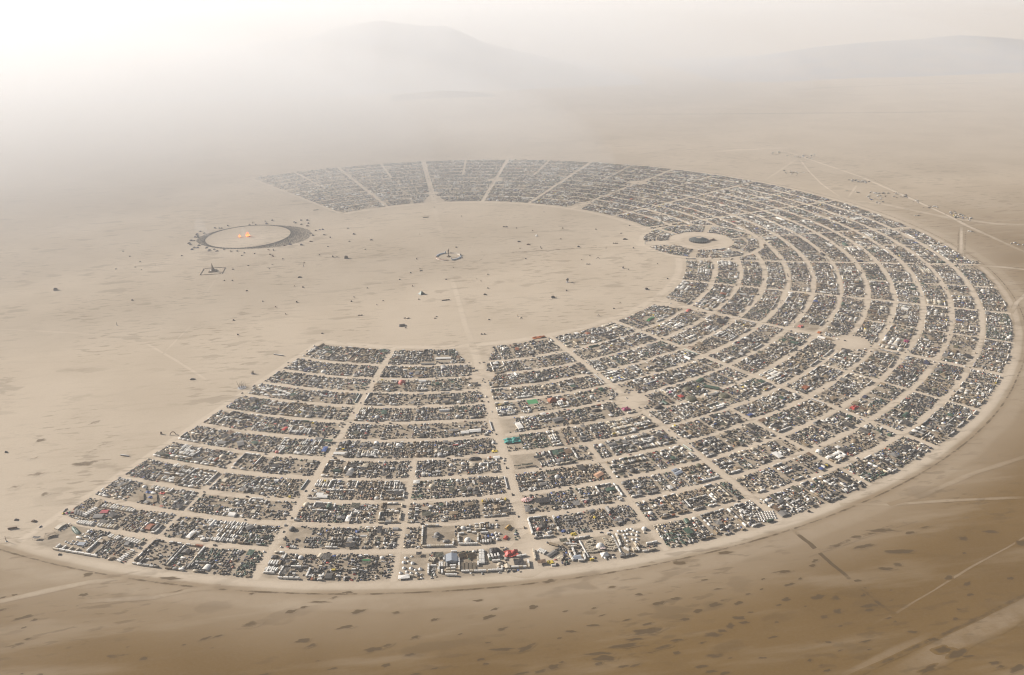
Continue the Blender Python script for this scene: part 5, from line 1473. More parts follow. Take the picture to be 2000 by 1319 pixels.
class Block:
    """a camp block: u runs along the street, v outwards"""
    def __init__(self, ring, sector, deg0, deg1, r0, r1, centre=None):
        self.ring, self.sector, self.d0, self.d1, self.r0, self.r1, self.centre = ring, sector, deg0, deg1, r0, r1, centre
        self.rm = (r0 + r1) / 2
        self.theme = None
        self.U = math.radians(deg1 - deg0) * self.rm
        self.V = r1 - r0

    def put(self, kind, u, v, along, l, w, h, col=None, jit=.05):
        deg = self.d0 + (self.d1 - self.d0) * u / self.U
        r = self.r0 + v
        if self.centre:
            a = math.radians(deg)
            x, y = self.centre[0] + r * math.cos(a), self.centre[1] + r * math.sin(a)
            if x < self.centre[0] + 40 and abs(y - self.centre[1]) < 26 + (self.centre[0] - x) * .03:
                return
        else:
            x, y = polar(r, deg)
            if math.hypot(x - CC[0], y - CC[1]) < 216 or keyhole(r, deg):
                return
        if not is_free(x, y):
            return
        if deg > 92 and not self.centre and rnd.random() < min(.6, (deg - 92) * .02) * (.4 + .6 * (r > 1150)):
            return
        rot = math.radians(deg) + (math.pi / 2 if along else 0) + rnd.gauss(0, jit) + (math.pi if rnd.random() < .5 else 0)
        if col is None and self.theme and rnd.random() < .5 and self.theme in PALC[kind][0]:
            col = self.theme
        ITEMS.append((kind, x, y, rot, l, w, h, col or pick_col(kind), self.ring, self.sector))


def fill_leaf(B, u0, u1, v0, v1, wts, dens):
    du, dv = u1 - u0, v1 - v0
    if rnd.random() > dens:
        return
    along = du >= dv
    L_, W_ = (du, dv) if along else (dv, du)
    kinds, ws = wts
    for _ in range(5):
        k = rnd.choices(kinds, ws)[0]
        if k == 'geodesic_dome':
            d = min(W_, 11) - .4
            if d < 4.5: continue
            l = w = d
            h = d * rnd.uniform(.45, .6)
        else:
            l, w, h = dims(k)
            if l > L_ + .6 or w > W_ + .5: continue
        jit = .06 if k in ('motorhome', 'camping_trailer', 'cargo_container', 'box_truck', 'bus') else .16
        su, sv = (l, w) if along else (w, l)
        uc = (u0 + u1) / 2 + rnd.uniform(-.5, .5) * max(0, du - su)
        vc = (v0 + v1) / 2 + rnd.uniform(-.5, .5) * max(0, dv - sv)
        B.put(k, uc, vc, along, l, w, h, None, jit)
        return
    k = rnd.choice(('dome_tent', 'car'))
    l, w, h = dims(k)
    if l <= L_ + .8 and w <= W_ + .6:
        B.put(k, (u0 + u1) / 2, (v0 + v1) / 2, along, l, w, h)


def big_thing(B, u0, u1, v0, v1):
    du, dv = u1 - u0, v1 - v0
    along = du >= dv
    L_, W_ = (du, dv) if along else (dv, du)
    k = rnd.choices(('shade_cloth', 'geodesic_dome', 'arched_hut', 'cabin_tent', 'canopy'), (42, 18, 14, 14, 12))[0]
    if k == 'geodesic_dome':
        l = w = W_ - 1.0
        h = l * rnd.uniform(.36, .5)
    else:
        l, w, h = L_ - rnd.uniform(.6, 3), W_ - rnd.uniform(.6, 2), rnd.uniform(3.2, 5.2)
    B.put(k, (u0 + u1) / 2, (v0 + v1) / 2, along, l, w, h, None, .08)


def cut(B, u0, u1, v0, v1, wts, dens):
    du, dv = u1 - u0, v1 - v0
    if 8.5 < min(du, dv) < 15 and max(du, dv) < 22 and rnd.random() < .12:
        big_thing(B, u0, u1, v0, v1)
        return
    big = rnd.random()
    if max(du, dv) < 5.2 or (max(du, dv) < 11.0 and min(du, dv) < 4.2) or (max(du, dv) < 9.5 and min(du, dv) < 8 and big < .10):
        fill_leaf(B, u0, u1, v0, v1, wts, dens)
        return
    f = rnd.uniform(.34, .66)
    if (du > dv and rnd.random() < .82) or du > 2.2 * dv or (min(du, dv) > 9 and rnd.random() < .5 and du > 8):
        c = u0 + du * f
        cut(B, u0, c, v0, v1, wts, dens)
        cut(B, c, u1, v0, v1, wts, dens)
    else:
        c = v0 + dv * f
        cut(B, u0, u1, v0, c, wts, dens)
        cut(B, u0, u1, c, v1, wts, dens)


def wtab(**k):
    return list(k), list(k.values())


MIX = wtab(motorhome=14, camping_trailer=12, cargo_container=2, box_truck=4, bus=1.5, car=19, van=6, pickup_truck=10, canopy=10, shade_cloth=18, dome_tent=7, cabin_tent=5, hexayurt=4, arched_hut=4, geodesic_dome=1.6)
DENSE = wtab(motorhome=3, camping_trailer=4, box_truck=2, bus=1, car=24, van=6, pickup_truck=8, canopy=12, shade_cloth=24, dome_tent=18, cabin_tent=10, hexayurt=6, arched_hut=5, geodesic_dome=1.2)
BIG = wtab(motorhome=20, camping_trailer=15, cargo_container=4, box_truck=6, bus=3, car=12, van=5, pickup_truck=8, canopy=6, shade_cloth=16, hexayurt=3, geodesic_dome=1)


def rv_line(B, ua, ub, v, along, kinds=('motorhome', 'camping_trailer', 'box_truck', 'cargo_container'), gap=1.2, fill=.9):
    u = ua
    while True:
        k = rnd.choices(kinds, (60, 24, 8, 8)[:len(kinds)])[0]
        l, w, h = dims(k)
        if k == 'cargo_container': l = min(l, 12.4)
        step = (l if along else w) + gap * rnd.uniform(.4, 1.6)
        if u + step > ub:
            return
        if rnd.random() < fill:
            B.put(k, u + step / 2, v, along, l, w, h, None, .03)
        u += step


def camp(B, u0, u1, v0, v1):
    s = rnd.random()
    B.theme = rnd.choice((None, None, None, 'white', 'white', 'tan', 'dark grey', 'black', 'dark', 'grey', 'cream', 'dark green'))
    v0 += rnd.uniform(-1.8, 2.2) if v0 < 1 else 0
    v1 += rnd.uniform(-2.2, 1.8) if v1 > B.V - 1 else 0
    far = B.ring < 2
    if s < .09:
        cut(B, u0, u1, v0, v1, MIX, rnd.uniform(.15, .6))
    elif s < .17:                                  # file after file of motorhomes
        v = v0 + 1
        while v < v1 - 3:
            if rnd.random() < .62 and v + 10.5 < v1:
                rv_line(B, u0 + .5, u1 - .5, v + 5, False, gap=rnd.uniform(.8, 2.2), fill=.88)
                v += 10.8
            else:
                rv_line(B, u0 + .5, u1 - .5, v + 1.5, True, fill=.85)
                v += 3.6 + rnd.uniform(0, 2.5)
            if rnd.random() < .35:
                cut(B, u0, u1, v, min(v1, v + 5), DENSE, .7)
                v += 5.2
    elif s < .28 and u1 - u0 > 26:                 # walled court
        rv_line(B, u0 + 1, u1 - 1, v0 + 1.6, True)
        rv_line(B, u0 + 1, u1 - 1, v1 - 1.6, True)
        v = v0 + 8
        while v < v1 - 8:
            for uu in (u0 + 1.6, u1 - 1.6):
                l, w, h = dims('motorhome')
                B.put('motorhome', uu, v, False, l, w, h, None, .03)
            v += 10.5
        cut(B, u0 + 5, u1 - 5, v0 + 5, v1 - 5, MIX, rnd.uniform(.4, .85))
    elif s < .62:
        cut(B, u0, u1, v0, v1, DENSE, rnd.uniform(.72, 1.0))
    elif s < .80:
        cut(B, u0, u1, v0, v1, BIG, rnd.uniform(.66, 1.0))
    else:
        if rnd.random() < .5:
            rv_line(B, u0 + .5, u1 - .5, v1 - 1.6, True)
            v1 -= 4
        cut(B, u0, u1, v0, v1, MIX, rnd.uniform(.62, 1.0))


def fill_block(B, m0, m1):
    u = m0
    end = B.U - m1
    while u < end - 8:
        w = rnd.uniform(16, 58)
        if end - (u + w) < 14:
            w = end - u
        if B.V > 70 and rnd.random() < .8 or rnd.random() < .42:
            c = B.V * rnd.uniform(.4, .6)
            camp(B, u, u + w, 0, c - .8)
            camp(B, u, u + w, c + .8, B.V)
        else:
            camp(B, u, u + w, 0, B.V)
        u += w + (rnd.uniform(3.5, 6.5) if rnd.random() < .25 else rnd.uniform(.6, 2.0))


for i in range(NR):
    half = i >= 7
    n = 32 if half else 16
    for s in range(n):
        d0 = -120 + s * 240 / n
        d1 = d0 + 240 / n
        wide = 1.4 if -75 < d0 < 30 else 0.0
        r0 = RB[i] + (6.2 if i else 12) + wide
        r1 = RB[i + 1] - 6.2 - wide
        B = Block(i, s if half else s * 2, d0, d1, r0, r1)
        main0 = (s % 2 == 0) if half else True
        main1 = (s % 2 == 1) if half else True
        g0 = (11 if (s * 240 / n) in (30, 210) else 7.8) if main0 else 5.4
        g1 = (11 if ((s + 1) * 240 / n) in (30, 210) else 7.8) if main1 else 5.4
        if i == 11 and s == 0: g0 = 26
        fill_block(B, g0, g1)
        # block ground, its colour darkened for the shade between vehicles and tents
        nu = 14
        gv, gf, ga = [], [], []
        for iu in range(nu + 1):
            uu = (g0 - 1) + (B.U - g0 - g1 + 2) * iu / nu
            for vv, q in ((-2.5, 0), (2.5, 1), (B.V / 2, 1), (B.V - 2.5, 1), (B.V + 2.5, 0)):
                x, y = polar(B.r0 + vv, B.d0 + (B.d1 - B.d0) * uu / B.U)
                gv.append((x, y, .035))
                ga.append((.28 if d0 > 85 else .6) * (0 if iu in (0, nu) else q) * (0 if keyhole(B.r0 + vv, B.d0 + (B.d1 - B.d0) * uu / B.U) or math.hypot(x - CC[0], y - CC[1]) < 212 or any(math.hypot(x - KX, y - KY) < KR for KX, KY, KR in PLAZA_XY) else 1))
        for iu in range(nu):
            for q in range(4):
                gf.append((iu * 5 + q, iu * 5 + 5 + q, iu * 5 + 6 + q, iu * 5 + q + 1))
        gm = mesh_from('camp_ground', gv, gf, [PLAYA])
        gm.attributes.new('packed', 'FLOAT', 'POINT').data.foreach_set('value', ga)  # strength of the painted camp shade, not of trodden soil
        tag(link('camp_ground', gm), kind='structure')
# the round camp at the head of the promenade
for a0, a1 in ((-172, -122), (-116, -64), (-58, -2), (2, 58), (64, 116), (122, 172)):
    for rr0, rr1 in ((112, 152), (158, 198)):
        fill_block(Block(-1, 0, a0, a1, rr0, rr1, CC), 2, 2)

# cars and vans under way or stopped on the streets
for _ in range(440):
    if rnd.random() < .6:
        i, deg = rnd.randrange(1, NR), rnd.uniform(-119, 100)
        x, y = polar(RB[i] + rnd.uniform(-3.5, 3.5), deg)
        rot = math.radians(deg) + math.pi / 2
    else:
        deg = -120 + 15 * rnd.randrange(0, 16)
        x, y = polar(rnd.uniform(780, 1630), deg)
        x += rnd.uniform(-3, 3)
        rot = math.radians(deg)
    if math.hypot(x - CC[0], y - CC[1]) < 200:
        continue
    k = rnd.choice(('car', 'car', 'pickup_truck', 'van'))
    l, w, h = dims(k)
    ITEMS.append((k, x, y, rot + rnd.gauss(0, .08), l, w, h, pick_col(k), -3, 0))
# outposts along the gate road
for x, y, wd, n in OUTPOSTS:
    for _ in range(n):
        k = rnd.choices(('motorhome', 'camping_trailer', 'cargo_container', 'car', 'shade_cloth', 'canopy', 'box_truck'), (4, 4, 3, 4, 3, 3, 2))[0]
        l, w, h = dims(k)
        for _t in range(8):
            px, py = x + rnd.gauss(0, wd * .32), y + rnd.gauss(0, wd * .32)
            if all(math.hypot(px - q[1], py - q[2]) > 6 for q in ITEMS[-40:]):
                ITEMS.append((k, px, py, rnd.uniform(-.15, .15) + .4, l, w, h, pick_col(k), -2, 0))
                break

# ------------------------------------------------------------------ individuals and the mass behind them
FORCED = {}
SHELL = {}


def say_col(c):
    return {'bluegrey': 'blue-grey', 'darkolive': 'dark olive', 'darkgreen': 'dark green', 'darkred': 'dark red', 'pinkwhite': 'pink and white'}.get(c, c)


# rows of vehicles that wall the big camps
for kind, x0, y0, x1, y1, n, orient, col, label in VEHICLE_ROWS:
    ang = math.atan2(y1 - y0, x1 - x0)
    d = math.hypot(x1 - x0, y1 - y0)
    for i in range(n):
        f_ = .5 if n == 1 else (i + .5) / n
        l, w, h = dims(kind)
        if orient:
            w = min(2.6, d / n * .8) if n > 1 else 2.6
            l = min(l, 9.5)
        else:
            l = min(11.5, d / n * .94) if n > 1 else min(d, 10)
        lab = (nth(i + 1) + ' ' + label) if n > 1 else label
        cc = COLOURS[col] if rnd.random() < .8 else COLOURS['cream']
        place(kind, x0 + (x1 - x0) * f_, y0 + (y1 - y0) * f_, ang + (math.pi / 2 if orient else 0) + rnd.gauss(0, .03), l, w, h, cc, lab, label if n > 1 else None)
        FORCED[kind] = FORCED.get(kind, 0) + 1
for lmk in LANDMARKS:
    FORCED[lmk[0]] = FORCED.get(lmk[0], 0) + 1

RING_SAY = ['innermost row', 'second inner row', 'third inner row', 'fourth inner row', 'fifth inner row', 'sixth inner row', 'sixth outer row', 'fifth outer row', 'fourth outer row', 'third outer row', 'second outer row', 'outermost row']
SPOKE = ['left end', 'first spoke', 'second spoke', 'third spoke', 'fourth spoke', 'fifth spoke', 'sixth spoke', 'seventh spoke', 'eighth spoke', 'ninth spoke', 'tenth spoke', 'eleventh spoke', 'twelfth spoke', '13th spoke', '14th spoke', '15th spoke', 'far end']


def where(ring, sec):
    if ring == -3: return 'standing on a street of the camp city'
    if ring == -2: return 'along the gate road beyond the camps'
    if ring < 0: return 'in the round camp'
    s = sec // 2
    if ring >= 7:
        return '%s %s' % (RING_SAY[ring], ('after the ' + SPOKE[s]) if sec % 2 == 0 else ('before the ' + SPOKE[s + 1]))
    return '%s between %s and %s' % (RING_SAY[ring], SPOKE[s].replace(' spoke', ''), SPOKE[s + 1] + ('s' if s else ''))


by_kind = {}
for it in ITEMS:
    by_kind.setdefault(it[0], []).append(it)
MASS_NAME = {'motorhome': 'motorhome_mass', 'camping_trailer': 'trailer_mass', 'cargo_container': 'container_mass', 'box_truck': 'box_truck_mass', 'bus': 'bus_mass', 'car': 'car_mass', 'van': 'van_mass', 'pickup_truck': 'pickup_mass', 'canopy': 'canopy_mass',
             'shade_cloth': 'shade_cloth_mass', 'dome_tent': 'dome_tent_mass', 'cabin_tent': 'cabin_tent_mass', 'hexayurt': 'hexayurt_mass', 'arched_hut': 'arched_hut_mass', 'geodesic_dome': 'dome_mass'}
TOTAL = {}
for kind, lst in by_kind.items():
    TOTAL[kind] = len(lst)
    sizes = [it[4] * max(it[5], it[6]) / ((it[1] - CAM.x) ** 2 + (it[2] - CAM.y) ** 2 + CAM.z ** 2) for it in lst]
    order = sorted(range(len(lst)), key=lambda q: -sizes[q])
    n_ind = max(0, 298 - FORCED.get(kind, 0))
    near = [lst[q] for q in order[:n_ind]]
    rest = [lst[q] for q in order[n_ind:]]
    cnt = {}
    near.sort(key=lambda it: math.atan2(it[1] - CAM.x, it[2] - CAM.y))
    for it in near:
        key = (it[7], it[8], it[9])
        cnt[key] = cnt.get(key, 0) + 1
    run = {}
    for it in near:
        k, x, y, rot, l, w, h, col, ring, sec = it
        key = (col, ring, sec)
        run[key] = run.get(key, 0) + 1
        lab = '%s %s in %s' % (say_col(col), SAY[k], where(ring, sec)) if ring >= 0 else '%s %s %s' % (say_col(col), SAY[k], where(ring, sec))
        if cnt[key] > 1:
            lab = lab + ', %s from left' % nth(run[key]) if len(lab.split()) < 14 else nth(run[key]) + ' ' + lab
        rgb = COLOURS[col]
        f_ = rnd.uniform(.82, 1.12)
        place(k, x, y, rot, l, w, h, tuple(min(.85, c * f_) for c in rgb), lab, SAY[k] + 's standing in the camps')
    if not rest:
        continue
    base, keep = LOD[kind]
    V, F, S = [], [], []
    for pn, sl, sh in PROTO[base]:
        if pn in keep:
            o = len(V)
            V += list(sh[0])
            F += [tuple(q + o for q in f) for f in sh[1]]
            S += [sl] * len(sh[1])
    V = np.array(V)
    nv, ni = len(V), len(rest)
    A_ = np.array([(it[1], it[2], it[3], it[4], it[5], it[6]) for it in rest])
    c_, s_ = np.cos(A_[:, 2])[:, None], np.sin(A_[:, 2])[:, None]
    X = V[None, :, 0] * A_[:, 3:4]
    Y = V[None, :, 1] * A_[:, 4:5]
    P = np.empty((ni, nv, 3), dtype=np.float32)
    P[:, :, 0] = A_[:, 0:1] + X * c_ - Y * s_
    P[:, :, 1] = A_[:, 1:2] + X * s_ + Y * c_
    P[:, :, 2] = V[None, :, 2] * A_[:, 5:6]
    flat = np.array([q for f in F for q in f], dtype=np.int64)
    lens = np.array([len(f) for f in F])
    loops = (flat[None, :] + (np.arange(ni) * nv)[:, None]).ravel()
    tot = np.tile(lens, ni)
    start = np.concatenate(([0], np.cumsum(tot)[:-1]))
    me = bpy.data.meshes.new(MASS_NAME[kind])
    me.vertices.add(ni * nv)
    me.vertices.foreach_set('co', P.ravel())
    me.loops.add(len(loops))
    me.loops.foreach_set('vertex_index', loops.astype(np.int32))
    me.polygons.add(len(tot))
    me.polygons.foreach_set('loop_start', start.astype(np.int32))
    me.materials.append(M_MASS)
    cols = np.array([COLOURS[it[7]] for it in rest]) * nrg.uniform(.8, 1.12, (ni, 1))
    fc = np.ones((ni, len(F), 4), dtype=np.float32)
    for q, sl in enumerate(S):
        fc[:, q, :3] = np.minimum(cols, .85) if sl == 'paint' else np.array(SLOT_RGB[sl])[None]
    at = me.attributes.new('tint', 'FLOAT_COLOR', 'FACE')
    at.data.foreach_set('color', fc.ravel())
    me.update(calc_edges=True)
    me.validate()
    tag(link(MASS_NAME[kind], me), 'mass of %ss filling the farther camp rows' % SAY[kind], SAY[kind] + ' mass', kind='stuff')
print('ITEMS', len(ITEMS), TOTAL)


# ------------------------------------------------------------------ large tents, halls and domes
def shape_obj(name, parts, x, y, rot, label, category, group=None, colour=(.5, .5, .5)):
    """parts: list of (part name or None, slot, shape) in metres; optional sub-parts as a fourth entry"""
    root = None
    for pt in parts:
        pn, sl, sh = pt[:3]
        me = mesh_from(pn or name, sh[0], sh[1], [SLOTS[sl]])
        if root is None:
            root = link(name, me)
            root.location = (x, y, 0)
            root.rotation_euler = (0, 0, rot)
            o = root
            tag(root, label, category, group)
        else:
            above = next((c for c in root.children if pn in ('doorway', 'wall_post') and c.name.split('.')[0] == 'wall'), root)
            o = link(pn, me, above)
            if pn in FINE:
                o['kind'] = 'stuff'
        o.color = (*colour, 1)
    return root


def gable(l, w, h, eave=.62):
    hl, hw = l / 2, w / 2
    walls = box(-hl, hl, -hw, hw, 0, h * eave)
    v = [(-hl - .3, -hw - .3, h * eave), (hl + .3, -hw - .3, h * eave), (hl + .3, hw + .3, h * eave), (-hl - .3, hw + .3, h * eave), (-hl - .3, 0, h), (hl + .3, 0, h)]
    roof = (v, [(0, 1, 5, 4), (2, 3, 4, 5), (1, 2, 5), (3, 0, 4)])
    return walls, roof


def peaks(l, w, h, n, seed):
    rg = random.Random(seed)
    m_ = 9
    v, f = [], []
    pk = [(rg.uniform(-.34, .34), rg.uniform(-.3, .3), rg.uniform(.65, 1)) for _ in range(n)]
    for i in range(m_):
        for j in range(m_):
            x, y = -.5 + i / (m_ - 1), -.5 + j / (m_ - 1)
            z = .30 + max(max(0, hh * .7 - 2.4 * math.hypot(x - px, y - py)) for px, py, hh in pk)
            e = max(abs(x), abs(y)) * 2
            if e > .99: z = .26 + .12 * math.cos(9 * (x - y))
            star = 1 - .16 * (math.cos(6 * math.atan2(y, x)) * .5 + .5) * e
            v.append((x * l * star, y * w * star, z * h))
    for i in range(m_ - 1):
        for j in range(m_ - 1):
            f.append((i * m_ + j, (i + 1) * m_ + j, (i + 1) * m_ + j + 1, i * m_ + j + 1))
    poles = [box(px * l - .12, px * l + .12, py * w - .12, py * w + .12, 0, (hh * .7 + .36) * h) for px, py, hh in pk]
    return (v, f), poles


def lump(l, w, h, seed):
    rg = random.Random(seed)
    n, m_ = 14, 6
    ph = rg.random() * 6
    v, f = [], []
    for i in range(m_):
        t_ = i / (m_ - 1)
        for k in range(n):
            a = 2 * math.pi * k / n
            sq = 1 / max(abs(math.cos(a)), abs(math.sin(a))) ** .55
            r = .46 * math.cos(t_ * math.pi / 2 * .96) * sq * (1 + .07 * math.sin(3 * a + ph))
            v.append((r * l, 0, 0) if False else (r * math.cos(a) * l, r * math.sin(a) * w, h * math.sin(t_ * math.pi / 2) * (1 + .08 * math.sin(2 * a + ph))))
    for i in range(m_ - 1):
        for k in range(n):
            k2 = (k + 1) % n
            f.append((i * n + k, i * n + k2, (i + 1) * n + k2, (i + 1) * n + k))
    f.append(tuple((m_ - 1) * n + k for k in range(n)))
    return v, f


GROUP_COUNT = {}
for gi, (kind, x, y, l, w, rot, col, label, group) in enumerate(LANDMARKS):
    base = math.atan2(y, x) + math.pi / 2
    rz = base + math.radians(rot)
    rgb = COLOURS[col]
    l, w = max(l, 2.2), max(w, 2.2)
    same = sum(1 for q in LANDMARKS if q[7] == label)
    if same > 1:
        GROUP_COUNT[label] = GROUP_COUNT.get(label, 0) + 1
        label = nth(GROUP_COUNT[label]) + ' ' + label
    if kind == 'geodesic_dome':
        d = l
        h = d * (.22 if col == 'olive' else .52)
        sh = move(lathe(DOME_PROF, 16), sx=d, sy=d, sz=h)
        ribs = []
        for k in range(8):
            a = math.pi * k / 4
            for (r0, z0), (r1, z1) in zip(DOME_PROF, DOME_PROF[1:]):
                p0 = (r0 * d * 1.01 * math.cos(a), r0 * d * 1.01 * math.sin(a), z0 * h * 1.01)
                p1 = (r1 * d * 1.01 * math.cos(a), r1 * d * 1.01 * math.sin(a), z1 * h * 1.01)
                q = .05
                ribs.append(([(p0[0] - q * math.sin(a), p0[1] + q * math.cos(a), p0[2]), (p0[0] + q * math.sin(a), p0[1] - q * math.cos(a), p0[2]), (p1[0] + q * math.sin(a), p1[1] - q * math.cos(a), p1[2]), (p1[0] - q * math.sin(a), p1[1] + q * math.cos(a), p1[2])], [(0, 1, 2, 3)]))
        door = box(d * .40, d * .505, -min(1.0, d * .1), min(1.0, d * .1), 0, min(2.4, h * .5))
        shape_obj(kind, [(None, 'paint', sh), ('rib_frame', 'light' if col != 'white' else 'metal', join(*ribs)), ('door', 'dark', door)], x, y, rz - 1.2, label, 'dome', group, rgb)
    elif kind in ('yurt', 'bell_tent'):
        d = l
        prof = [(.5, 0), (.5, .42), (.53, .42), (.06, .95)] if kind == 'yurt' else [(.5, 0), (.48, .30), (.20, .62), (.03, 1.0)]
        h = max(2.3, d * (.58 if kind == 'yurt' else .62))
        sh = move(lathe(prof, 12 if kind == 'yurt' else 8), sx=d, sy=d, sz=h)
        shape_obj(kind, [(None, 'paint', sh), ('crown_vent', 'metal', move(lathe([(.08, .93), (.07, 1.02), (.01, 1.06)], 8), sx=d, sy=d, sz=h)), ('door', 'dark', box(d * .45, d * .51, -.5, .5, 0, min(1.8, h * .5)))], x, y, rz - 1.4, label, 'yurt' if kind == 'yurt' else 'tent', group, rgb)
    elif kind == 'gabled_hall':
        h = max(3.2, min(l, w) * .38)
        if kind and rot == 90: l, w = w, l
        wl, rf = gable(l, w, h)
        seams = [box(q - .08, q + .08, -w / 2 - .32, -w / 2 - .28, h * .3, h * .6) for q in np.linspace(-l / 2, l / 2, 7)]
        shape_obj(kind, [(None, 'paint', rf), ('wall', 'paint', wl), ('doorway', 'dark', box(-l * .18, l * .18, -w / 2 - .06, -w / 2, 0, h * .45)), ('wall_post', 'metal', join(*seams))], x, y, rz, label, 'hall', group, rgb)
    elif kind in ('ridge_tent', 'box_tent'):
        h = max(2.2, w * .6) if kind == 'ridge_tent' else 2.6
        wl, rf = gable(l, w, h, .35 if kind == 'ridge_tent' else .75)
        shape_obj(kind, [(None, 'paint', rf), ('wall', 'paint', wl), ('doorway', 'dark', box(-.5, .5, -w / 2 - .05, -w / 2, 0, h * .32))], x, y, rz, label, 'tent', group, rgb)
    elif kind == 'pyramid_tent':
        h = max(3, l * .5)
        wl = box(-l / 2, l / 2, -w / 2, w / 2, 0, h * .4)
        rf = box(-l / 2 - .3, l / 2 + .3, -w / 2 - .3, w / 2 + .3, h * .4, h, taper=.04)
        shape_obj(kind, [(None, 'paint', rf), ('wall', 'paint', wl), ('doorway', 'dark', box(-1, 1, -w / 2 - .06, -w / 2, 0, h * .3))], x, y, rz, label, 'tent', group, rgb)
    elif kind == 'peaked_tent':
        h = max(3.5, min(l, w) * .42)
        sh, poles = peaks(l, w, h, 3 if l < 14 else 5, 900 + gi)
        shape_obj(kind, [(None, 'paint', sh)] + [('pole', 'metal', q) for q in poles], x, y, rz, label, 'tent', group, rgb)
    elif kind == 'striped_tent':
        n = 28
        h = 6.0
        v, f, fm = [], [], []
        for k in range(n):
            a0, a1 = 2 * math.pi * k / n, 2 * math.pi * (k + 1) / n
            o = len(v)
            for a in (a0, a1):
                v += [(.03 * l * math.cos(a), .03 * w * math.sin(a), h), (.25 * l * math.cos(a), .25 * w * math.sin(a), h * .68), (.5 * l * math.cos(a), .5 * w * math.sin(a), h * .5), (.5 * l * math.cos(a), .5 * w * math.sin(a), h * .36)]
            f += [(o, o + 1, o + 5, o + 4), (o + 1, o + 2, o + 6, o + 5), (o + 2, o + 3, o + 7, o + 6)]
            fm += [k % 2] * 3
        me = mesh_from(kind, v, f, [M_PAINT, M_STRIPE], fm)
        o = link(kind, me)
        o.location = (x, y, 0)
        o.rotation_euler = (0, 0, rz)
        o.color = (*rgb, 1)
        tag(o, label, 'tent', group)
        for k in range(8):
            a = math.pi * k / 4
            q = link('pole', mesh_from('pole', *box(.48 * l * math.cos(a) - .1, .48 * l * math.cos(a) + .1, .48 * w * math.sin(a) - .1, .48 * w * math.sin(a) + .1, 0, h * .5), [M_METAL]), o)
    elif kind == 'quonset_hut':
        h = max(2.5, min(l, w) * .5)
        if l < w: l, w, rz = w, l, rz + math.pi / 2
        sh = move(arch(12), sx=l, sy=w, sz=h)
        shape_obj(kind, [(None, 'paint', sh), ('doorway', 'dark', box(l / 2, l / 2 + .06, -w * .15, w * .15, 0, h * .6)), ('rib_frame', 'metal', join(*[move(arch(12), dx=q, sx=.12, sy=w * 1.02, sz=h * 1.02) for q in np.linspace(-l * .4, l * .4, 5)]))], x, y, rz, label, 'hut', group, rgb)
    elif kind == 'marquee_tent':
        h = max(3.2, min(l, w) * .36)
        shape_obj(kind, [(None, 'paint', lump(l, w, h, 40 + gi)), ('doorway', 'dark', box(-1.2, 1.2, -w * .47, -w * .40, 0, 2.1))], x, y, rz, label, 'marquee', group, rgb)
    elif kind == 'shade_pavilion':
        h = 4.2
        sh = move(shad, sx=l, sy=w, sz=h)
        posts = [(px * l, py * w) for px in (-.48, -.16, .16, .48) for py in (-.48, .48)]
        shape_obj(kind, [(None, 'paint', sh)] + [('post', 'metal', box(px - .12, px + .12, py - .12, py + .12, 0, h * .86)) for px, py in posts], x, y, rz, label, 'pavilion', group, rgb)
    elif kind == 'sports_mat':
        shape_obj(kind, [(None, 'paint', box(-l / 2, l / 2, -w, w, 0.0, .25)), ('border_strip', 'light', join(box(-l / 2, l / 2, -w - .4, -w, 0, .3), box(-l / 2, l / 2, w, w + .4, 0, .3)))], x, y, rz, label, 'mat', group, rgb)

# portable toilets in rows along the streets
T_BODY = mesh_from('portable_toilet', *box(-.58, .58, -.58, .58, 0, 2.1, taper=.96), [M_PAINT])
T_ROOF = mesh_from('roof', *lathe([(.82, 2.1), (.70, 2.28), (.05, 2.36)], 4), [M_LIGHT])
T_DOOR = mesh_from('door', *box(-.36, .36, -.61, -.58, .12, 1.9), [M_METAL])
for x0, y0, x1, y1, n, col, label in TOILET_ROWS:
    ang = math.atan2(y1 - y0, x1 - x0)
    for i in range(n):
        o = link('portable_toilet', T_BODY)
        f_ = (i + .5) / n
        o.location = (x0 + (x1 - x0) * f_, y0 + (y1 - y0) * f_, 0)
        o.rotation_euler = (0, 0, ang)
        d = math.hypot(x1 - x0, y1 - y0) / n
        o.scale = (max(1.0, d / 1.2), 1.5, 1.2)
        o.color = (*COLOURS[col], 1)
        tag(o, label, 'toilet', label)
        link('roof', T_ROOF, o)
        link('door', T_DOOR, o)

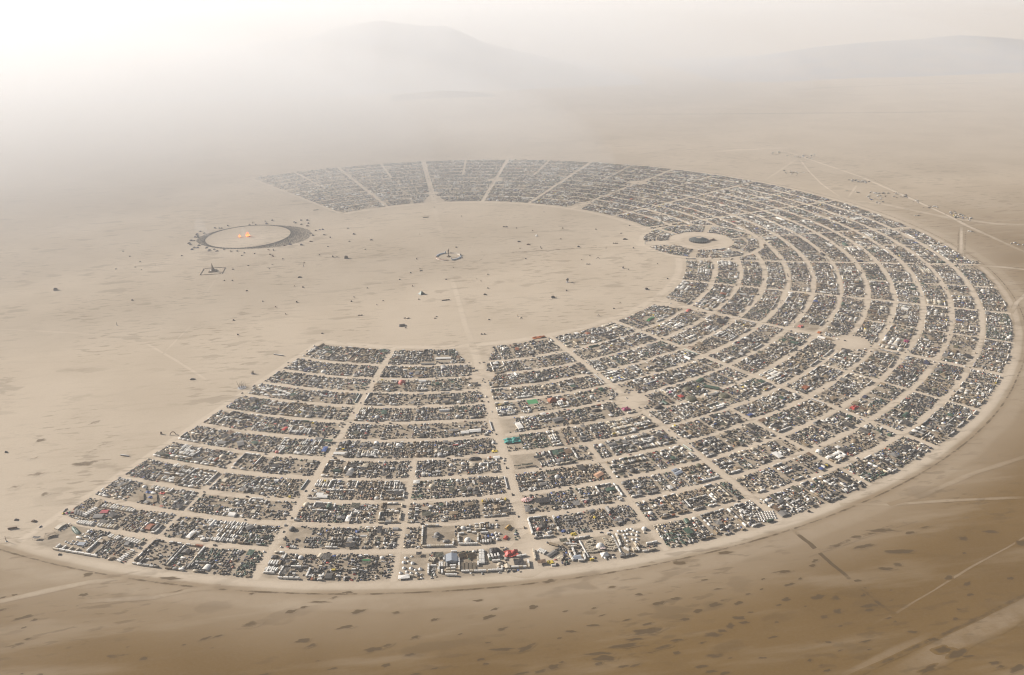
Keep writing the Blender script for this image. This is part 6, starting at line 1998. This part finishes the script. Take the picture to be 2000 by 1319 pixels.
# ------------------------------------------------------------------ works of art and art cars on the open playa
for ai, (kind, x, y, h, w, col, label) in enumerate(ARTWORKS):
    rgb = COLOURS[col]
    rz = rnd.uniform(-.3, .3)
    if kind == 'art_car':
        h = min(max(h, 2.4), 7)
        w = min(max(w, 5.0), 16)
        lower = side_prism([(-.5, .1), (-.5, .45), (-.3, .52), (.35, .5), (.5, .36), (.5, .1)], -.5, .5)
        deck = box(-.36, .22, -.36, .36, .50, .78)
        top = box(-.28, .12, -.40, .40, .92, 1.0)
        rails = join(*[box(q - .012, q + .012, s - .012, s + .012, .78, .92) for q in (-.26, .1) for s in (-.34, .34)])
        k = dict(sx=w, sy=max(2.4, w * .42), sz=h)
        shape_obj(kind, [(None, 'paint', move(lower, **k)), ('deck', 'paint', move(deck, **k)), ('top_shade', 'paint', move(top, **k)), ('rail', 'metal', move(rails, **k)), ('undercarriage', 'dark', move(wheels((-.3, .3), .16), **k))], x, y, rz, label, 'art car', 'art cars on the open playa', rgb)
    elif kind == 'pyramid_sculpture':
        shape_obj(kind, [(None, 'paint', box(-w / 2, w / 2, -w / 2, w / 2, 0, h * 1.1, taper=.05)), ('plinth', 'metal', box(-w * .56, w * .56, -w * .56, w * .56, 0, .4)), ('doorway', 'dark', box(-w * .1, w * .1, -w * .51, -w * .46, 0, h * .3))], x, y, rz + .5, label, 'sculpture', None, rgb)
    elif kind in ('container_wall', 'banner_wall'):
        n = 5
        shape_obj(kind, [(None, 'paint', box(-w / 2, w / 2, -.6, .6, 0, max(2.5, h)))] + [('buttress', 'metal', box(q - .2, q + .2, .6, 2.0, 0, max(2, h * .8), taper=.5)) for q in np.linspace(-w * .45, w * .45, n)], x, y, .08 if kind == 'container_wall' else .15, label, 'wall', None, rgb)
    elif kind == 'spire_sculpture':
        r = max(.8, w * .16)
        shape_obj(kind, [(None, 'paint', lathe([(r, 0), (r * .7, h * .3), (r * .5, h * .7), (.1, h * 1.1)], 8)), ('base', 'metal', lathe([(r * 2.2, 0), (r * 2.0, .6), (r * .9, 1.0)], 10)), ('finial', 'paint', move(lathe([(.2, 0), (r * .9, r * .5), (.2, r)], 8), dz=h * .9))], x, y, rz, label, 'sculpture', None, rgb)
    elif kind == 'cube_sculpture':
        shape_obj(kind, [(None, 'paint', box(-w / 2, w / 2, -w * .35, w * .35, .5, max(2.5, h), taper=.9)), ('plinth', 'metal', box(-w * .55, w * .55, -w * .4, w * .4, 0, .5)), ('roof_deck', 'dark', box(-w * .3, w * .2, -w * .2, w * .2, max(2.5, h), max(2.5, h) * 1.2))], x, y, rz, label, 'sculpture', None, rgb)
    elif kind in ('arch_sculpture',):
        n = 12
        v, f = [], []
        for k in range(n + 1):
            a = math.pi * k / n
            for dy in (-.6, .6):
                for q in (1.0, .78):
                    v.append((w * .5 * q * math.cos(a), dy, max(3, h) * 1.1 * q * math.sin(a)))
        for k in range(n):
            o = k * 4
            f += [(o, o + 4, o + 6, o + 2), (o + 1, o + 3, o + 7, o + 5), (o, o + 1, o + 5, o + 4), (o + 2, o + 6, o + 7, o + 3)]
        shape_obj(kind, [(None, 'paint', (v, f)), ('foot', 'metal', box(-w * .56, -w * .36, -1, 1, 0, .5)), ('foot', 'metal', box(w * .36, w * .56, -1, 1, 0, .5))], x, y, rz, label, 'sculpture', None, rgb)
    elif kind == 'ribbon_sculpture':
        n = 16
        v, f = [], []
        for k in range(n + 1):
            t_ = k / n
            xx, yy, zz = (t_ - .5) * w, math.sin(t_ * 9) * w * .12, max(2.4, h * .6) * (.35 + .65 * abs(math.sin(t_ * 7)))
            v += [(xx, yy - .7, 0), (xx, yy - .4, zz), (xx, yy + .4, zz), (xx, yy + .7, 0)]
        for k in range(n):
            o = k * 4
            f += [(o, o + 4, o + 5, o + 1), (o + 1, o + 5, o + 6, o + 2), (o + 2, o + 6, o + 7, o + 3)]
        shape_obj(kind, [(None, 'paint', (v, f)), ('end_post', 'metal', box(-w * .52, -w * .5, -.5, .5, 0, 3)), ('end_post', 'metal', box(w * .5, w * .52, -.5, .5, 0, 3))], x, y, rz - .3, label, 'sculpture', None, rgb)
    elif kind == 'tree_sculpture':
        parts = [(None, 'paint', lathe([(1.2, 0), (.8, h * .25), (.6, h * .5)], 8))]
        for k in range(9):
            a, q = k * 2.4, rnd.uniform(.15, .36) * w
            parts.append(('foliage_lobe', 'paint', move(lathe([(.3, -.5), (.5, -.15), (.46, .2), (.15, .5)], 9), dx=q * math.cos(a), dy=q * math.sin(a), dz=h * (.45 + .06 * k), sx=w * .42, sy=w * .42, sz=h * .28)))
        parts.append(('plinth', 'metal', lathe([(w * .55, 0), (w * .5, .7)], 12)))
        shape_obj(kind, parts, x, y, rz, label, 'sculpture', None, rgb)
    elif kind == 'sphere_sculpture':
        shape_obj(kind, [(None, 'paint', move(lathe([(.12, 0), (.38, .15), (.5, .42), (.44, .68), (.28, .88), (.05, 1)], 14), sx=w, sy=w, sz=h)), ('plinth', 'metal', lathe([(w * .6, 0), (w * .5, .5)], 12))], x, y, rz, label, 'sculpture', None, rgb)
    elif kind == 'lookout_tower':
        parts = [(None, 'paint', box(-w * .5, w * .5, -2, 2, h * .78, h)), ('roof', 'paint', box(-w * .55, w * .55, -2.4, 2.4, h * 1.08, h * 1.13))]
        parts += [('post', 'metal', box(a - .3, a + .3, b_ - .3, b_ + .3, 0, h * 1.08)) for a in (-1.4, 1.4) for b_ in (-1.4, 1.4)]
        shape_obj(kind, parts, x, y, rz, label, 'tower', None, rgb)
    elif kind == 'sculpture_group':
        parts = [(None, 'metal', lathe([(w * .45, 0), (w * .42, .4)], 14))]
        for k in range(12):
            a, q = k * 2.4, (k / 12) ** .5 * w * .42
            lean = rnd.uniform(-.25, .25) * h
            hh = h * rnd.uniform(.6, 1.1)
            v, f = box(-.35, .35, -.35, .35, .4, hh, taper=.4)
            v = [(a_ + (lean if c_ > 1 else 0) + q * math.cos(a), b_ + q * math.sin(a), c_) for a_, b_, c_ in v]
            parts.append(('pole', 'paint', (v, f)))
        shape_obj(kind, parts, x, y, rz, label, 'sculpture', None, rgb)

# the central figure in its ring of four curved walls
def curved_wall(r0, r1, a0, a1, h, n=10):
    v, f = [], []
    for k in range(n + 1):
        a = math.radians(a0 + (a1 - a0) * k / n)
        for r, z in ((r1, 0), (r1 * .995, h), (r0 * 1.01, h), (r0, 0)):
            v.append((r * math.cos(a), r * math.sin(a), z))
    for k in range(n):
        o = k * 4
        f += [(o, o + 4, o + 5, o + 1), (o + 1, o + 5, o + 6, o + 2), (o + 2, o + 6, o + 7, o + 3)]
    f += [(0, 1, 2, 3), (n * 4 + 3, n * 4 + 2, n * 4 + 1, n * 4)]
    return v, f


for a0, a1, c, lb in ((8, 80, 'cream', 'cream and pink curved wall behind the central figure, towards the round camp'), (100, 172, 'pale blue', 'pale green-blue curved wall behind the central figure, towards the temple'),
                      (188, 260, 'peach', 'pinkish curved wall before the central figure, towards the temple'), (280, 352, 'pale blue', 'pale blue curved wall before the central figure, towards the round camp')):
    o = shape_obj('curved_wall', [(None, 'paint', curved_wall(38.5, 43.5, a0, a1, 3.2)), ('parapet', 'light', curved_wall(38, 44, a0 + 1, a1 - 1, .5)), ('end_tower', 'paint', move(box(-2.2, 2.2, -2.2, 2.2, 0, 4.2, taper=.8), dx=41 * math.cos(math.radians(a0)), dy=41 * math.sin(math.radians(a0))))],
                  -2, -6, 0, lb, 'wall', 'curved walls around the central figure', tuple(.55 * q + .25 * d for q, d in zip(COLOURS[c], (.8, .7, .6))))
    o.children[0].location = (0, 0, 3.2)
H = 31.0
limb = lambda x0, z0, x1, z1, r0, r1: ([(x0 - r0, -r0, z0), (x0 + r0, -r0, z0), (x0 + r0, r0, z0), (x0 - r0, r0, z0), (x1 - r1, -r1, z1), (x1 + r1, -r1, z1), (x1 + r1, r1, z1), (x1 - r1, r1, z1)], [(4, 5, 6, 7), (0, 1, 5, 4), (1, 2, 6, 5), (2, 3, 7, 6), (3, 0, 4, 7), (3, 2, 1, 0)])
fig = shape_obj('figure_effigy', [(None, 'wood', limb(0, H * .50, 0, H * .80, .8, 1.5)), ('leg', 'wood', limb(-1.4, H * .18, -.5, H * .5, .6, .8)), ('leg', 'wood', limb(1.4, H * .18, .5, H * .5, .6, .8)), ('arm', 'wood', limb(-2.2, H * .5, -1.4, H * .78, .35, .5)),
                                 ('arm', 'wood', limb(2.2, H * .5, 1.4, H * .78, .35, .5)), ('head', 'wood', move(lathe([(.3, 0), (.95, .25), (.8, .7), (.1, 1)], 6), dz=H * .81, sz=3.6)), ('pedestal', 'wood', lathe([(7, 0), (6, 2.0), (3.0, H * .10), (1.8, H * .18)], 10))],
                -2, -6, 0, 'tall slender wooden figure standing in the middle of the open playa', 'effigy')

# temple: pointed timber tower in a square fenced yard
tm = [(None, 'paint', lathe([(11, 0), (10, 3), (6, 7), (4.2, 12), (2.2, 18), (.6, 27)], 8)), ('lower_tier', 'paint', lathe([(17, 0), (16.5, 3.2), (11, 3.8)], 4))]
shape_obj('temple', tm, -766, -3, 0, 'pointed timber temple tower inside a square fence', 'temple', None, (.17, .12, .08))
F_ = 34
for k in range(4):
    a = k * math.pi / 2
    o = shape_obj('fence', [(None, 'paint', box(-F_, F_ * .92, -.25, .25, .2, 1.5)), ] + [('post', 'metal', box(q - .15, q + .15, -.3, .3, 0, 1.8)) for q in np.linspace(-F_, F_ * .9, 8)], -766 + F_ * math.cos(a), -3 + F_ * math.sin(a), a + math.pi / 2,
                  'low brown fence on the %s side of the temple yard' % ['right', 'far', 'left', 'near'][k], 'fence', 'temple yard fence', COLOURS['brown'])

# the burn: open circle, blazing pile, crowd and art cars around it
BX, BY, BR = -712.0, 402.0, 150.0
disc('burn_circle', BX, BY, BR * .99, BR * .99, 0, .34, .09, 77)
fl, t, b = new_mat('flame')
em = t.nodes.new('ShaderNodeEmission')
geo = t.nodes.new('ShaderNodeNewGeometry')
sp = t.nodes.new('ShaderNodeSeparateXYZ')
t.links.new(geo.outputs['Position'], sp.inputs[0])
rp = t.nodes.new('ShaderNodeMapRange')
rp.inputs['From Max'].default_value = 20.0
t.links.new(sp.outputs['Z'], rp.inputs['Value'])
mx = t.nodes.new('ShaderNodeMix')
mx.data_type = 'RGBA'
mx.inputs[6].default_value = (1.0, .24, .05, 1)
mx.inputs[7].default_value = (1.0, .08, .02, 1)
t.links.new(rp.outputs[0], mx.inputs[0])
t.links.new(mx.outputs[2], em.inputs[0])
em.inputs[1].default_value = 2.2
fl.cycles.emission_sampling = 'NONE'
t.links.new(em.outputs[0], t.nodes['Material Output'].inputs[0])
SLOTS['flame'] = fl
for nm, fx, fy, sc, lb in (('bonfire', -714, 400, 1.0, 'larger blazing bonfire in the middle of the burn circle'), ('bonfire', -742, 396, .55, 'smaller bonfire left of the larger blaze')):
    root = shape_obj(nm, [(None, 'wood', move(lathe([(8, 0), (6.5, 1.5), (3, 2.6), (.5, 3)], 9), sx=sc, sy=sc, sz=sc))], fx, fy, 0, lb, 'bonfire', 'bonfires in the burn circle')
    for k in range(9):
        a = k * 2.4
        q = (k / 9) ** .5 * 6.0 * sc
        hh = (19 - 11 * (k / 9)) * sc * rnd.uniform(.75, 1.1)
        ln = rnd.uniform(-.12, .05) * hh
        v, f = lathe([(.35, 0), (.5, .16), (.40, .42), (.20, .72), (.02, 1.0)], 7)
        v = [(p_[0] * 5.0 * sc + ln * p_[2] ** 2, p_[1] * 5.0 * sc, p_[2] * hh) for p_ in v]
        o = link('flame', mesh_from('flame', v, f, [fl], smooth=True), root)
        o.location = (q * math.cos(a), q * math.sin(a), .8)
# the crowd: small standing figures, densest to the right of the circle
fig_v, fig_f = join(lathe([(.16, 0), (.24, .8), (.27, 1.35), (.10, 1.5)], 4), move(lathe([(.08, 0), (.13, .12), (.05, .26)], 4), dz=1.48))
fig_v = np.array(fig_v)
pts = []
while len(pts) < 13000:
    a = rnd.uniform(0, 2 * math.pi)
    right = max(0, math.cos(a + .15))
    left = max(0, -math.cos(a))
    near_ = max(0, -math.sin(a))
    depth = 4 + 74 * right ** 3 + 26 * left ** 6 + 7 * near_ + 60 * (near_ * right) ** 2
    if rnd.random() > .10 + .90 * depth / 120:
        continue
    r = BR + 2 + depth * rnd.random() ** 1.5
    pts.append((BX + r * math.cos(a), BY + r * math.sin(a), rnd.uniform(.9, 1.1), rnd.choice((.02, .03, .04, .07, .16))))
A_ = np.array(pts)
ni, nv = len(A_), len(fig_v)
P = np.empty((ni, nv, 3), dtype=np.float32)
for c in range(2):
    P[:, :, c] = A_[:, c:c + 1] + fig_v[None, :, c] * 1.5
P[:, :, 2] = fig_v[None, :, 2] * A_[:, 2:3]
F = [f for f in fig_f]
flat = np.array([q for f in F for q in f])
loops = (flat[None] + (np.arange(ni) * nv)[:, None]).ravel()
tot = np.tile([len(f) for f in F], ni)
start = np.concatenate(([0], np.cumsum(tot)[:-1]))
me = bpy.data.meshes.new('crowd')
me.vertices.add(ni * nv)
me.vertices.foreach_set('co', P.ravel())
me.loops.add(len(loops))
me.loops.foreach_set('vertex_index', loops.astype(np.int32))
me.polygons.add(len(tot))
me.polygons.foreach_set('loop_start', start.astype(np.int32))
at = me.attributes.new('tint', 'FLOAT_COLOR', 'FACE')
fc = np.ones((ni, len(F), 4), dtype=np.float32)
fc[:, :, :3] = A_[:, 3][:, None, None]
at.data.foreach_set('color', fc.ravel())
me.materials.append(M_MASS)
me.update(calc_edges=True)
tag(link('crowd', me), 'dark crowd of spectators standing around the burn circle', 'crowd', kind='stuff')
# art cars parked behind the crowd
n_car = 0
base_car = None
for k in range(60):
    a = rnd.uniform(0, 2 * math.pi)
    right = max(0, math.cos(a + .15))
    r = BR + 14 + 60 * right + rnd.random() ** 2 * (45 + 130 * right) + 20 * max(0, -math.cos(a))
    x, y = BX + r * math.cos(a), BY + r * math.sin(a)
    col = rnd.choice(('dark', 'dark grey', 'grey', 'brown', 'black', 'cream', 'navy'))
    l_ = rnd.uniform(7, 13)
    h_ = rnd.uniform(3, 6.5)
    if base_car is None:
        lower = side_prism([(-.5, .1), (-.5, .45), (-.3, .52), (.35, .5), (.5, .36), (.5, .1)], -.5, .5)
        base_car = (mesh_from('art_car', *join(lower, wheels((-.3, .3), .16)), [M_PAINT]), mesh_from('deck', *box(-.36, .22, -.36, .36, .50, .80), [M_PAINT]), mesh_from('top_shade', *box(-.28, .12, -.40, .40, .92, 1.0), [M_PAINT]))
    o = link('art_car', base_car[0])
    o.location = (x, y, 0)
    o.rotation_euler = (0, 0, a + rnd.uniform(-.4, .4))
    o.scale = (l_, l_ * .36, h_)
    o.color = (*COLOURS[col], 1)
    tag(o, 'art car parked in the crowd around the burn circle', 'art car', 'art cars around the burn circle')
    for q, nm in ((1, 'deck'), (2, 'top_shade')):
        c = link(nm, base_car[q], o)
        c.color = o.color

for k in range(64):
    for _t in range(20):
        a, r = rnd.uniform(0, 6.283), 700 * rnd.random() ** .5
        x, y = r * math.cos(a), r * math.sin(a)
        if k % 3 == 0:
            x, y = rnd.uniform(-1250, -500), rnd.uniform(-900, 300)
        if math.hypot(x, y) < 740 and math.hypot(x, y) > 70 and math.hypot(x - BX, y - BY) > 180 and math.hypot(x - CC[0], y - CC[1]) > 230 or x < -760 and math.hypot(x - BX, y - BY) > 190 and abs(y + 3) > 60 and math.atan2(y, x) > -2.0 - 9 * (x > 0):
            break
    else:
        continue
    o = link('art_car', base_car[0])
    o.location = (x, y, 0)
    o.rotation_euler = (0, 0, rnd.uniform(0, 6.28))
    q = rnd.uniform(3.2, 7.5)
    o.scale = (q, q * .4, rnd.uniform(2.0, 4.0))
    o.color = (*COLOURS[rnd.choice(('dark', 'black', 'brown', 'dark grey', 'cream'))], 1)
    tag(o, 'tiny art car roaming the open playa', 'art car', 'tiny art cars roaming the open playa')
    for q, nm in ((1, 'deck'), (2, 'top_shade')):
        c = link(nm, base_car[q], o)
        c.color = o.color

# the big round tent at the head of the promenade
parts = [(None, 'paint', lathe([(34, 4.0), (33, 4.6), (24, 8.0), (15, 11.0), (9, 11.6)], 36, cap=False)), ('inner_ring', 'metal', lathe([(9, 11.0), (9.3, 11.9), (8.6, 11.9)], 24, cap=False)), ('floor_shade', 'dark', lathe([(33, .2), (32.8, .3)], 30))]
for k in range(24):
    a = 2 * math.pi * k / 24
    parts.append(('flag_pole', 'metal', box(34.4 * math.cos(a) - .2, 34.4 * math.cos(a) + .2, 34.4 * math.sin(a) - .2, 34.4 * math.sin(a) + .2, 0, 9.5)))
shape_obj('round_tent', parts, CC[0] - 6, CC[1] + 2, 0, 'huge dark round tent in the middle of the round camp plaza', 'tent', None, (.035, .05, .05))
shape_obj('peaked_tent', [(None, 'paint', peaks(24, 16, 7, 4, 5)[0])], CC[0] + 42, CC[1] - 4, .2, 'small brown tent annex right of the huge round tent', 'tent', None, COLOURS['brown'])

# ------------------------------------------------------------------ haze
def air(name, density, colour=HAZE_COLOR):
    mt = bpy.data.materials.new(name)
    mt.use_nodes = True
    t = mt.node_tree
    t.nodes.remove(t.nodes['Principled BSDF'])
    pv = t.nodes.new('ShaderNodeVolumePrincipled')
    pv.inputs['Color'].default_value = colour
    pv.inputs['Density'].default_value = density
    pv.inputs['Anisotropy'].default_value = HAZE_ANISO
    t.links.new(pv.outputs[0], t.nodes['Material Output'].inputs['Volume'])
    return mt


def smoke_bank(x, y, rx, ry, h, density, seed, label):
    """a low bank of drifting smoke and dust: an uneven lens of air lying on the plain"""
    rg = random.Random(seed)
    ph = [rg.random() * 6.28 for _ in range(6)]
    n, m_ = 40, 10
    v, f = [], []
    for i in range(m_ + 1):
        t_ = i / m_
        for k in range(n):
            a = 2 * math.pi * k / n
            wv = 1 + .10 * math.sin(2 * a + ph[0]) + .07 * math.sin(3 * a + ph[1]) + .05 * math.sin(5 * a + ph[2])
            r = math.cos(t_ * math.pi / 2 * .985) * wv
            v.append((x + rx * r * math.cos(a), y + ry * r * math.sin(a), -1.0 + h * math.sin(t_ * math.pi / 2) * (1 + .12 * math.sin(2 * a + ph[3]) * (1 - t_))))
    for i in range(m_):
        for k in range(n):
            k2 = (k + 1) % n
            f.append((i * n + k, i * n + k2, (i + 1) * n + k2, (i + 1) * n + k))
    f.append(tuple(m_ * n + k for k in range(n)))
    f.append(tuple(range(n - 1, -1, -1)))
    o = link('smoke', mesh_from('smoke', v, f, [air('smoke', density, (0.99, 0.99, 0.995, 1))], smooth=True))
    tag(o, label, 'smoke', kind='stuff')


for q in SMOKE:
    smoke_bank(*q)
for x, y, rr, hh, dd, lab in ((-866, 432, 12, 34, .005, 'pale dust plume rising at the left rim of the burn circle'), (-905, 520, 26, 55, .0022, 'faint wide dust plume behind the left rim of the burn circle'), (-728, 404, 9, 40, .005, 'thin smoke column rising from the bonfires')):
    smoke_bank(x, y, rr, rr, hh, dd, int(rr), lab)
hv, hf = box(-60000, 60000, -12000, 100000, -1.5, 900.0, bottom=True)
ho = link('haze', mesh_from('haze', hv, hf, [air('haze', HAZE_DENSITY)]))
tag(ho, 'pale dust haze filling the air over the whole plain', 'haze', kind='stuff')
